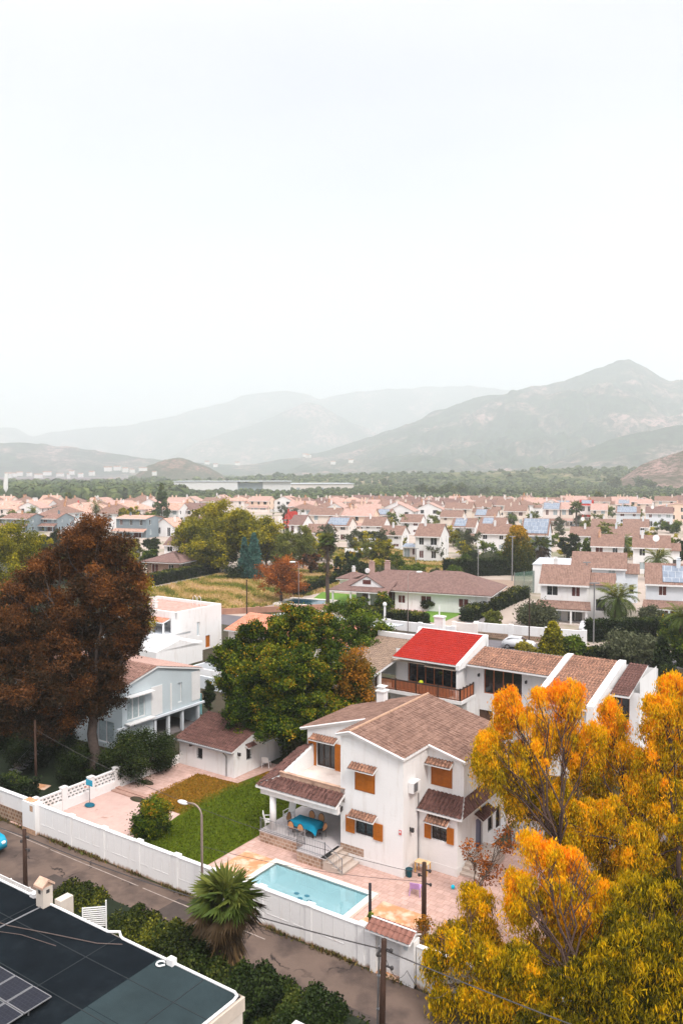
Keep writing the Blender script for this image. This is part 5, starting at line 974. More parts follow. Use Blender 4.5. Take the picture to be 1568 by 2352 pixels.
mb = MB(); mb.box(-60, -48.5, 27.5, 33, 2.5, 2.75); mb.build('balcony', WHITEB, t); mb = MB(); p = [(-60, 29.3, 4.2), (-49.4, 29.3, 4.2), (-49.4, 30.5, 4.5), (-60, 30.5, 4.5)]; mb.prism(p, .15, 1); tiles(mb, p, .24, .35, .04); mb.build('canopy', [TILER2, WHITE2], t)
for x in (-59, -55, -51.5, -49.6): mb = MB(); mb.tube([(x, 29.6, 2.75), (x, 29.6, 4.1)], .12, 10); mb.build('column', WHITE, t)
for a, b in ((5.5, 7.5), (8.6, 10.2)): window(t, ff2, a, b, 2.9, 4.2, pane=CURT)
window(t, fr2, 3.6, 4.1, 1.9, 3.6, panes=1, pane=PALEBLUE); window(t, fr2, 5.1, 5.9, .2, 1.7, panes=1, pane=WOODO, fm=WOODO, name='door')
mb = MB(); fl2 = mb.wall((-60, 27.5), (1, 0), 11.5, 0, 2.5, [(5.5, 6.5, .9, 2.0), (8, 9, .9, 2.0)]); mb.wall((-48.5, 27.5), (0, 1), 3.0, 0, 2.5); mb.build('ground_floor', WHITEB, t); window(t, fl2, 5.5, 6.5, .9, 2.0, bars=True); window(t, fl2, 8, 9, .9, 2.0, bars=True)
mb = MB(); mb.box(-48.5, -44.6, 23.8, 31, 0, 2.3); mb.raw([(-44.6, 23.8, 2.3), (-44.6, 31, 1.9), (-44.6, 27.4, 3.1), (-48.5, 23.8, 2.3), (-48.5, 31, 1.9), (-48.5, 27.4, 3.1)], [(0, 1, 2), (0, 2, 5, 3), (2, 1, 4, 5)]); mb.build('annex', WHITE, t)
for x, y in ((-56.5, 33.5), (-54.6, 33.0)): chimney(t, x, y, 5.0, 5.75, .45)
mb = MB(); mb.tube([(-52, 37, 5.0), (-52, 37, 6.1), (-51.7, 37, 6.3), (-51.4, 37, 6.1), (-51.4, 37, 5.0)], .03, 6); mb.tube([(-51.2, 37, 5.0), (-51.2, 37, 6.1), (-50.9, 37, 6.3), (-50.6, 37, 6.1), (-50.6, 37, 5.0)], .03, 6); mb.build('ladder_hoop', WHITE2, t)
t = thing('terracotta_house', 'low house with salmon terracotta roof and grey sheeting behind the big green tree', 'house', W(-45.8, 36.8), YAW + .02)
mb = MB(); f = mb.wall((0, 0), (1, 0), 19, 0, 2.6, [(1, 2, .3, 2.1), (3.5, 4.6, .9, 2.0)]); mb.wall((19, 0), (0, 1), 6, 0, 2.6); mb.wall((0, 6), (0, -1), 6, 0, 2.6); mb.build('wall', PINKW, t); mb = MB(); p = [(-.4, -.4, 2.6), (19.4, -.4, 2.6), (19.4, 4.6, 4.0), (-.4, 4.6, 4.0)]; mb.prism(p, .12, 1); tiles(mb, p, .26, .4, .05); mb.build('roof', [TILER2, WHITE2], t)
mb = MB(); mb.prism([(3, 4.8, 4.05), (19.4, 4.8, 4.05), (19.4, 9.5, 3.7), (3, 9.5, 3.7)], .12); mb.build('sheet_roof', LIGHTROOF, t); window(t, f, 1, 2, .3, 2.1, fm=DKWOOD); window(t, f, 3.5, 4.6, .9, 2.0)
mb = MB(); mb.box(0, 15, 0, .2, 0, 1.5); o = mb.build('yard_wall', WHITE); o.location = W(-44.6, 23.6); o.rotation_euler = (0, 0, YAW); tag(o, 'plain white yard wall beside the flat roofed house', 'wall')
mb = MB(); mb.box(0, 12, 0, .2, 0, 1.3); mb.box(0, .2, .2, 8, 0, 1.3); o = mb.build('yard_wall', WHITEB); o.location = W(-40, 22); o.rotation_euler = (0, 0, YAW); tag(o, 'low white wall left of the big green tree', 'wall')
mb = MB(); mb.box(0, 1.1, 0, .12, 0, 1.9); o = mb.build('garage_door', mat('turquoise_door', (.22, .48, .52), .7)); o.location = W(-31, 15.5); o.rotation_euler = (0, 0, YAW); tag(o, 'pale turquoise door at the end of the blue house', 'door')

# ------------------------------------------------------------------ BIG TREES
g = random.Random(3)
def lob(px, d, py, r, rz=None): P = D(px, d, py); return (P[0], P[1], P[2], r, r, rz or r)
def rel(base, lobes): return [(l[0] - base[0], l[1] - base[1], l[2], l[3], l[4], l[5]) for l in lobes]
b0 = (*W(-25.3, 0)[:2], 0)
L1 = rel(b0, [lob(225, 58, 1245, 1.6, 1.9), lob(150, 59, 1290, 1.7, 1.7), lob(285, 58, 1330, 1.5, 1.8), lob(60, 57, 1390, 1.9, 1.8), lob(180, 57, 1400, 2.3, 2.2), lob(285, 57, 1440, 1.6, 1.8), lob(20, 56, 1510, 2.0, 1.8), lob(130, 56, 1520, 2.4, 2.2), lob(235, 57, 1540, 1.7, 1.8), lob(60, 55, 1620, 2.2, 1.3), lob(200, 57, 1615, 1.8, 1.2), lob(130, 56.5, 1610, 1.6, 1.0), lob(100, 57.5, 1320, 1.5, 1.5), lob(110, 57, 1450, 2.2, 2.0), lob(310, 57, 1390, 1.0, 1.4), lob(240, 56.5, 1350, 1.7, 1.6), lob(250, 57, 1480, 1.9, 1.8), lob(0, 55, 1580, 2.2, 1.9), lob(90, 54.5, 1580, 2.2, 1.6), lob(165, 56, 1570, 2.2, 1.5), lob(255, 57, 1590, 1.0, 1.3), lob(270, 58, 1270, 1.3, 1.4), lob(190, 58.5, 1230, 1.2, 1.2), lob(310, 57, 1460, .9, 1.2), lob(30, 56, 1450, 2.0, 1.8), lob(120, 56, 1660, 1.8, .9), lob(60, 55, 1670, 1.6, .8)])
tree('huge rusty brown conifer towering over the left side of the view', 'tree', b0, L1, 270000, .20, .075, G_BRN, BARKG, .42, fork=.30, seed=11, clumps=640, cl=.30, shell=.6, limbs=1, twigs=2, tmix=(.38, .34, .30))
b1_ = (*G(318, 1600)[:2], 0)
L2 = rel(b1_, [lob(318, 72, 1350, 1.0, 1.6), lob(322, 72, 1420, 1.1, 1.5), lob(290, 72, 1300, 1.0, 1.2), lob(250, 73, 1600, 2, 2)])
tree('yellow green pine peeping out right of the rusty tree', 'tree', b1_, L2, 16000, .2, .1, G_PINE, seed=12, clumps=80, cl=.3)
for i, (px, d, y, r) in enumerate(((30, 125, 1245, 4.2), (-45, 120, 1250, 4.5), (85, 130, 1290, 3.6), (10, 118, 1330, 4.0))):
    P = D(px, d, y); tree(['round yellow green pine at the far left edge', 'yellow green pine mostly beyond the left edge', 'darker pine just left of the rusty crown', 'lower pine in front of the left edge pines'][i], 'tree', (P[0], P[1], 0), [(0, 0, P[2], r, r, r * .72), (r * .5, 0, P[2] - 1.2, r * .6, r * .6, r * .5), (-r * .5, .3, P[2] - 1, r * .6, r * .6, r * .5)], 14000, .34, .16, G_PINE if i != 2 else G_DK, seed=20 + i, clumps=90, cl=.5, group='pines behind the rusty tree')
b2_ = (*G(690, 1730)[:2], 0)
L3 = rel(b2_, [lob(600, 64, 1480, 2.0), lob(680, 63, 1450, 1.8), lob(750, 64, 1460, 1.6), lob(560, 62, 1560, 1.9), lob(660, 60, 1560, 2.6), lob(770, 62, 1550, 1.9), lob(570, 60, 1640, 1.7), lob(660, 59, 1650, 2.3, 1.5), lob(760, 61, 1630, 2.0, 1.5), lob(530, 63, 1510, 1.2), lob(640, 66, 1425, 1.0, .8), lob(700, 66, 1420, 1.0, .9), lob(820, 62, 1580, 1.3, 1.6)])
tree('huge dense green tree with orange leaf tips behind the outhouse', 'tree', b2_, L3, 190000, .20, .12, G_CIT, BARK, .4, seed=13, clumps=620, cl=.24, shell=.76, tmix=(.42, .44, .12))
L4 = [lob(800, 76, 1430, 2.0), lob(850, 77, 1450, 1.8), lob(760, 76, 1420, 1.3), lob(880, 77, 1480, 1.3), lob(830, 74, 1500, 1.6)]
b3_ = (*G(830, 1600)[:2], 0); tree('open green tree at the right shoulder of the huge green one', 'tree', b3_, rel(b3_, L4), 20000, .22, .13, G_MID, seed=14, clumps=120, cl=.3)
L5 = [lob(815, 61, 1530, .9, 1.6), lob(790, 61, 1570, .8, 1.2), lob(835, 61, 1600, .7, 1.2)]
b4_ = (*G(812, 1690)[:2], 0); tree('slim tree of orange leaves in front of the green tree', 'tree', b4_, rel(b4_, L5), 9000, .18, .10, leafmat('orange_green_leaves', [(0, (.03, .04, .006)), (.4, (.14, .09, .008)), (.7, (.42, .17, .012)), (1, (.60, .24, .015))]), seed=15, clumps=70, cl=.28, r0=.14)
# garden shrubs
for i, (px, py, r, h, m_, lb) in enumerate(((345, 1925, 1.15, 2.4, G_CIT, 'small citrus tree with yellow fruit tones beside the gravel yard'), (300, 1792, 1.9, 3.6, G_DK, 'dark rounded shrub behind the lattice wall, left one'), (348, 1772, 1.8, 3.4, G_DK, 'dark rounded shrub between lattice wall and outhouse'), (675, 1745, 1.2, 1.9, G_OLV, 'pale olive bush behind the outhouse yard wall'), (180, 1790, 1.6, 2.6, G_DK, 'dark ivy like shrub left of the big trunk'), (480, 1640, .5, 3.2, G_DK, 'thin dark shrub at the corner of the blue house'), (60, 1760, 1.9, 2.6, G_DK, 'wide dark shrub in the shady garden near the outdoor staircase'), (130, 1730, 1.7, 3.0, G_DK, 'tall dark shrub between staircase and big trunk'), (10, 1720, 2.0, 3.4, G_DK, 'dark shrub at the left edge of the shady garden'), (262, 1800, 1.1, 2.4, G_DK, 'small dark shrub right of the big trunk by the lattice wall'))):
    bush(lb, (*G(px, py)[:2], .03), r, h, m_, 18000, .13, cat='shrub', name='shrub', seed=30 + i, clumps=60)
hedge_st('long dark garden hedge at the far left behind the stone wall', -42, -23.2, -6.9, -6.1, 2.2, 14000, m=G_DK, leaf=.16, wav=.4, seed=5)
hedge_st('dark hedge between the blue house and the garden', -45, -34, 2.6, 3.6, 1.8, 6000, m=G_DK, leaf=.18, wav=.3, seed=6)

# golden willows on the right; drooping leaf strands
WBARK = mat('dark_twig_bark', (.06, .035, .028), .95, .3, 5, .6, 14)
def willow(label, base, lobes, n, seed, **k):
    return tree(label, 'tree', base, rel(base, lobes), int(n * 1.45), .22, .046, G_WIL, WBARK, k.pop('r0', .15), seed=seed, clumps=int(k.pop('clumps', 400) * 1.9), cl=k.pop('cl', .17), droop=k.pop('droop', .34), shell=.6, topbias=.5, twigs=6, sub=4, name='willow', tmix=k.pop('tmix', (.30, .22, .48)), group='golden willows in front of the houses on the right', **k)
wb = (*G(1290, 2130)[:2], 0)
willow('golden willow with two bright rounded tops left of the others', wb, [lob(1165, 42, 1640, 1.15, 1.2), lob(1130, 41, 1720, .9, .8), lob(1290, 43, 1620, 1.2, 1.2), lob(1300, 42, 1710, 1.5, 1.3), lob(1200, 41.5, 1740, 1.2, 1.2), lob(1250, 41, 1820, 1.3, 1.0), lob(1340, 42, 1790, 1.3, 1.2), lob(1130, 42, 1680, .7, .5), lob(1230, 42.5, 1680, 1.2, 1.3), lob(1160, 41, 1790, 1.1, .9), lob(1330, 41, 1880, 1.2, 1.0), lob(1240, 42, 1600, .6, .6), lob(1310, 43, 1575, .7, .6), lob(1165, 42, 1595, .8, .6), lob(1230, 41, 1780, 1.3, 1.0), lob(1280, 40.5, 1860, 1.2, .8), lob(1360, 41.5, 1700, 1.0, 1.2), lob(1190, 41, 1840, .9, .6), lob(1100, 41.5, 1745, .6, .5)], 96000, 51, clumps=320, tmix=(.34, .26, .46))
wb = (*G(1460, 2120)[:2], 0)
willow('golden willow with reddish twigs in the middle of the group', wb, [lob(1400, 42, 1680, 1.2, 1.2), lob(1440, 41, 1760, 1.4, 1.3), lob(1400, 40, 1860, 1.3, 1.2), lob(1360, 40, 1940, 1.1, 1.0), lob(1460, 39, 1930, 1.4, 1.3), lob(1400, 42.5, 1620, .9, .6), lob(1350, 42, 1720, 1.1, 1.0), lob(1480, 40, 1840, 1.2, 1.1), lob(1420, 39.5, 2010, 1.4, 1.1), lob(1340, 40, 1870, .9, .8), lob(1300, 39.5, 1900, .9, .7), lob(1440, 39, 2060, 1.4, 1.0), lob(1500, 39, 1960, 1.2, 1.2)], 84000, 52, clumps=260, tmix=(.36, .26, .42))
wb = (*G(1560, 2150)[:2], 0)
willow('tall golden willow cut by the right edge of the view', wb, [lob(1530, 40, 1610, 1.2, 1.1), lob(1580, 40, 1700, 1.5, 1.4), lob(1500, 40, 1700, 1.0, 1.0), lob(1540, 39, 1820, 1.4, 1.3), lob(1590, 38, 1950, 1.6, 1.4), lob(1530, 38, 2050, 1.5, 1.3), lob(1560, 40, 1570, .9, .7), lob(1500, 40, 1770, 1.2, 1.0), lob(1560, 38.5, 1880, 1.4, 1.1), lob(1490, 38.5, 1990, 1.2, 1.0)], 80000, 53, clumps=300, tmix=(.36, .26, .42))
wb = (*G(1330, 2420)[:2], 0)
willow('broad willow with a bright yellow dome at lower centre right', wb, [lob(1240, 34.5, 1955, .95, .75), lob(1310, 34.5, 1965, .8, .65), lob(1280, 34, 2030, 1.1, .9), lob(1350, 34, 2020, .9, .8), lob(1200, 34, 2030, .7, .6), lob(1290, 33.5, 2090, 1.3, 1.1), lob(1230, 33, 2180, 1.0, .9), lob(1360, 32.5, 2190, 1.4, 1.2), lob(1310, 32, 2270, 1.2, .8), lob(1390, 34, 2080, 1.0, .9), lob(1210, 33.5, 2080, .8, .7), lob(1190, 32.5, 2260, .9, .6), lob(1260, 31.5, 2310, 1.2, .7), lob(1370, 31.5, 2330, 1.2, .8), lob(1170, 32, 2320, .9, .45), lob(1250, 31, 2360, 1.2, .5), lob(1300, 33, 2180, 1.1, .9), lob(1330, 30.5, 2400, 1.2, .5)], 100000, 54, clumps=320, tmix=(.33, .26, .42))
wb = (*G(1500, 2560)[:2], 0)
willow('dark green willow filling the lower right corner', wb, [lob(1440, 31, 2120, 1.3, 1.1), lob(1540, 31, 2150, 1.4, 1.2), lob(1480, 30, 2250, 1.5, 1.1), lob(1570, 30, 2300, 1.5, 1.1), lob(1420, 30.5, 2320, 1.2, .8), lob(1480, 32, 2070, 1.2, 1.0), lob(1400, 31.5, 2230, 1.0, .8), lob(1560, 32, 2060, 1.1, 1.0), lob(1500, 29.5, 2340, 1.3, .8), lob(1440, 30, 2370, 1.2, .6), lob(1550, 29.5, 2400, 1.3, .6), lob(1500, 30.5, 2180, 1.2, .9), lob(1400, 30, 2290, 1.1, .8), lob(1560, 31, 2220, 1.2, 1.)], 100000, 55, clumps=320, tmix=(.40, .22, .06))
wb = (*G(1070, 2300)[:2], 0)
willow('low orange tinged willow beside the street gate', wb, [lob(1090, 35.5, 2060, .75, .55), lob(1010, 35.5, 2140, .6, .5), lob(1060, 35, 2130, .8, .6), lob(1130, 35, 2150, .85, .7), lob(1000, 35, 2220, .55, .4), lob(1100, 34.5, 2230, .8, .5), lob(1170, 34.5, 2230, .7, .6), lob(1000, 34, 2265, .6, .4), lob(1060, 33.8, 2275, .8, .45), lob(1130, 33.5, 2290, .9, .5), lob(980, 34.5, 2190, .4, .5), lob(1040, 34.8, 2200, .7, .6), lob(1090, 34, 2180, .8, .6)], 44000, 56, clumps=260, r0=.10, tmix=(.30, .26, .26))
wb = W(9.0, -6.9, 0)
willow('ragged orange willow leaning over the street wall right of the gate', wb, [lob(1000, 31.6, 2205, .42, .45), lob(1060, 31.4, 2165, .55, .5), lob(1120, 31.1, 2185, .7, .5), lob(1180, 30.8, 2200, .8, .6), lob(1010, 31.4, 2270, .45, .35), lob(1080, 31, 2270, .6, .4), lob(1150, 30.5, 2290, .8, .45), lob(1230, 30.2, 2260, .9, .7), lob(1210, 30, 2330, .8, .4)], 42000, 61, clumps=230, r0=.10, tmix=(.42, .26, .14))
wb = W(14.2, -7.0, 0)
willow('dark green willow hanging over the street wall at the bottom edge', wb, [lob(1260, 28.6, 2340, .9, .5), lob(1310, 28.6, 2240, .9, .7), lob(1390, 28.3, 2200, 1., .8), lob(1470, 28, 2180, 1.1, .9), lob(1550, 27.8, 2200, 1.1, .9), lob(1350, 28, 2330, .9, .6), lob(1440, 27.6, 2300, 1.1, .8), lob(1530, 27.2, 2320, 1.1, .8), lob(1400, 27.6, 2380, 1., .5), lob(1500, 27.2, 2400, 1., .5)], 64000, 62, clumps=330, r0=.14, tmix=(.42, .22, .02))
b5_ = (*G(1090, 2110)[:2], 0); tree('nearly bare young tree with a few orange leaves by the side steps', 'tree', b5_, rel(b5_, [lob(1085, 40, 1960, .6, .6), lob(1120, 40, 2000, .7, .7), lob(1090, 40, 2040, .5, .5), lob(1160, 40.5, 1930, .7, .6)]), 1500, .14, .08, G_ORA, seed=57, clumps=70, cl=.16, r0=.1, twigs=14)
b6_ = (*G(962, 2235)[:2], 0); tree('thin orange leaved sapling next to the tiled gate canopy', 'tree', b6_, rel(b6_, [lob(972, 36.5, 2130, .28, .7), lob(985, 36.5, 2170, .35, .6), lob(965, 36.5, 2200, .3, .5)]), 2600, .12, .06, leafmat('orange_green_leaves', []) if 'orange_green_leaves' not in MATS else MATS['orange_green_leaves'], seed=58, clumps=50, cl=.12, r0=.07, twigs=8)

# ------------------------------------------------------------------ MIDDLE GROUND: field, hip roofed house, street
YW = R(-20)
sheet('field', [G(300, 1400)[:2], G(330, 1358)[:2], G(505, 1318)[:2], G(640, 1304)[:2], G(790, 1312)[:2], G(775, 1352)[:2], G(690, 1372)[:2], G(580, 1400)[:2]], .03, FIELD, True)
sheet('middle_street', [W(-110, 70)[:2], W(-66, 55)[:2], W(-43, 56.5)[:2], W(12, 67)[:2], W(60, 79)[:2], W(60, 71)[:2], W(12, 60)[:2], W(-42, 49)[:2], W(-68, 49)[:2], W(-112, 63)[:2]], .032, ASPH2, True)
sheet('wooded_ground', [G(-200, 1560)[:2], G(-300, 1235)[:2], G(320, 1235)[:2], G(330, 1350)[:2], G(300, 1450)[:2], G(250, 1560)[:2]], .036, mat('wooded_soil', (.035, .035, .012), .95, .3, .3), True)
sheet('hip_house_lawn', [G(690, 1395)[:2], G(1010, 1432)[:2], G(1080, 1402)[:2], G(1000, 1380)[:2], G(740, 1360)[:2]], .04, mat('bright_green_lawn', (.10, .20, .02), .95, .2, 1.5, .4, 20), True)  # bungalow grass is bright green with slight random variation
sheet('hip_house_yard', [G(800, 1375)[:2], G(945, 1412)[:2], G(1000, 1400)[:2], G(860, 1372)[:2]], .05, DECK, True)
sheet('front_drive', [G(1050, 1445)[:2], G(1110, 1445)[:2], G(1150, 1395)[:2], G(1110, 1390)[:2]], .05, CONC, True)
sheet('dry_clearing', [G(780, 1320)[:2], G(1000, 1335)[:2], G(1060, 1290)[:2], G(900, 1262)[:2], G(760, 1260)[:2]], .045, FIELD, True)
g = np.random.default_rng(9)
def tufts(name, poly, n, m, sz, hz, kind='stuff', seed=1):
    g = np.random.default_rng(seed); P = np.array([p[:2] for p in poly]); mn = P.min(0); mxx = P.max(0); q = g.uniform(mn, mxx, (n * 3, 2)); ins = np.zeros(len(q), bool)
    for i in range(len(P)):
        a = P[i]; b = P[(i + 1) % len(P)]; c = ((a[1] > q[:, 1]) != (b[1] > q[:, 1])) & (q[:, 0] < (b[0] - a[0]) * (q[:, 1] - a[1]) / (b[1] - a[1] + 1e-9) + a[0]); ins ^= c
    q = q[ins][:n]; n = len(q); k = 6; p = np.repeat(np.c_[q, np.zeros(n)], k, 0); p[:, :2] += g.normal(size=(n * k, 2)) * sz * .5; hh = hz * g.uniform(.4, 1.3, n * k); tn = np.clip(np.repeat(.5 + .28 * np.sin(q[:, 0] * .30 + 2 * np.sin(q[:, 1] * .21)) * np.cos(q[:, 1] * .19) + .25 * np.sin(q[:, 0] * .83 + q[:, 1] * .6 + 2 * np.sin(q[:, 0] * .4)) + .15 * g.normal(size=n), k) * .85 + .15 * g.random(n * k), 0, 1)
    s_ = g.normal(size=(n * k, 3)); s_[:, 2] = 0; s_ /= np.linalg.norm(s_, axis=1)[:, None]; tip = p + np.c_[g.normal(size=(n * k, 2)) * sz * .3, hh]
    V = np.stack([p - s_ * sz * .25, p + s_ * sz * .25, tip + s_ * sz * .1, tip - s_ * sz * .1], 1); o = quads(name, V, tn, m); o['kind'] = kind; return o
G_FLD = leafmat('field_grass', [(0, (.07, .10, .012)), (.3, (.20, .21, .03)), (.5, (.42, .31, .09)), (.75, (.60, .40, .18)), (1, (.66, .46, .28))], .1)
tufts('field_grass', [G(300, 1400), G(330, 1359), G(505, 1320), G(640, 1306), G(785, 1314), G(770, 1352), G(690, 1372), G(580, 1400)], 9000, G_FLD, .5, .45, seed=4)
tufts('clearing_grass', [G(780, 1320), G(1000, 1335), G(1060, 1290), G(900, 1262), G(760, 1260)], 4000, G_FLD, .7, .5, seed=5)

def hip(mb, x0, x1, y0, y1, z, zr, th=.14, flat=(), mi=0):
    r = (y1 - y0) / 2; ym = (y0 + y1) / 2; a = (x0 + r, ym, zr); b = (x1 - r, ym, zr)
    for p in ([(x0, y0, z), (x1, y0, z), b, a], [(x1, y0, z), (x1, y1, z), b], [(x1, y1, z), (x0, y1, z), a, b], [(x0, y1, z), (x0, y0, z), a]): mb.prism(p, th, mi)
    mb.box(x0, x1, y0, y1, z - th - .12, z - th - .02, 1)
RW = mat('red_brown_shutter', (.11, .03, .025), .7, .15, 4)
P0 = G(807, 1392)
t = thing('bungalow', 'wide white bungalow with mauve brown hip roof and clipped garden hedge', 'house', (P0[0], P0[1], 0), R(-22))
mb = MB(); f = mb.wall((7.5, 0), (1, 0), 15.0, 0, 3.0, [(.5, 1.7, 1.0, 2.3), (4.3, 6.0, 1.0, 2.4), (10.4, 12.0, .9, 2.3)]); fs = mb.wall((22.5, 0), (0, 1), 11, 0, 3.0, [(2.0, 3.2, .9, 2.3), (5.2, 5.9, .9, 2.6), (7.6, 8.3, .9, 2.6)])
fp = mb.wall((0, 2.2), (1, 0), 7.5, 0, 3.0, [(1.0, 2.4, 1.0, 2.3), (3.6, 4.8, 1.0, 2.3), (5.4, 7.3, .1, 2.4)]); mb.wall((7.5, 2.2), (0, -1), 2.2, 0, 3); mb.wall((0, 11), (0, -1), 8.8, 0, 3); mb.wall((22.5, 11), (-1, 0), 22.5, 0, 3); mb.build('wall', WHITE, t)
for a, b, c_, d_ in ((.5, 1.7, 1.0, 2.3), (4.3, 6.0, 1.0, 2.4), (10.4, 12.0, .9, 2.3)): window(t, f, a, b, c_, d_, pane=RW, fm=WHITE2)
for a, b, c_, d_ in ((2.0, 3.2, .9, 2.3), (5.2, 5.9, .9, 2.6), (7.6, 8.3, .9, 2.6)): window(t, fs, a, b, c_, d_, pane=RW, panes=1)
for a, b, c_, d_ in ((1.0, 2.4, 1.0, 2.3), (3.6, 4.8, 1.0, 2.3), (5.4, 7.3, .1, 2.4)): window(t, fp, a, b, c_, d_, pane=RW)
mb = MB(); hip(mb, 6.5, 23.3, -.8, 11.8, 3.15, 5.9); hip(mb, -1.6, 16, .2, 11.5, 3.15, 5.6); mb.prism([(-3.2, -2.6, 2.95), (7.2, -2.6, 2.95), (7.2, 2.6, 4.2), (-1.0, 2.6, 4.2)], .12); mb.prism([(-3.2, -2.6, 2.95), (-1.0, 2.6, 4.2), (-1.0, 9, 4.2), (-3.2, 9, 2.95)], .12); mb.box(-3.2, 7.2, -2.62, -2.5, 2.7, 2.84, 1); mb.build('roof', [TILEC, WHITE2], t)
mb = MB(); mb.raw([(.0, -.6, 3.45), (5.8, -.6, 3.45), (2.9, -.6, 5.15), (.0, -.4, 3.45), (5.8, -.4, 3.45), (2.9, -.4, 5.15)], [(0, 1, 2), (5, 4, 3), (0, 2, 5, 3), (1, 4, 5, 2)]); mb.build('gable', WHITE, t)
mb = MB(); mb.prism([(-.5, -.75, 3.3), (2.9, -.75, 5.3), (2.9, 5, 5.3), (-.5, 5, 3.3)], .12); mb.prism([(2.9, -.75, 5.3), (6.3, -.75, 3.3), (6.3, 5, 3.3), (2.9, 5, 5.3)], .12); mb.build('gable_roof', [TILEC, WHITE2], t)
fgb = frame_f((0, -.6), (1, 0)); mb = MB(); mb.obox(fgb, 2.2, 3.6, .0, .04, 3.85, 4.55); mb.build('gable_shutter', RW, t)
for x in (-2.5, .6, 3.8, 6.8): mb = MB(); mb.box(x, x + .25, -2.4, -2.15, 0, 2.75); mb.build('porch_post', WHITE, t)
for x, y in ((1.2, 6.5), (3.5, 8)): chimney(t, x, y, 4.2, 6.5, .8, mat('pink_brown_render', (.45, .30, .26), .9))
mb = MB(); mb.tube([(.6, 6.0, 5.2), (.6, 5.8, 5.2)], [.45, .4], 14); mb.build('satellite_dish', WHITE2, t)
P1 = G(780, 1375); t = thing('garden_pavilion', 'small white pavilion with pyramid tile roof beside the bungalow', 'pavilion', (P1[0], P1[1] + 8, 0), R(-20)); mb = MB(); mb.wall((0, 0), (1, 0), 4, 0, 2.4); mb.wall((4, 0), (0, 1), 4, 0, 2.4); mb.wall((0, 4), (0, -1), 4, 0, 2.4); mb.wall((4, 4), (-1, 0), 4, 0, 2.4); mb.build('wall', WHITE, t); mb = MB(); hip(mb, -.6, 4.6, -.6, 4.6, 2.6, 3.7); mb.build('roof', [TILEC, WHITE2], t); chimney(t, 2, 2, 3.3, 4.3, .5)
def hedge_px(label, xa, ya, xb, yb, dep, h, n, **k):
    a = G(xa, ya); b = G(xb, yb); L_ = math.hypot(b[0] - a[0], b[1] - a[1]); return hedge(label, 'hedge', None, L_, dep, h, n, loc=(a[0], a[1], 0), rz=math.atan2(b[1] - a[1], b[0] - a[0]), **k)
HG = dict(leaf=.28)
hedge_px('neat flat topped hedge in front of the bungalow lawn', 790, 1420, 972, 1441, 1.6, 1.7, 9000, seed=2, wav=.05, **HG)
hedge_px('long dark hedge with yellow top along the field, by the brick house', 334, 1350, 505, 1315, 2, 2.2, 9000, seed=3, wav=.1, **HG)
hedge_px('hedge between the field and the bungalow pool, right of the orange tree', 690, 1372, 775, 1340, 1.5, 1.9, 5000, seed=4, **HG)
hedge_px('golden topped hedge running up beside the drive right of the bungalow', 1085, 1430, 1215, 1372, 2.0, 1.8, 8000, seed=6, wav=.4, **HG)
hedge_px('tall dark clipped hedge behind the date palm wall', 1355, 1475, 1510, 1470, 1.5, 2.6, 9000, seed=7, wav=.03, m=G_DK, **HG)
hedge_px('low hedge below the date palm, left of the olive bush', 1310, 1520, 1410, 1522, 1.4, 1.4, 5000, seed=8, **HG)
hedge_px('dark tennis court hedge behind the bungalow roof', 1025, 1326, 1215, 1320, 2.0, 3.4, 9000, seed=9, wav=.03, m=G_DK, leaf=.36)
hedge_px('scalloped green hedge behind the white garden wall', 825, 1249, 868, 1249, 2.5, 3.2, 3000, seed=10, wav=.05, leaf=.5)
def wall_px(label, xa, ya, xb, yb, h, m=WHITE, th=.3, base=None, name='garden_wall'):
    a = G(xa, ya); b = G(xb, yb); L_ = math.hypot(b[0] - a[0], b[1] - a[1]); t = thing(name, label, 'wall', (a[0], a[1], 0), math.atan2(b[1] - a[1], b[0] - a[0]))
    zb = 0
    if base: mb = MB(); mb.box(0, L_, -.02, th + .02, 0, base); mb.build('stone_base', RUBBLE, t); zb = base
    mb = MB(); mb.box(0, L_, 0, th, zb, h); mb.build('wall_body', m, t)
    n = max(1, int(L_ / 4.5))
    for i in range(n + 1): mb = MB(); x = L_ * i / n; mb.box(x - .3, x + .3, -.06, th + .06, 0, h + .12); mb.build('pillar', m, t)
    return t
wall_px('white street wall in front of the bungalow hedge', 820, 1437, 1040, 1462, 1.3)
wall_px('white and stone street wall below the right hand houses', 1092, 1462, 1340, 1484, 1.9, base=.7)
wall_px('pinkish gate wall between bungalow drive and stone wall', 1042, 1460, 1090, 1464, 1.8, PINKW)
wall_px('white garden wall with scalloped top in the suburb', 800, 1262, 870, 1260, 3.0)
wall_px('white wall strip left of the cypress clump in the suburb', 795, 1284, 850, 1282, 2.6)
wall_px('brick pillared fence along the dry field', 505, 1412, 760, 1400, .9, mat('reddish_wall', (.38, .20, .14), .9))
wall_px('low orange wall at the far edge of the field', 700, 1312, 780, 1312, 1.0, TAN)
P2 = G(683, 1393)
t = thing('swimming_pool', 'dark blue rectangular pool left of the bungalow', 'pool', (P2[0], P2[1], 0), R(-22)); mb = MB(); mb.box(-4.5, 4.5, 6.2, 7, .04, .3); mb.box(-4.5, 4.5, 0, .8, .04, .3); mb.box(-4.5, -3.7, .8, 6.2, .04, .3); mb.box(3.7, 4.5, .8, 6.2, .04, .3); mb.build('coping', COPING, t)
mb = MB(); mb.box(-3.7, 3.7, .8, 6.2, .04, .2); mb.build('water', mat('deep_pool_water', (.01, .07, .11), .08, .1, 2, spec=.6), t)
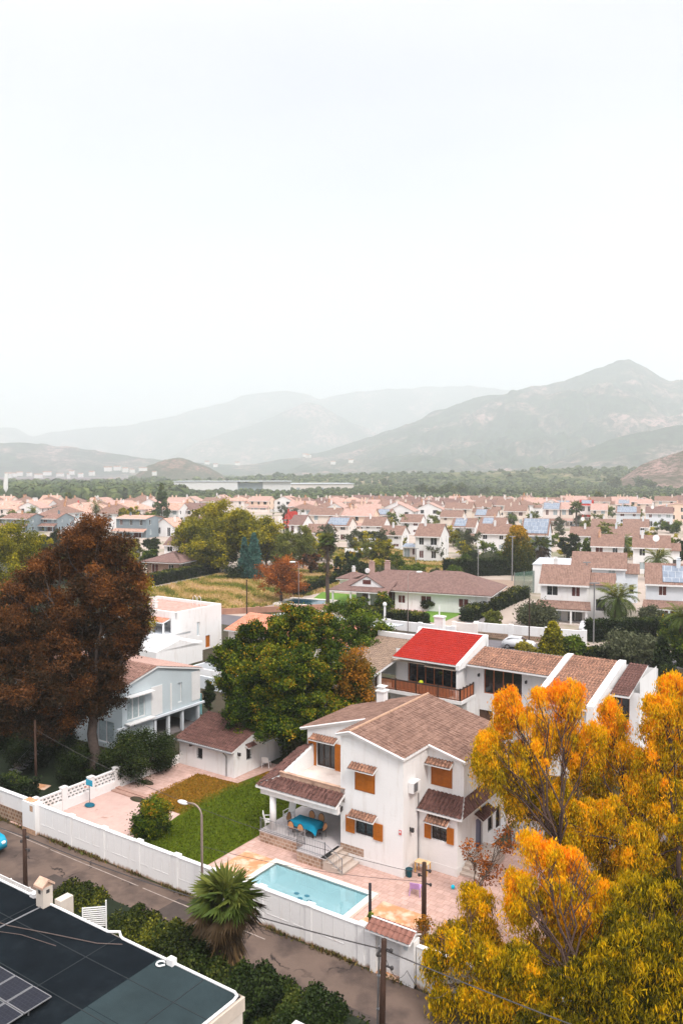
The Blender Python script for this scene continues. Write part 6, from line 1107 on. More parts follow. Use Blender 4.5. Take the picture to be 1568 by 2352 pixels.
t = thing('lamp_globe_post', 'white post lamp in the bungalow garden', 'lamp', G(883, 1432), 0); mb = MB(); mb.tube([(0, 0, 0), (0, 0, 2.6)], .16, 8); mb.build('post', WHITE2, t); mb = MB(); mb.ball((0, 0, 2.8), .3, .3, .35); mb.build('lamp_shade', LAMPW, t)
t = thing('garden_obelisk', 'slim white obelisk post by the bungalow drive', 'post', G(1008, 1445), 0); mb = MB(); mb.box(-.3, .3, -.3, .3, 0, .5); mb.build('plinth', WHITE2, t); mb = MB(); mb.tube([(0, 0, .5), (0, 0, 3.4)], [.18, .06], 6); mb.build('shaft', WHITE2, t)
street_lamp('grey curved street lamp before the orange tree by the field', (*G(686, 1418)[:2], 0), 8.6, -.9, 0., 1.3)
street_lamp('tall curved street lamp in front of the bungalow', (*G(936, 1465)[:2], 0), 8.9, 1.6, .3, 1.3)
for i, (px, py, pt_, r_, lb, m_) in enumerate(((567, 1412, 1333, .10, 'rusty wooden pole standing at the edge of the dry field', POLEW), (1175, 1335, 1232, .12, 'tall grey floodlight mast before the golden pine', METAL), (1097, 1328, 1262, .10, 'grey floodlight mast above the tennis court hedge', METAL), (1214, 1478, 1375, .09, 'rusty brown pole in front of the stone street wall', POLEW), (1362, 1478, 1340, .09, 'thin grey mast left of the clipped hedge and date palm', METAL), (955, 1300, 1260, .10, 'thin mast above the bungalow chimneys', METAL), (1345, 1400, 1292, .10, 'pale lamp mast in front of the gabled white houses', METAL))):
    b = G(px, py); d = b[1]; z = 22 + (YH - pt_) * d / F; o = thing('mast', lb, 'pole', b, 0); mb = MB(); mb.tube([(0, 0, 0), (0, 0, z)], r_, 6); mb.build('shaft', m_, o)
    if m_ is METAL: mb = MB(); mb.box(-.6, .6, -.1, .1, z - .1, z + .05); mb.build('crossbar', METAL, o)

# ------------------------------------------------------------------ generic house
WT = {'w': WHITE, 'b': WHITEB, 'c': CREAM, 'p': PEACH, 'k': PINKW, 'g': GREYH, 'r': REDR, 'x': BRICK}
RTM = {'b': TILEC2, 'm': TILEC, 'o': TILER, 'p': TILEP, 'd': TILEB, 'r': TILERED, 's': PVF}
def house(label, loc, yaw, w_, d_, h, rise=1.7, roof='gx', wm='w', rm='b', over=.5, floors=None, solar=None, porch=False, chim=1, wing=None, group=None, name='house', nw=None, detail=True, seed=0, step=0.):
    g = random.Random(seed); t = thing(name, label, 'house', loc, yaw, group); W_ = WT[wm]; RM = RTM[rm]; floors = floors or (2 if h > 4 else 1)
    mb = MB(); nf = nw or max(2, int(w_ / 3.2)); hz = h / floors; holes = []; sh = []
    for k in range(floors):
        for i in range(nf):
            u = w_ * (i + .5) / nf; ww = g.choice((.55, .6, .8)); z0 = k * hz + .95
            if k == 0 and g.random() < .3: z0 = .15
            holes.append((u - ww, u + ww, z0, k * hz + hz - .45))
        for i in range(2): u = d_ * (i + .5) / 2 + g.uniform(-.6, .6); sh.append((u - .45, u + .45, k * hz + 1.05, k * hz + hz - .5))
    if porch: holes = [q for q in holes if q[2] > hz * .9] + [(w_ * .12, w_ * .45, .15, 2.3), (w_ * .58, w_ * .9, .15, 2.3)]
    f = mb.wall((0, 0), (1, 0), w_, 0, h, holes, .15); fs = mb.wall((w_, 0), (0, 1), d_, 0, h, sh, .15); mb.wall((w_, d_), (-1, 0), w_, 0, h); mb.wall((0, d_), (0, -1), d_, 0, h)
    if roof == 'gx':
        for x in (0, w_): mb.face([(x, 0, h), (x, d_, h), (x, d_ / 2, h + rise)] if x else [(x, d_, h), (x, 0, h), (x, d_ / 2, h + rise)])
    if roof == 'gy': mb.face([(0, 0, h), (w_, 0, h), (w_ / 2, 0, h + rise)]); mb.face([(w_, d_, h), (0, d_, h), (w_ / 2, d_, h + rise)])
    if roof == 'flat': mb.box(-.05, w_ + .05, -.05, .1, h, h + .45); mb.box(-.05, w_ + .05, d_ - .1, d_ + .05, h, h + .45); mb.box(-.05, .1, .1, d_ - .1, h, h + .45); mb.box(w_ - .1, w_ + .05, .1, d_ - .1, h, h + .45)
    mb.build('wall', W_, t)
    mb = MB(); o = over
    if roof == 'gx':
        k = rise / (d_ / 2); z0 = h - k * o + .1; zr = h + rise + .1
        mb.prism([(-o * .5, -o, z0), (w_ + o * .5, -o, z0), (w_ + o * .5, d_ / 2, zr), (-o * .5, d_ / 2, zr)], .13); mb.prism([(-o * .5, d_ / 2, zr), (w_ + o * .5, d_ / 2, zr), (w_ + o * .5, d_ + o, z0), (-o * .5, d_ + o, z0)], .13)
    elif roof == 'gy':
        k = rise / (w_ / 2); z0 = h - k * o + .1; zr = h + rise + .1
        mb.prism([(-o, -o * .5, z0), (w_ / 2, -o * .5, zr), (w_ / 2, d_ + o * .5, zr), (-o, d_ + o * .5, z0)], .13); mb.prism([(w_ / 2, -o * .5, zr), (w_ + o, -o * .5, z0), (w_ + o, d_ + o * .5, z0), (w_ / 2, d_ + o * .5, zr)], .13)
    elif roof == 'hip': hip(mb, -o, w_ + o, -o, d_ + o, h + .12, h + rise + .1)
    elif roof == 'flat': mb.box(.1, w_ - .1, .1, d_ - .1, h - .05, h + .1)
    rf = mb.build('roof', [RM, WHITE2], t)
    if roof == 'gx':
        mb = MB(); k = rise / (d_ / 2); z0 = h - k * o + .1; mb.box(-o * .5, w_ + o * .5, -o - .06, -o - .005, z0 - .26, z0 - .02); mb.build('eave_board', WHITE2, rf)
    if solar and roof == 'gx':
        a, b, c_, e = solar; k = rise / (d_ / 2); y0 = -o + (d_ / 2 + o) * c_; y1 = -o + (d_ / 2 + o) * e; z = lambda y: h + k * y + .22
        mb = MB(); mb.prism([(w_ * a, y0, z(y0)), (w_ * b, y0, z(y0)), (w_ * b, y1, z(y1)), (w_ * a, y1, z(y1))], .06); mb.build('solar_panels', PVF, rf)
    for i in range(chim):
        x = w_ * g.choice((.25, .5, .78)) + i; y = d_ * .5 + g.choice((-.9, .8)); chimney(rf, x, y, h + rise * .5, h + rise + .75, .55, W_ if g.random() < .8 else TAN)
    if detail:
        for q in holes: window(t, f, *q, th=.13, panes=2, pane=g.choice((GLASS, GLASS, CURT, RW)))
        for q in sh: window(t, fs, *q, th=.13, panes=1, pane=g.choice((GLASS, CURT)))
    else:
        for q in holes: mb = MB(); mb.face([f(q[0], -.13, q[2]), f(q[1], -.13, q[2]), f(q[1], -.13, q[3]), f(q[0], -.13, q[3])]); mb.build('window', GLASS if g.random() < .6 else CURT, t)
        for q in sh: mb = MB(); mb.face([fs(q[0], -.13, q[2]), fs(q[1], -.13, q[2]), fs(q[1], -.13, q[3]), fs(q[0], -.13, q[3])]); mb.build('window', GLASS, t)
    if porch:
        mb = MB(); mb.prism([(-.6, -2.4, 2.35), (w_ + .6, -2.4, 2.35), (w_ + .4, .0, 3.15), (-.4, .0, 3.15)], .13); mb.box(-.5, w_ + .5, -2.35, -2.15, 2.0, 2.2, 1); mb.build('porch_roof', [RM if rm != 's' else TILEC2, WHITE2], t)
        for i in range(4): mb = MB(); x = w_ * (i / 3) * .96 + .1; mb.box(x, x + .28, -2.25, -1.97, 0, 2.05); mb.build('porch_post', W_, t)
        mb = MB(); mb.box(-.3, w_ + .3, -2.4, -.02, 0, .14); mb.build('porch_floor', TERR, t)
    if wing:
        wx, wd_, wh = wing; mb = MB(); mb.wall((w_, 1.2), (1, 0), wx, 0, wh, [(wx * .3, wx * .7, wh * .3, wh * .62)]); mb.wall((w_ + wx, 1.2), (0, 1), wd_, 0, wh, [(1, 2, wh * .3, wh * .6)]); mb.wall((w_ + wx, 1.2 + wd_), (-1, 0), wx, 0, wh); mb.face([(w_ + wx, 1.2, wh), (w_ + wx, 1.2 + wd_, wh), (w_ + wx, 1.2 + wd_ / 2, wh + 1.3)]); mb.build('wing_wall', W_, t)
        mb = MB(); y = 1.2 + wd_ / 2; mb.prism([(w_ + .02, .8, wh), (w_ + wx + .3, .8, wh), (w_ + wx + .3, y, wh + 1.4), (w_ + .02, y, wh + 1.4)], .12); mb.prism([(w_ + .02, y, wh + 1.4), (w_ + wx + .3, y, wh + 1.4), (w_ + wx + .3, 1.6 + wd_, wh), (w_ + .02, 1.6 + wd_, wh)], .12); mb.build('wing_roof', [RM if rm != 's' else TILEC2, WHITE2], t)
        for ff, q in ((frame_f((w_, 1.2), (1, 0)), (wx * .3, wx * .7, wh * .3, wh * .62)), (frame_f((w_ + wx, 1.2), (0, 1)), (1, 2, wh * .3, wh * .6))): window(t, ff, *q, th=.13, panes=1)
    return t
def house_px(label, xl, xr, yb, d_=8, h=None, yeave=None, yaw=-20, **k):
    P = G(xl, yb); dd = P[1]; a = R(yaw)
    # frontage from the two bearings
    u = (xr - CX) / F; w_ = (P[0] - u * P[1]) / (u * math.sin(a) - math.cos(a))
    h = h or (22 + (YH - yeave) * dd / F)
    return house(label, (P[0], P[1], 0), a, max(4, w_), d_, h, **k)
HL = [
 ('white two storey villa with tiled veranda and balcony left of the date palm', 1240, 1352, 1425, dict(yeave=1338, d_=8, rise=2.2, porch=True, wing=(3.5, 6, 5.6), seed=1, solar=None)),
 ('white house with ridged brown roof right behind the veranda villa', 1312, 1438, 1380, dict(yeave=1300, d_=7, rise=2.1, wm='b', seed=2, chim=0, wing=(2.0, 5, 5.0))),
 ('white house with solar panels and tiled veranda at the right edge', 1482, 1640, 1425, dict(yeave=1338, d_=8, rise=2.4, porch=True, wm='b', solar=(.25, 1.0, .1, .85), seed=3)),
 ('white row house with paired windows left of the right edge palms', 1452, 1540, 1317, dict(yeave=1255, d_=7, rise=2.2, wm='w', wing=(2, 5, 5.2), seed=4)),
 ('white row house half hidden by the veranda villas, dish on its roof', 1356, 1432, 1310, dict(yeave=1252, d_=7, rise=2.2, seed=5)),
 ('brown roofed row house above the dark shrubbery, right suburb', 1308, 1375, 1270, dict(yeave=1229, d_=8, rise=2.0, seed=6)),
 ('brown roofed row house in the second right hand row, orange chimney', 1395, 1468, 1262, dict(yeave=1229, d_=8, rise=2.2, wm='b', seed=7)),
 ('brown roofed row house with a white dish in the third right hand row', 1357, 1412, 1240, dict(yeave=1209, d_=8, rise=2.2, seed=8)),
 ('brown roofed row house with orange chimney in the third right hand row', 1430, 1490, 1238, dict(yeave=1209, d_=8, rise=2.2, wm='b', seed=9)),
 ('dark roofed pale house near the right edge, above the green bush', 1482, 1545, 1210, dict(yeave=1178, d_=9, rise=2.4, wm='b', rm='m', seed=10)),
 ('pale house with a bright solar roof left of the dark roofed one', 1414, 1470, 1204, dict(yeave=1177, d_=8, rise=2.4, wm='b', solar=(.03, .85, .08, .95), seed=11)),
 ('peach house with shallow roof at the far right edge', 1512, 1600, 1197, dict(yeave=1163, d_=10, rise=1.4, wm='p', rm='p', roof='gy', seed=12)),
 ('cream house with tan roof highest on the right slope', 1456, 1496, 1176, dict(yeave=1156, d_=9, rise=2.2, wm='c', rm='p', seed=13)),
 ('cream house with tan roof and deep balcony, centre right', 1355, 1394, 1200, dict(yeave=1170, d_=8, rise=2.4, wm='c', rm='p', seed=14)),
 ('cream twin house with solar roof, glazed balconies', 1246, 1284, 1208, dict(yeave=1168, d_=8, rise=2.4, wm='k', solar=(0, 1, 0, .9), porch=True, seed=15)),
 ('cream twin house with tan roof beside the solar twin', 1286, 1318, 1208, dict(yeave=1168, d_=8, rise=2.4, wm='c', rm='p', porch=True, seed=16)),
 ('brick gabled house left of the cream twin houses', 1157, 1208, 1206, dict(yeave=1173, d_=9, rise=2.2, wm='c', seed=17)),
 ('long white house with brown roof left of the golden pine', 1094, 1170, 1268, dict(yeave=1224, d_=8, rise=2.3, wm='w', seed=18)),
 ('tall white gabled house with solar strips right of the golden pine', 1196, 1258, 1298, dict(yeave=1226, d_=9, rise=3.4, wm='b', solar=(.02, .98, .1, .95), seed=19)),
 ('cream fronted white house with dark windows left of the long white one', 1036, 1090, 1247, dict(yeave=1209, d_=8, rise=2.4, wm='w', solar=(.1, .6, .1, .9), porch=True, seed=20)),
 ('big white gabled house with orange trim in the middle of the suburb', 953, 1010, 1290, dict(yeave=1230, d_=10, rise=2.6, wm='w', wing=None, seed=21)),
 ('white house with low brown roof left of the orange trimmed one', 870, 922, 1262, dict(yeave=1227, d_=8, rise=2.2, wm='w', seed=22)),
 ('white house with brown roof and arched porch above the scalloped wall', 832, 880, 1234, dict(yeave=1206, d_=8, rise=2.6, wm='w', seed=23)),
 ('pale house with two solar roofs behind the pine group', 748, 800, 1240, dict(yeave=1206, d_=8, rise=2.4, wm='k', solar=(.05, .9, .1, .9), seed=24)),
 ('white gabled house with mauve roof right of the dark cypresses', 664, 694, 1229, dict(yeave=1204, d_=10, rise=3.0, wm='w', rm='m', seed=25, wing=None)),
 ('small white house with mauve roof left of the pine group', 378, 426, 1275, dict(yeave=1251, d_=7, rise=2.0, wm='w', rm='m', seed=26)),
 ('brick house with wide hip roof behind the field hedge', 338, 410, 1324, dict(yeave=1290, d_=9, rise=1.8, roof='hip', wm='x', rm='m', over=1.0, seed=27)),
 ('modern grey house with orange roof and deep white balconies', 268, 335, 1234, dict(yeave=1190, d_=10, rise=.8, roof='gx', wm='g', rm='o', porch=True, seed=28)),
 ('modern grey house with white roof slabs at the far left', 5, 62, 1222, dict(yeave=1190, d_=10, rise=1.6, wm='g', rm='d', porch=True, seed=29)),
 ('modern grey house with gabled dark roof left of the rusty crown', 78, 130, 1220, dict(yeave=1190, d_=10, rise=1.8, wm='g', rm='d', porch=True, seed=30)),
 ('white house with open gable between grey house and pines', 355, 398, 1232, dict(yeave=1208, d_=9, rise=2.6, roof='gy', wm='w', rm='o', seed=31)),
 ('bright red house among pale roofs in the far left row', 142, 182, 1196, dict(yeave=1167, d_=10, rise=2.4, roof='hip', wm='r', rm='o', seed=32)),
 ('low shed like house with blue roof beside the orange trimmed house', 925, 955, 1282, dict(h=3.0, d_=6, rise=.5, wm='k', rm='s', seed=33)),
 ('red trimmed white house behind the cypresses', 650, 664, 1214, dict(yeave=1190, d_=8, rise=2.4, roof='gy', wm='r', rm='r', seed=34)),
 ('white house with big grey roof light left of the long white one', 1100, 1160, 1238, dict(yeave=1205, d_=8, rise=2.2, wm='w', solar=(.1, .5, .1, .9), seed=35)),
 ('cream house with brown roof tucked above the tennis court', 1010, 1060, 1215, dict(yeave=1186, d_=8, rise=2.2, wm='c', seed=36)),
 ('white house with brown roof right of the scalloped wall', 920, 965, 1228, dict(yeave=1198, d_=8, rise=2.4, wm='w', seed=37)),
 ('cream house behind the white one with the arched porch', 845, 895, 1210, dict(yeave=1182, d_=8, rise=2.2, wm='c', solar=(.4, .9, .1, .9), seed=38)),
 ('white house with half solar roof up the slope from the tennis court', 1090, 1140, 1212, dict(yeave=1184, d_=8, rise=2.4, wm='w', solar=(.0, .5, .1, .9), seed=39)),
 ('pale house with red veranda between the cream houses on the right', 1330, 1360, 1198, dict(yeave=1160, d_=8, rise=2.2, wm='w', solar=(.1, .9, .3, .9), porch=True, rm='r', seed=40)),
 ('cream house with solar roof at the top of the right slope', 1412, 1448, 1182, dict(yeave=1158, d_=8, rise=2.2, wm='c', rm='p', solar=(.2, .9, .2, .95), seed=41)),
 ('small tan roofed house just behind the cream twin houses', 1266, 1310, 1182, dict(yeave=1160, d_=8, rise=2.2, wm='k', solar=(.1, .9, .2, .95), seed=42)),
 ('long brown roofed house with white gable above the dry clearing', 700, 752, 1252, dict(yeave=1222, d_=8, rise=2.2, wm='k', seed=43)),
]
for lb, xl, xr, yb, k in HL: house_px(lb, xl, xr, yb, **k)
t = thing('sports_hall', 'plain white wall of a court building behind the veranda villa', 'building', (*G(1222, 1362)[:2], 0), R(-20)); mb = MB(); mb.box(0, 9, 0, 12, 0, 5.2); mb.build('wall', WHITE, t); mb = MB(); mb.box(-.1, 9.1, -.1, 12.1, 5.2, 5.35); mb.build('roof', LIGHTROOF, t)
t = thing('court_fence', 'green mesh tennis court fence left of the plain white wall', 'fence', (*G(1180, 1368)[:2], 0), R(35))
for i in range(5): mb = MB(); mb.tube([(i * 2.5, 0, 0), (i * 2.5, 0, 4.2)], .06, 6); mb.build('post', METAL, t)
m, nt, bs = newmat('green_mesh'); L = nt.links.new; tr = N(nt, 'ShaderNodeBsdfTransparent'); mx = N(nt, 'ShaderNodeMixShader'); mx.inputs[0].default_value = .35; bs.inputs['Base Color'].default_value = (.12, .22, .17, 1); L(tr.outputs[0], mx.inputs[1]); L(bs.outputs[0], mx.inputs[2]); L(mx.outputs[0], nt.nodes['Material Output'].inputs['Surface'])
mb = MB(); mb.box(0, 10, -.02, .02, .2, 4.1); mb.build('mesh', m, t)
sheet('tennis_court', [G(1060, 1362)[:2], G(1200, 1372)[:2], G(1225, 1335)[:2], G(1090, 1330)[:2]], .05, mat('court_surface', (.28, .20, .15), .9, .1, .5, col2=(.13, .22, .12), c2scale=.05), True)
# ------------------------------------------------------------------ far rows of the suburb
yz = {}
COL = [('c', 'b', 'cream'), ('k', 'm', 'pinkish'), ('w', 'b', 'white'), ('p', 'p', 'peach'), ('w', 'p', 'white'), ('c', 'o', 'cream'), ('k', 'o', 'pinkish'), ('w', 'o', 'white')]
COLX = 0
RN = {'b': 'brown', 'm': 'mauve', 'p': 'pale tan', 'o': 'terracotta'}
protos = []
for i, (wm, rm, wn) in enumerate(COL):
    protos.append(house('x', (0, -300 - 30 * i, 0), 0, 10.5 if i % 2 else 9, 8.5, 5.9, rise=2.2 + .3 * (i % 3), roof=('gx', 'gx', 'hip', 'gx', 'gy', 'gx', 'hip', 'gx')[i], wm=wm, rm=rm, detail=False, seed=60 + i, chim=1 + i % 2, solar=(.1, .6, .15, .9) if i == 4 else None, porch=i in (1, 3, 5), wing=(3.2, 5, 4.6) if i in (0, 2, 6) else None, name='row_house'))
    mb = MB(); mb.box(-2.5, 13, -5.2, -4.95, 0, 1.5); mb.box(-2.5, -2.25, -4.95, 7, 0, 1.5); mb.build('yard_wall', WHITE if i % 3 else PINKW, protos[-1])
used = set(); gg = random.Random(21)
def place_far(k, loc, yaw, row):
    wm, rm, wn = COL[k]; lb = '%s row house, %s %s roof, %s' % (wn, RN[rm], ('gabled', 'gabled', 'hipped', 'gabled', 'gabled', 'gabled', 'hipped', 'gabled')[k], row); grp = 'pale row houses of the far suburb'
    sc_ = gg.uniform(1.05, 1.35)
    if k not in used: used.add(k); o = protos[k]; o.location = loc; o.rotation_euler = (0, 0, yaw); o['label'] = lb; o['group'] = grp; o.scale = (sc_, 1, gg.uniform(.95, 1.05)); return o
    return copytree(protos[k], loc, yaw, lb, (sc_, 1, gg.uniform(.95, 1.08)), grp)
rows = [(1172, 480, 1590), (1175.5, 300, 1420), (1179.5, -30, 1250), (1184, -40, 1240), (1188.5, -30, 1140), (1193.5, -20, 1100), (1199, -40, 1030), (1205, -30, 930), (1212, -30, 830), (1220, 130, 830)]
RWN = ['farthest', 'second farthest', 'third farthest', 'fourth farthest', 'fifth farthest', 'sixth farthest', 'seventh farthest', 'eighth farthest', 'ninth farthest', 'front']
for ri, (yb, xa, xb) in enumerate(rows):
    d = G(784, yb)[1]; x = xa + gg.uniform(0, 20); stp = 12.6 * F / d
    while x < xb:
        y = yb + (x - 784) * .004 + gg.uniform(-1, 1) * (1160 < yb) ; skip = (430 < x < 640 and yb > 1176) or (130 < x < 185 and 1183 < yb < 1194) or (640 < x < 705 and yb > 1200) or (250 < x < 400 and yb > 1206) or (x < 135 and yb > 1204) or gg.random() < .07
        if not skip:
            k = gg.choice((3, 5, 2, 7, 4, 0, 6, 2) if x < 420 else ((0, 1, 3, 4, 6, 2, 0) if x < 900 else (0, 1, 2, 3, 0, 4, 1)))
            row = RWN[ri] + ' row, ' + ('at the left edge' if x < 90 else 'near the rusty crown' if x < 260 else 'left of the pines' if x < 430 else 'behind the pines' if x < 640 else 'right of the pines' if x < 780 else 'above the bungalow' if x < 920 else 'at mid right' if x < 1080 else 'above the golden pine' if x < 1240 else 'above the villas' if x < 1420 else 'at the right edge')
            place_far(k, (*G(x, y)[:2], 0), R(-20 + gg.uniform(-4, 4) + (90 if gg.random() < .12 else 0)), row)
        x += stp * gg.uniform(.95, 1.2)
for k in range(8):
    if k not in used: place_far(k, (*G(60 + 40 * k, 1205)[:2], 0), R(-20), 'far left suburb')
# satellite dishes on the right rows
for i, (px, py, d, lb) in enumerate(((1400, 1236, 225, 'round white dish on a third row roof'), (1505, 1236, 150, 'large round white dish on the ridge of the right row'), (1337, 1192, 260, 'round white dish before the cream house with balcony'), (1497, 1165, 300, 'tiny white dish on the dark roofed house'))):
    p = D(px, d, py); t = thing('satellite_dish', lb, 'dish', p, 0); mb = MB(); mb.tube([(0, -.1, 0), (0, -.05, 0), (0, .05, .0)], [.65, .5, .1], 16); mb.build('dish', WHITE2, t); mb = MB(); mb.tube([(0, .05, 0), (0, .1, -1.2)], .05, 5); mb.build('mast', METAL, t)
def small_car(label, px, py, m, yaw):
    t = copytree(CAR, (*G(px, py)[:2], 0), yaw, label); return t
SIL = mat('silver_paint', (.55, .56, .58), .3, .03, 1, spec=.6); BLK = mat('black_paint', (.02, .022, .026), .25, .03, 1, spec=.6)
for lb, px, py, m_, yw in (('white van like car parked below the veranda villa', 1345, 1452, SIL, 1.2), ('silver car on the street behind the red roof house', 1190, 1490, SIL, -.4), ('small dark car parked among the right hand houses', 1322, 1212, BLK, .3)):
    c = small_car(lb, px, py, m_, yw)
    for q in bpy.data.objects:
        if q.parent == c and q.name.split('.')[0] in ('body', 'roof_panel'): q.data = q.data.copy(); q.data.materials[0] = m_

# ------------------------------------------------------------------ TREES of the middle ground
def tree_px(label, x, yb, ytop, wpx, m, n, leaf, lobes=5, seed=1, base=.25, cat='tree', **k):
    b = G(x, yb); d = b[1]; h = 22 + (YH - ytop) * d / F; r = wpx / 2 * d / F
    return tree(label, cat, b, round_lobes(h, r, h * base, lobes, seed), n, leaf, leaf * .6, m, seed=seed, clumps=k.pop('clumps', 70), cl=k.pop('cl', r * .09), r0=k.pop('r0', max(.12, h * .022)), **k)
P = tree_px
P('big umbrella pine, highest of the dense pine group', 520, 1312, 1158, 170, G_PINE, 60000, .5, 9, 71, .18, tmix=(.35, .22, .5), sub=3, clumps=190, cl=.75, group='dense pine group beyond the field')
P('left shoulder pine of the dense pine group', 437, 1300, 1182, 70, G_PINE, 12000, .5, 6, 72, .15, clumps=80, cl=.6, group='dense pine group beyond the field')
P('right pine of the dense pine group, lower than the big one', 612, 1300, 1190, 90, G_PINE, 15000, .5, 7, 73, .12, clumps=90, cl=.6, group='dense pine group beyond the field')
P('lowest pine filling the front of the dense pine group', 480, 1318, 1225, 120, G_PINE, 16000, .5, 7, 74, .1, clumps=90, cl=.6, group='dense pine group beyond the field')
P('light green round tree right of the blue green cedar', 654, 1312, 1222, 62, leafmat('light_green_leaves', [(0, (.04, .055, .01)), (.5, (.12, .14, .02)), (1, (.26, .25, .04))]), 9000, .4, 5, 75, .1, clumps=60, cl=.5)
P('light green tree in front of the mauve roofed white house', 697, 1308, 1213, 48, MATS['light_green_leaves'], 8000, .4, 5, 76, .1, clumps=50, cl=.5)
P('broad orange autumn tree standing in the dry field', 645, 1385, 1284, 118, G_ORA, 11000, .30, 7, 77, .25, clumps=90, cl=.45, r0=.28, twigs=4)
P('yellow green round tree in the far suburb behind the grey house', 300, 1225, 1162, 52, G_PINE, 4000, .7, 4, 78, .3)
P('bright green tree on the far edge of the suburb', 908, 1162, 1137, 38, G_MID, 2500, .9, 4, 79, .1)
_b = G(1187, 1318); conifer('golden pine with dark layered lower half beside the floodlight mast', _b, 40 * _b[1] / F, 22 + (YH - 1210) * _b[1] / F, leafmat('golden_pine_needles', [(0, (.008, .018, .003)), (.40, (.030, .046, .005)), (.60, (.12, .11, .008)), (.78, (.48, .28, .01)), (1, (.62, .28, .01))]), 26000, .42, 'pine_tree', 'tree', seed=80, pw=.42, tm=(.2, .22, .58))
P('dark tree left of the brown row houses', 1306, 1300, 1222, 44, G_DK, 6000, .42, 4, 81, .1)
P('dark bushy tree below the row houses left of centre right', 1340, 1300, 1236, 40, G_MID, 5000, .42, 4, 82, .1)
P('autumn toned tree behind the bungalow ridge', 880, 1305, 1238, 50, G_PINE, 6000, .4, 5, 83, .1)
P('second lighter tree behind the bungalow ridge', 855, 1302, 1254, 34, MATS['light_green_leaves'], 4000, .4, 4, 84, .1)
P('reddish green tree left of the slim palm', 815, 1315, 1262, 44, G_CIT, 5000, .4, 4, 85, .05)
P('brown autumn bush right of the orange field tree', 716, 1322, 1262, 44, G_BRN, 4000, .35, 4, 86, .1)
P('dark green tree behind the small mauve roofed house', 350, 1268, 1236, 44, G_DK, 5000, .45, 4, 87, .1)
P('greenish tree right of the white small house', 425, 1262, 1225, 34, G_PINE, 3500, .45, 4, 88, .1)
P('green tree at the right edge above the row houses', 1540, 1225, 1196, 50, G_MID, 4000, .5, 4, 89, .1)
P('dark green tree at the right edge by the upper palm', 1556, 1300, 1240, 40, G_DK, 5000, .45, 4, 90, .1)
for i, (x, yb, yt, wp, m_, lb, h_) in enumerate(((584, 1332, 1226, 46, G_BLU, 'blue green cedar in front of the pine group, taller half', 14000), (562, 1330, 1236, 36, G_BLU, 'blue green cedar in front of the pine group, lower half', 11000), (461, 1306, 1192, 20, G_DK, 'dark slim cypress standing inside the pine group', 3000), (628, 1250, 1166, 8, G_DK, 'thin dark cypress right behind the pine group', 900), (652, 1248, 1164, 8, G_DK, 'taller thin cypress of the pair by the red trimmed house', 900), (659, 1250, 1178, 8, G_DK, 'shorter thin cypress of the pair by the red trimmed house', 900), (775, 1335, 1280, 26, G_DK, 'dark cone shaped shrub beside the slim palm, front one', 3500), (797, 1328, 1268, 26, G_DK, 'dark cone shaped shrub beside the slim palm, back one', 3500), (1520, 1552, 1462, 44, G_DK, 'dark column cypress at the right end of the red roof villa', 9000), (1268, 1522, 1432, 78, G_PINE, 'feathery golden green conifer behind the long tiled roof', 12000), (1262, 1480, 1452, 20, G_PINE, 'small conifer top by the stone street wall', 1500))):
    b = G(x, yb); d = b[1]; conifer(lb, b, wp / 2 * d / F, 22 + (YH - yt) * d / F, m_, h_, .3 if d > 70 else .22, seed=100 + i, pw=.45 if m_ is G_DK else .75)
for i, (x, yb, yt, wp, m_, lb, n_) in enumerate(((1065, 1315, 1272, 46, G_MID, 'round green bush left of the floodlit hedge', 5000), (1232, 1440, 1386, 96, G_OLV, 'large grey green olive bush before the veranda villa', 9000), (1452, 1525, 1464, 130, G_OLV, 'wide silvery olive crown behind the long tiled roof', 14000), (1310, 1520, 1462, 60, G_MID, 'round green bush right of the feathery conifer', 7000), (983, 1402, 1375, 34, G_HED, 'clipped ball bush before the bungalow wall', 3000), (1018, 1402, 1380, 40, G_YEL, 'yellow flowering bush at the bungalow corner', 3000), (883, 1412, 1358, 40, G_CIT, 'rounded tree like shrub before the bungalow porch', 5000), (830, 1405, 1372, 34, G_CIT, 'reddish round shrub left of the bungalow porch', 3500), (1545, 1475, 1410, 80, G_CIT, 'dark bush with autumn tips at the right edge below the solar villa', 8000), (1500, 1450, 1395, 60, G_OLV, 'grey green bush right of the date palm', 6000), (1560, 1530, 1450, 50, G_MID, 'green and yellow shrub at the right edge beside the cypress', 6000), (1540, 1580, 1530, 70, G_DK, 'dark shrub under the right edge behind the willows', 5000), (1205, 1500, 1478, 44, G_YEL, 'bright yellow bush peeking over the long tiled roof', 3000), (1130, 1448, 1402, 40, MATS['light_green_leaves'], 'lime green tropical plant on the stone wall', 2500), (470, 1315, 1290, 60, G_CIT, 'shrubs with orange fruit along the field hedge', 3000), (560, 1330, 1300, 90, G_DK, 'dark undergrowth below the blue green cedars', 5000), (1060, 1262, 1240, 40, G_MID, 'small green bush in front of the cream fronted house', 2500), (1120, 1312, 1270, 60, G_OLV, 'olive bush below the long white house', 5000), (890, 1330, 1300, 60, G_OLV, 'low scrubby bush behind the bungalow', 3000), (940, 1322, 1300, 50, G_MID, 'green bush behind the bungalow chimneys', 3000))):
    b = G(x, yb); d = b[1]; bush(lb, b, wp / 2 * d / F, 22 + (YH - yt) * d / F, m_, n_, .2 if d < 90 else .34, seed=130 + i, clumps=60)
def palm_px(label, x, yb, yt, fl, kind, nf, seed, **k):
    b = G(x, yb); d = b[1]; h = 22 + (YH - yt) * d / F; return palm(label, b, h, fl, kind, nf, seed, **k)
palm_px('big spreading date palm right of the veranda villa', 1416, 1442, 1378, 3.4, 'date', 52, 61, tr=.4, dense=1.0, wid=1.2)
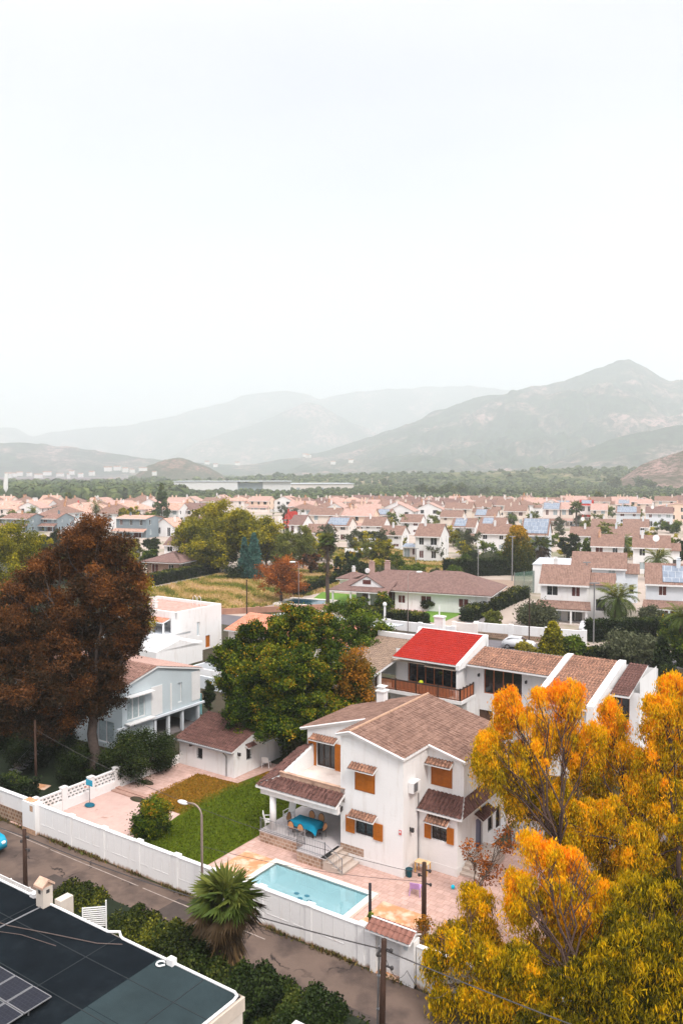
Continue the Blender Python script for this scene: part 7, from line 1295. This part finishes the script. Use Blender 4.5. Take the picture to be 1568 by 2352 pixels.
palm_px('date palm among the right hand row houses', 1508, 1335, 1285, 3.4, 'date', 40, 62, tr=.4, wid=1.2)
palm_px('slim tall palm with small head beside the field', 752, 1395, 1243, 1.9, 'fan', 34, 63, tr=.28, skirt=.2, wid=1)
palm_px('stubby palm behind the tall white gable', 1240, 1300, 1256, 3.4, 'fan', 36, 64, tr=.4, skirt=.4)
palm_px('palm rising between the cream twin houses and the red veranda', 1322, 1215, 1165, 3.2, 'fan', 26, 65, tr=.35)
palm_px('palm above the far right rows', 1372, 1175, 1138, 3.2, 'fan', 24, 66, tr=.4)
palm_px('palm in front of the brick gabled house', 1222, 1222, 1190, 3.2, 'fan', 26, 67, tr=.4)
palm_px('slim palm above the rusty crown', 222, 1225, 1162, 3.2, 'date', 26, 68, tr=.35)
palm_px('palm at the far left among the grey houses', 76, 1215, 1172, 3.0, 'date', 26, 69, tr=.35)
palm_px('tall far palm before the red house', 158, 1180, 1140, 2.6, 'fan', 20, 70, tr=.35)
palm_px('small palm left of the row houses, second rank', 1430, 1290, 1245, 3.0, 'date', 30, 171, tr=.4)
palm_px('palm at the right edge above the silvery olive', 1560, 1530, 1420, 2.4, 'date', 40, 172, tr=.25)
b = G(372, 1206); conifer('tall layered norfolk pine rising from the far suburb', b, 4.5, 22 + (YH - 1108) * b[1] / F, G_FAR, 2600, .9, name='norfolk_pine', cat='tree', seed=173)
# trees between the houses of the suburb
for i in range(170):
    x = gg.uniform(0, 1560); y = gg.uniform(1163, 1225) if x < 700 else gg.uniform(1163, 1290)
    if 420 < x < 650 and y > 1175: continue
    b = G(x, y + 1); h = gg.uniform(3.2, 6); r = h * gg.uniform(.35, .5)
    if len(globals().get('TR') or []) < 4: i = len(globals().get('TR') or []); tr0 = bush('small garden tree among the suburb houses', b, r, h, (G_MID, MATS['light_green_leaves'], G_PINE, G_OLV)[i], 900, .5, cat='tree', name='garden_tree', seed=180 + i, clumps=16, group='small garden trees among the suburb houses'); TR = (globals().get('TR') or []) + [tr0]
    else: copytree(TR[i % 4], b, gg.uniform(0, 6), None, gg.uniform(.8, 1.5))
TRN = ('mid green', 'dark green', 'yellow green', 'grey green')
for o in bpy.data.objects:
    if o.get('label') == 'small garden tree among the suburb houses':
        k = [c for c in bpy.data.objects if c.parent == o and c.name.startswith('foliage')][0].data.materials[0].name
        px_ = CX + F * o.location.x / o.location.y; rk = YH + F * 22 / o.location.y
        o['label'] = 'small %s tree %s, %s' % ({'mid_green_leaves': 'mid green', 'light_green_leaves': 'light green', 'yellow_green_needles': 'yellow green', 'olive_leaves': 'grey green'}[k], 'among the farthest houses' if rk < 1180 else 'among the far houses' if rk < 1192 else 'between the middle rows' if rk < 1215 else 'before the middle rows' if rk < 1245 else 'among the nearer suburb houses', 'at the left edge' if px_ < 130 else 'above the rusty crown' if px_ < 280 else 'left of the pines' if px_ < 430 else 'behind the pines' if px_ < 640 else 'right of the pines' if px_ < 760 else 'above the bungalow porch' if px_ < 880 else 'above the bungalow' if px_ < 1000 else 'above the tennis hedge' if px_ < 1120 else 'by the golden pine' if px_ < 1250 else 'above the veranda villa' if px_ < 1400 else 'at the right edge')

for i, (x, yb, yt, wp, m_, lb) in enumerate(((60, 1400, 1300, 130, G_DK, 'dark tree mass left of the rusty trunk, front'), (140, 1340, 1262, 110, G_MID, 'green tree behind the rusty crown, centre'), (250, 1330, 1250, 110, G_PINE, 'yellow green tree behind the rusty crown, right side'), (20, 1500, 1370, 150, G_DK, 'dark tree at the left edge beside the blue house'), (300, 1300, 1240, 50, G_PINE, 'small yellow green tree between rusty crown and grey house'))):
    tree_px(lb, x, yb, yt, wp, m_, 9000, .4, 6, 300 + i, .1, group='trees behind the rusty tree')
for i, (x, yb, yt, wp, m_) in enumerate(((870, 1322, 1285, 40, G_PINE), (905, 1318, 1270, 46, G_CIT), (960, 1318, 1296, 36, G_MID), (835, 1330, 1290, 34, G_DK), (1000, 1330, 1308, 36, G_OLV), (1140, 1318, 1282, 44, G_DK), (745, 1318, 1290, 34, G_CIT), (1150, 1290, 1262, 36, G_MID), (1085, 1285, 1262, 30, G_DK), (1040, 1330, 1300, 40, G_MID), (720, 1290, 1262, 34, G_OLV), (780, 1300, 1272, 34, G_PINE))):
    b = G(x, yb); d = b[1]; bush(['yellow green', 'orange tipped', 'fresh green', 'dark', 'grey green', 'dense dark', 'mottled', 'small green', 'small dark', 'round green', 'pale olive', 'golden green'][i] + ' bush on the dry ground behind bungalow and field', b, wp / 2 * d / F, 22 + (YH - yt) * d / F, m_, 3000, .34, seed=330 + i, clumps=40)

for i, (x, yb, yt, wp, m_, lb) in enumerate(((95, 1350, 1228, 70, G_PINE, 'yellow green tree between the far left pine and the rusty crown'), (120, 1300, 1215, 60, G_DK, 'dark tree just above the left shoulder of the rusty crown'), (60, 1320, 1222, 80, G_PINE, 'broad yellow green tree at the far left behind the pines'), (345, 1300, 1262, 40, G_MID, 'green tree above the brick house'))):
    tree_px(lb, x, yb, yt, wp, m_, 11000, .4, 6, 360 + i, .1, group='trees behind the rusty tree')

# ------------------------------------------------------------------ PLAIN: scrub, far trees, warehouse, farmhouses
sheet('ploughed_field', [G(-40, 1112)[:2], G(280, 1110)[:2], G(300, 1096)[:2], G(-60, 1096)[:2]], .25, PLOUGH, True)
sheet('dry_terrace', [G(1180, 1160)[:2], G(1560, 1150)[:2], G(1480, 1136)[:2], G(1050, 1140)[:2]], .2, mat('dry_terrace_soil', (.34, .24, .16), .95, .2, .04, col2=(.16, .16, .06), c2scale=.03), True)
def scrub(name, n, xa, xb, ya, yb, r0, r1, seed, mask=None, m=G_FAR, k=26):
    g = np.random.default_rng(seed); x = g.uniform(xa, xb, n); y = ya + (yb - ya) * g.random(n); d = np.array([G(a, b)[1] for a, b in zip(x, y)]); X = (x - CX) / F * d
    if mask is not None: kp = mask(x, y, g); X, d, x, y = X[kp], d[kp], x[kp], y[kp]; n = len(X)
    r = g.uniform(r0, r1, n) * (.7 + .6 * g.random(n)); c = np.c_[X, d, r * .75]
    i = np.repeat(np.arange(n), k); u = g.normal(size=(n * k, 3)); u /= np.linalg.norm(u, axis=1)[:, None]; u[:, 2] = np.abs(u[:, 2]) * 1.0 - .25; rr = r[i][:, None] * np.array([1, 1, .95]) * (.75 + .3 * g.random((n * k, 1)))
    p = c[i] + u * rr; ax = np.cross(u, g.normal(size=u.shape)); ax /= np.linalg.norm(ax, axis=1)[:, None]; s_ = np.cross(ax, u); s_ /= np.linalg.norm(s_, axis=1)[:, None] + 1e-9; sz = r[i][:, None] * .55
    V = np.stack([p - ax * sz, p + s_ * sz * .8, p + ax * sz, p - s_ * sz * .8], 1); V[:, :, 2] = np.maximum(V[:, :, 2], .05)
    tn = np.clip(.5 * g.random(n)[i] + .25 * g.random(n * k) + .25 * (u[:, 2] > .3), 0, 1); o = quads(name, V, tn, m); o['kind'] = 'stuff'; return o
scrub('scrub', 7500, 400, 1620, 1112, 1160, 1.2, 3.0, 41, lambda x, y, g: ~((x > 1050) & (y > 1134) & (g.random(len(x)) < .75)))
scrub('woodland_belt', 1900, -40, 420, 1114, 1152, 3.0, 6.5, 42, k=34)
scrub('far_scrub', 4200, -60, 1640, 1094, 1114, 2.5, 8, 43, lambda x, y, g: ~((x < 300) & (y > 1096)) & ~((x > 380) & (x < 860) & (y > 1104)))
G_FT = leafmat('far_tree_leaves', [(0, (.015, .035, .010)), (.5, (.05, .08, .018)), (1, (.16, .19, .03))], 0)
protoT = None; kk = 0
for x, y, wp in ((966, 1137, 30), (990, 1142, 28), (1036, 1140, 36), (1022, 1142, 30), (1058, 1138, 34), (1112, 1141, 26), (563, 1130, 26), (1200, 1116, 34), (1232, 1118, 24), (1396, 1121, 32), (1410, 1124, 30), (1444, 1126, 16), (1472, 1124, 34), (1495, 1126, 26), (1520, 1118, 26), (1140, 1108, 34), (1180, 1106, 30), (885, 1120, 24), (915, 1112, 30), (700, 1112, 22), (1330, 1116, 30), (1290, 1124, 22), (505, 1148, 22), (640, 1148, 20), (760, 1148, 18), (840, 1149, 20)):
    b = G(x, y); r = wp / 2 * b[1] / F
    if protoT is None: protoT = tree('x', 'tree', b, round_lobes(10, 6, 2, 5, 3), 1800, 1.3, .9, G_FT, seed=200, clumps=40, cl=.8, r0=.4, group='single trees on the plain beyond the suburb'); c = protoT; c.scale = (r / 6,) * 3
    else: c = copytree(protoT, b, kk * 1.3, None, r / 6)
    c['label'] = ('round green tree in the bright clump beyond the middle suburb' if 950 < x < 1070 else 'dark round tree before the warehouse on the plain' if x < 800 else 'dark round tree at the foot of the rocky hill' if x > 1380 else 'round tree on the plain right of the warehouse' if x < 950 else 'round tree on the plain below the peak, %s' % ('beside the bright clump' if x < 1150 else 'straight above the golden pine' if x < 1250 else 'above the veranda villa')); kk += 1
b = G(400, 1132); b2 = G(845, 1125)
t = thing('warehouse', 'long white warehouse with grey centre section on the plain', 'warehouse', (b[0], b[1], 0), R(3))
mb = MB(); mb.box(0, 68, 0, 40, 0, 12); mb.box(95, 125, 2, 40, 0, 12); mb.build('wall', WHITE, t); mb = MB(); mb.box(68, 95, 4, 40, 0, 10.5); mb.build('wall', mat('grey_cladding', (.34, .40, .42), .7), t); mb = MB(); mb.box(-1, 126, -1, 41, 12, 12.6); mb.build('roof', LIGHTROOF, t)
b = G(560, 1128)
t = thing('warehouse', 'lower greenhouse like white hall right of the grey fronted warehouse', 'warehouse', (b[0], b[1], 0), R(6)); mb = MB(); mb.box(0, 130, 0, 60, 0, 8); mb.build('wall', PINKW, t); mb = MB(); mb.box(-1, 131, -1, 61, 8, 8.8); mb.build('roof', LIGHTROOF, t)
for i in range(9): mb = MB(); mb.box(6 + i * 14, 10 + i * 14, -.2, 0, 0, 4); mb.build('door', mat('grey_cladding', ()) if False else MATS['grey_cladding'], t)
b = G(20, 1152); t = thing('monument', 'curved white sail shaped monument at the far left edge', 'monument', (b[0], b[1], 0), 0)
mb = MB(); pts = [(3.5 * math.cos(R(a)), 11 + 11 * math.sin(R(a))) for a in range(110, 251, 10)]; n = len(pts); P_ = []
for y in (0, 1.0): P_ += [(x, y, z) for x, z in pts] + [(x * .35 + .8, y, z) for x, z in reversed(pts)]
m_ = 2 * n; mb.raw(P_, [tuple(range(m_)), tuple(range(2 * m_ - 1, m_ - 1, -1))] + [(i, (i + 1) % m_, (i + 1) % m_ + m_, i + m_) for i in range(m_)]); mb.build('sail', WHITE2, t)
kk = 0; fh = None
FH = [(12, 1091), (40, 1087), (62, 1088), (80, 1092), (130, 1089), (155, 1092), (100, 1086), (250, 1103), (268, 1101), (285, 1104), (300, 1080), (160, 1084), (205, 1086), (240, 1076), (262, 1074), (282, 1078), (320, 1076), (350, 1086), (30, 1089), (180, 1090)]
for x, y in FH:
    dd = 1900 if y < 1096 else G(x, y)[1]; X = (x - CX) / F * dd; z = max(0, 22 - (y + 2 - YH) * dd / F)
    if fh is None:
        fh = thing('farmhouse', 'x', 'house', (X, dd, z), .2, 'white farmhouses scattered on the far plain'); mb = MB(); mb.box(0, 16, 0, 10, -6, 6); mb.face([(16, 0, 6), (16, 10, 6), (16, 5, 8)]); mb.face([(0, 10, 6), (0, 0, 6), (0, 5, 8)]); mb.build('wall', WHITE, fh); mb = MB(); mb.prism([(-.5, -.5, 6), (16.5, -.5, 6), (16.5, 5, 8.3), (-.5, 5, 8.3)], .3); mb.prism([(-.5, 5, 8.3), (16.5, 5, 8.3), (16.5, 10.5, 6), (-.5, 10.5, 6)], .3); mb.build('roof', TILEP, fh); c = fh
    else: c = copytree(fh, (X, dd, z), gg.uniform(-.6, .6), None, (gg.uniform(.45, 1.2), .8, gg.uniform(.6, .85)))
    c['label'] = 'white farmhouse on the hazy plain below the left hills'; kk += 1

# ------------------------------------------------------------------ HILLS
def hillmat(name, c1, c2, c3, sc_):
    m, nt, bs = newmat(name); L = nt.links.new; bs.inputs['Roughness'].default_value = 1; bs.inputs['Specular IOR Level'].default_value = 0
    tc = N(nt, 'ShaderNodeTexCoord'); n1 = N(nt, 'ShaderNodeTexNoise', Scale=sc_, Detail=9., Roughness=.62); n2 = N(nt, 'ShaderNodeTexNoise', Scale=sc_ * 9, Detail=6., Roughness=.8)
    L(tc.outputs['Object'], n1.inputs['Vector']); L(tc.outputs['Object'], n2.inputs['Vector'])
    r1 = N(nt, 'ShaderNodeMapRange'); r1.inputs[1].default_value = .50; r1.inputs[2].default_value = .62; L(n1.outputs['Fac'], r1.inputs[0])
    r2 = N(nt, 'ShaderNodeMapRange'); r2.inputs[1].default_value = .46; r2.inputs[2].default_value = .56; L(n2.outputs['Fac'], r2.inputs[0])
    a = N(nt, 'ShaderNodeMix', data_type='RGBA'); a.inputs[6].default_value = (*c1, 1); a.inputs[7].default_value = (*c2, 1); L(r2.outputs[0], a.inputs[0])
    ml = N(nt, 'ShaderNodeMath', operation='MULTIPLY'); L(r1.outputs[0], ml.inputs[0]); L(r2.outputs[0], ml.inputs[1])
    b = N(nt, 'ShaderNodeMix', data_type='RGBA'); L(a.outputs[2], b.inputs[6]); b.inputs[7].default_value = (*c3, 1); L(ml.outputs[0], b.inputs[0]); L(b.outputs[2], bs.inputs['Base Color'])
    return m
HM = hillmat('forest_hill', (.005, .015, .009), (.035, .060, .028), (.40, .25, .23), .0028)
HM2 = hillmat('rocky_hill', (.06, .055, .03), (.17, .12, .10), (.36, .22, .20), .012)
def ridge(name, pts, Dr, df, db, m, seed, rough=1., nx=220, ny=60, xr=(-120, 1700), base=-1., ns=1.):
    xs = np.linspace(xr[0], xr[1], nx); px = [p[0] for p in pts]; py = [p[1] for p in pts]; yy = np.interp(xs, px, py); V = []; qs = np.linspace(0, 1, ny)
    for j, q in enumerate(qs):
        dist = Dr - df + (df + db) * q; s = (dist - (Dr - df)) / df if dist < Dr else 1 - (dist - Dr) / db
        prof_ = max(0., min(1., s)) ** 1.25 if dist < Dr else max(0., s) ** 1.1
        for i, x in enumerate(xs):
            X = (x - CX) / F * dist; top = max(0., 22 + (YH - yy[i]) * Dr / F)
            nv = noise.fractal(Vector((X * .0024 * ns + seed, dist * .0024 * ns, seed)), .9, 2.1, 7); nr = noise.fractal(Vector((X * .012 * ns, dist * .012 * ns, seed * 2.)), .8, 2., 4)
            z = top * prof_ * (1 + .55 * rough * nv * (1 - prof_ * .93)) + nr * 7 / ns * rough * (.3 + prof_ * .6) * min(1, top / 60.)
            gl_ = abs(noise.fractal(Vector((X * .0035 * ns + seed * 3, dist * .0020 * ns, 7.)), .7, 2.2, 5)); z -= top * .26 * rough * max(0, .35 - gl_) * math.sin(math.pi * min(1, prof_) ** .8) ; z += top * .0
            V.append((X, dist, base + max(0, z) if top > 0 else base))
    F_ = [(j * nx + i, j * nx + i + 1, (j + 1) * nx + i + 1, (j + 1) * nx + i) for j in range(ny - 1) for i in range(nx - 1)]
    me = bpy.data.meshes.new(name); me.from_pydata(V, [], F_); me.materials.append(m); me.polygons.foreach_set('use_smooth', [True] * len(F_)); o = link(name, me); o['kind'] = 'structure'; return o
ridge('mountain', [(-120, 985), (0, 978), (40, 982), (75, 1003), (130, 992), (180, 985), (300, 978), (400, 955), (500, 925), (560, 906), (640, 898), (700, 902), (740, 915), (800, 902), (900, 890), (1000, 885), (1100, 890), (1300, 900), (1700, 930)], 9400, 1900, 600, HM, 3.1, ns=.45)
ridge('mountain', [(-120, 1095), (300, 1095), (470, 1010), (560, 985), (640, 950), (700, 925), (738, 928), (800, 965), (880, 1000), (1000, 1030), (1200, 1095), (1700, 1095)], 7400, 1300, 500, HM, 5.7, ns=.55)
ridge('mountain', [(-120, 1100), (620, 1092), (700, 1048), (780, 1024), (900, 988), (990, 945), (1060, 925), (1130, 908), (1200, 892), (1290, 878), (1340, 857), (1372, 846), (1392, 837), (1410, 831), (1440, 830), (1456, 838), (1480, 852), (1505, 866), (1530, 877), (1600, 866), (1700, 880)], 5000, 2200, 600, HM, 9.3, 1.25, 380, 110, ns=.7)
ridge('hill', [(-120, 1012), (0, 1014), (100, 1018), (160, 1022), (250, 1038), (340, 1052), (420, 1062), (560, 1068), (700, 1048), (800, 1052), (1000, 1070), (1150, 1100), (1700, 1110)], 4400, 800, 400, HM, 12.9, ns=.8)
ridge('hill', [(-120, 1120), (1150, 1120), (1250, 1068), (1330, 1035), (1420, 1000), (1568, 972), (1700, 950)], 3200, 700, 400, HM, 15.2, 1.1, ns=.9)
ridge('knoll', [(-120, 1120), (300, 1100), (340, 1068), (380, 1054), (410, 1051), (440, 1056), (480, 1072), (520, 1095), (600, 1120), (1700, 1120)], 2300, 220, 140, hillmat('brown_knoll', (.03, .04, .02), (.10, .08, .05), (.30, .16, .13), .01), 18.1, 1, 160, 30, (250, 620))
ridge('rocky_hill', [(-120, 1130), (1390, 1120), (1430, 1092), (1470, 1068), (1510, 1052), (1550, 1040), (1600, 1020), (1700, 1000)], 1250, 240, 200, HM2, 21.4, 1., 160, 50, (1340, 1760))
LR = ridge('low_rise', [(-120, 1110), (500, 1100), (700, 1092), (900, 1088), (1100, 1082), (1300, 1074), (1500, 1078), (1700, 1070)], 1500, 500, 300, hillmat('scrub_slope', (.05, .07, .03), (.15, .15, .07), (.38, .28, .19), .006), 25.4, .8, 200, 40)
for x, y, dd in ((695, 1043, 2250), (702, 1045, 2240), (1205, 975, 0), (430, 1062, 2300), (470, 1060, 2290), (490, 1066, 2280), (540, 1062, 2270), (760, 1060, 2200), (800, 1056, 2210)):
    if not dd: continue
    p = D(x, dd, y); c = copytree(fh, (p[0], p[1], p[2] - 4), gg.uniform(-.5, .5), 'white farmhouse high on the hazy lower hillside', (.8, .8, .7)); c['group'] = 'farmhouses on the lower hillside'

g = np.random.default_rng(91); co = np.zeros(len(LR.data.vertices) * 3); LR.data.vertices.foreach_get('co', co); co = co.reshape(-1, 3); co = co[(co[:, 2] > 1) & (co[:, 1] < 1520)]
n = 3400; k = 24; c = co[g.integers(0, len(co), n)] + np.c_[g.normal(size=(n, 2)) * 5, np.zeros(n)]; patch = np.sin(c[:, 0] * .012 + 2 * np.sin(c[:, 1] * .01)) + .6 * g.normal(size=n) > -.3; c = c[patch]; n = len(c)
r = g.uniform(1.6, 5.5, n) * np.where(g.random(n) > .93, 1.7, 1); i_ = np.repeat(np.arange(n), k); u = g.normal(size=(n * k, 3)); u /= np.linalg.norm(u, axis=1)[:, None]; u[:, 2] = np.abs(u[:, 2]); p = c[i_] + u * r[i_][:, None] * (.75 + .3 * g.random((n * k, 1)))
ax = np.cross(u, g.normal(size=u.shape)); ax /= np.linalg.norm(ax, axis=1)[:, None]; s2 = np.cross(ax, u); s2 /= np.linalg.norm(s2, axis=1)[:, None] + 1e-9; sz = r[i_][:, None] * .55
o_ = quads('slope_scrub', np.stack([p - ax * sz, p + s2 * sz * .8, p + ax * sz, p - s2 * sz * .8], 1), np.clip(.55 * g.random(n)[i_] + .25 * g.random(n * k) + .2 * (u[:, 2] > .4), 0, 1), G_FAR); o_['kind'] = 'stuff'

# ------------------------------------------------------------------ the air
m = bpy.data.materials.new('haze_air'); m.use_nodes = True; nt = m.node_tree; nt.nodes.clear(); ou = nt.nodes.new('ShaderNodeOutputMaterial'); pv = nt.nodes.new('ShaderNodeVolumePrincipled')
pv.inputs['Color'].default_value = (.92, .98, 1.0, 1); pv.inputs['Density'].default_value = 0.00025; pv.inputs['Anisotropy'].default_value = .2; nt.links.new(pv.outputs[0], ou.inputs['Volume'])
mb = MB(); mb.box(-5400, 5400, -80, 10200, -3, 1500); o = mb.build('haze', m); o['kind'] = 'stuff'
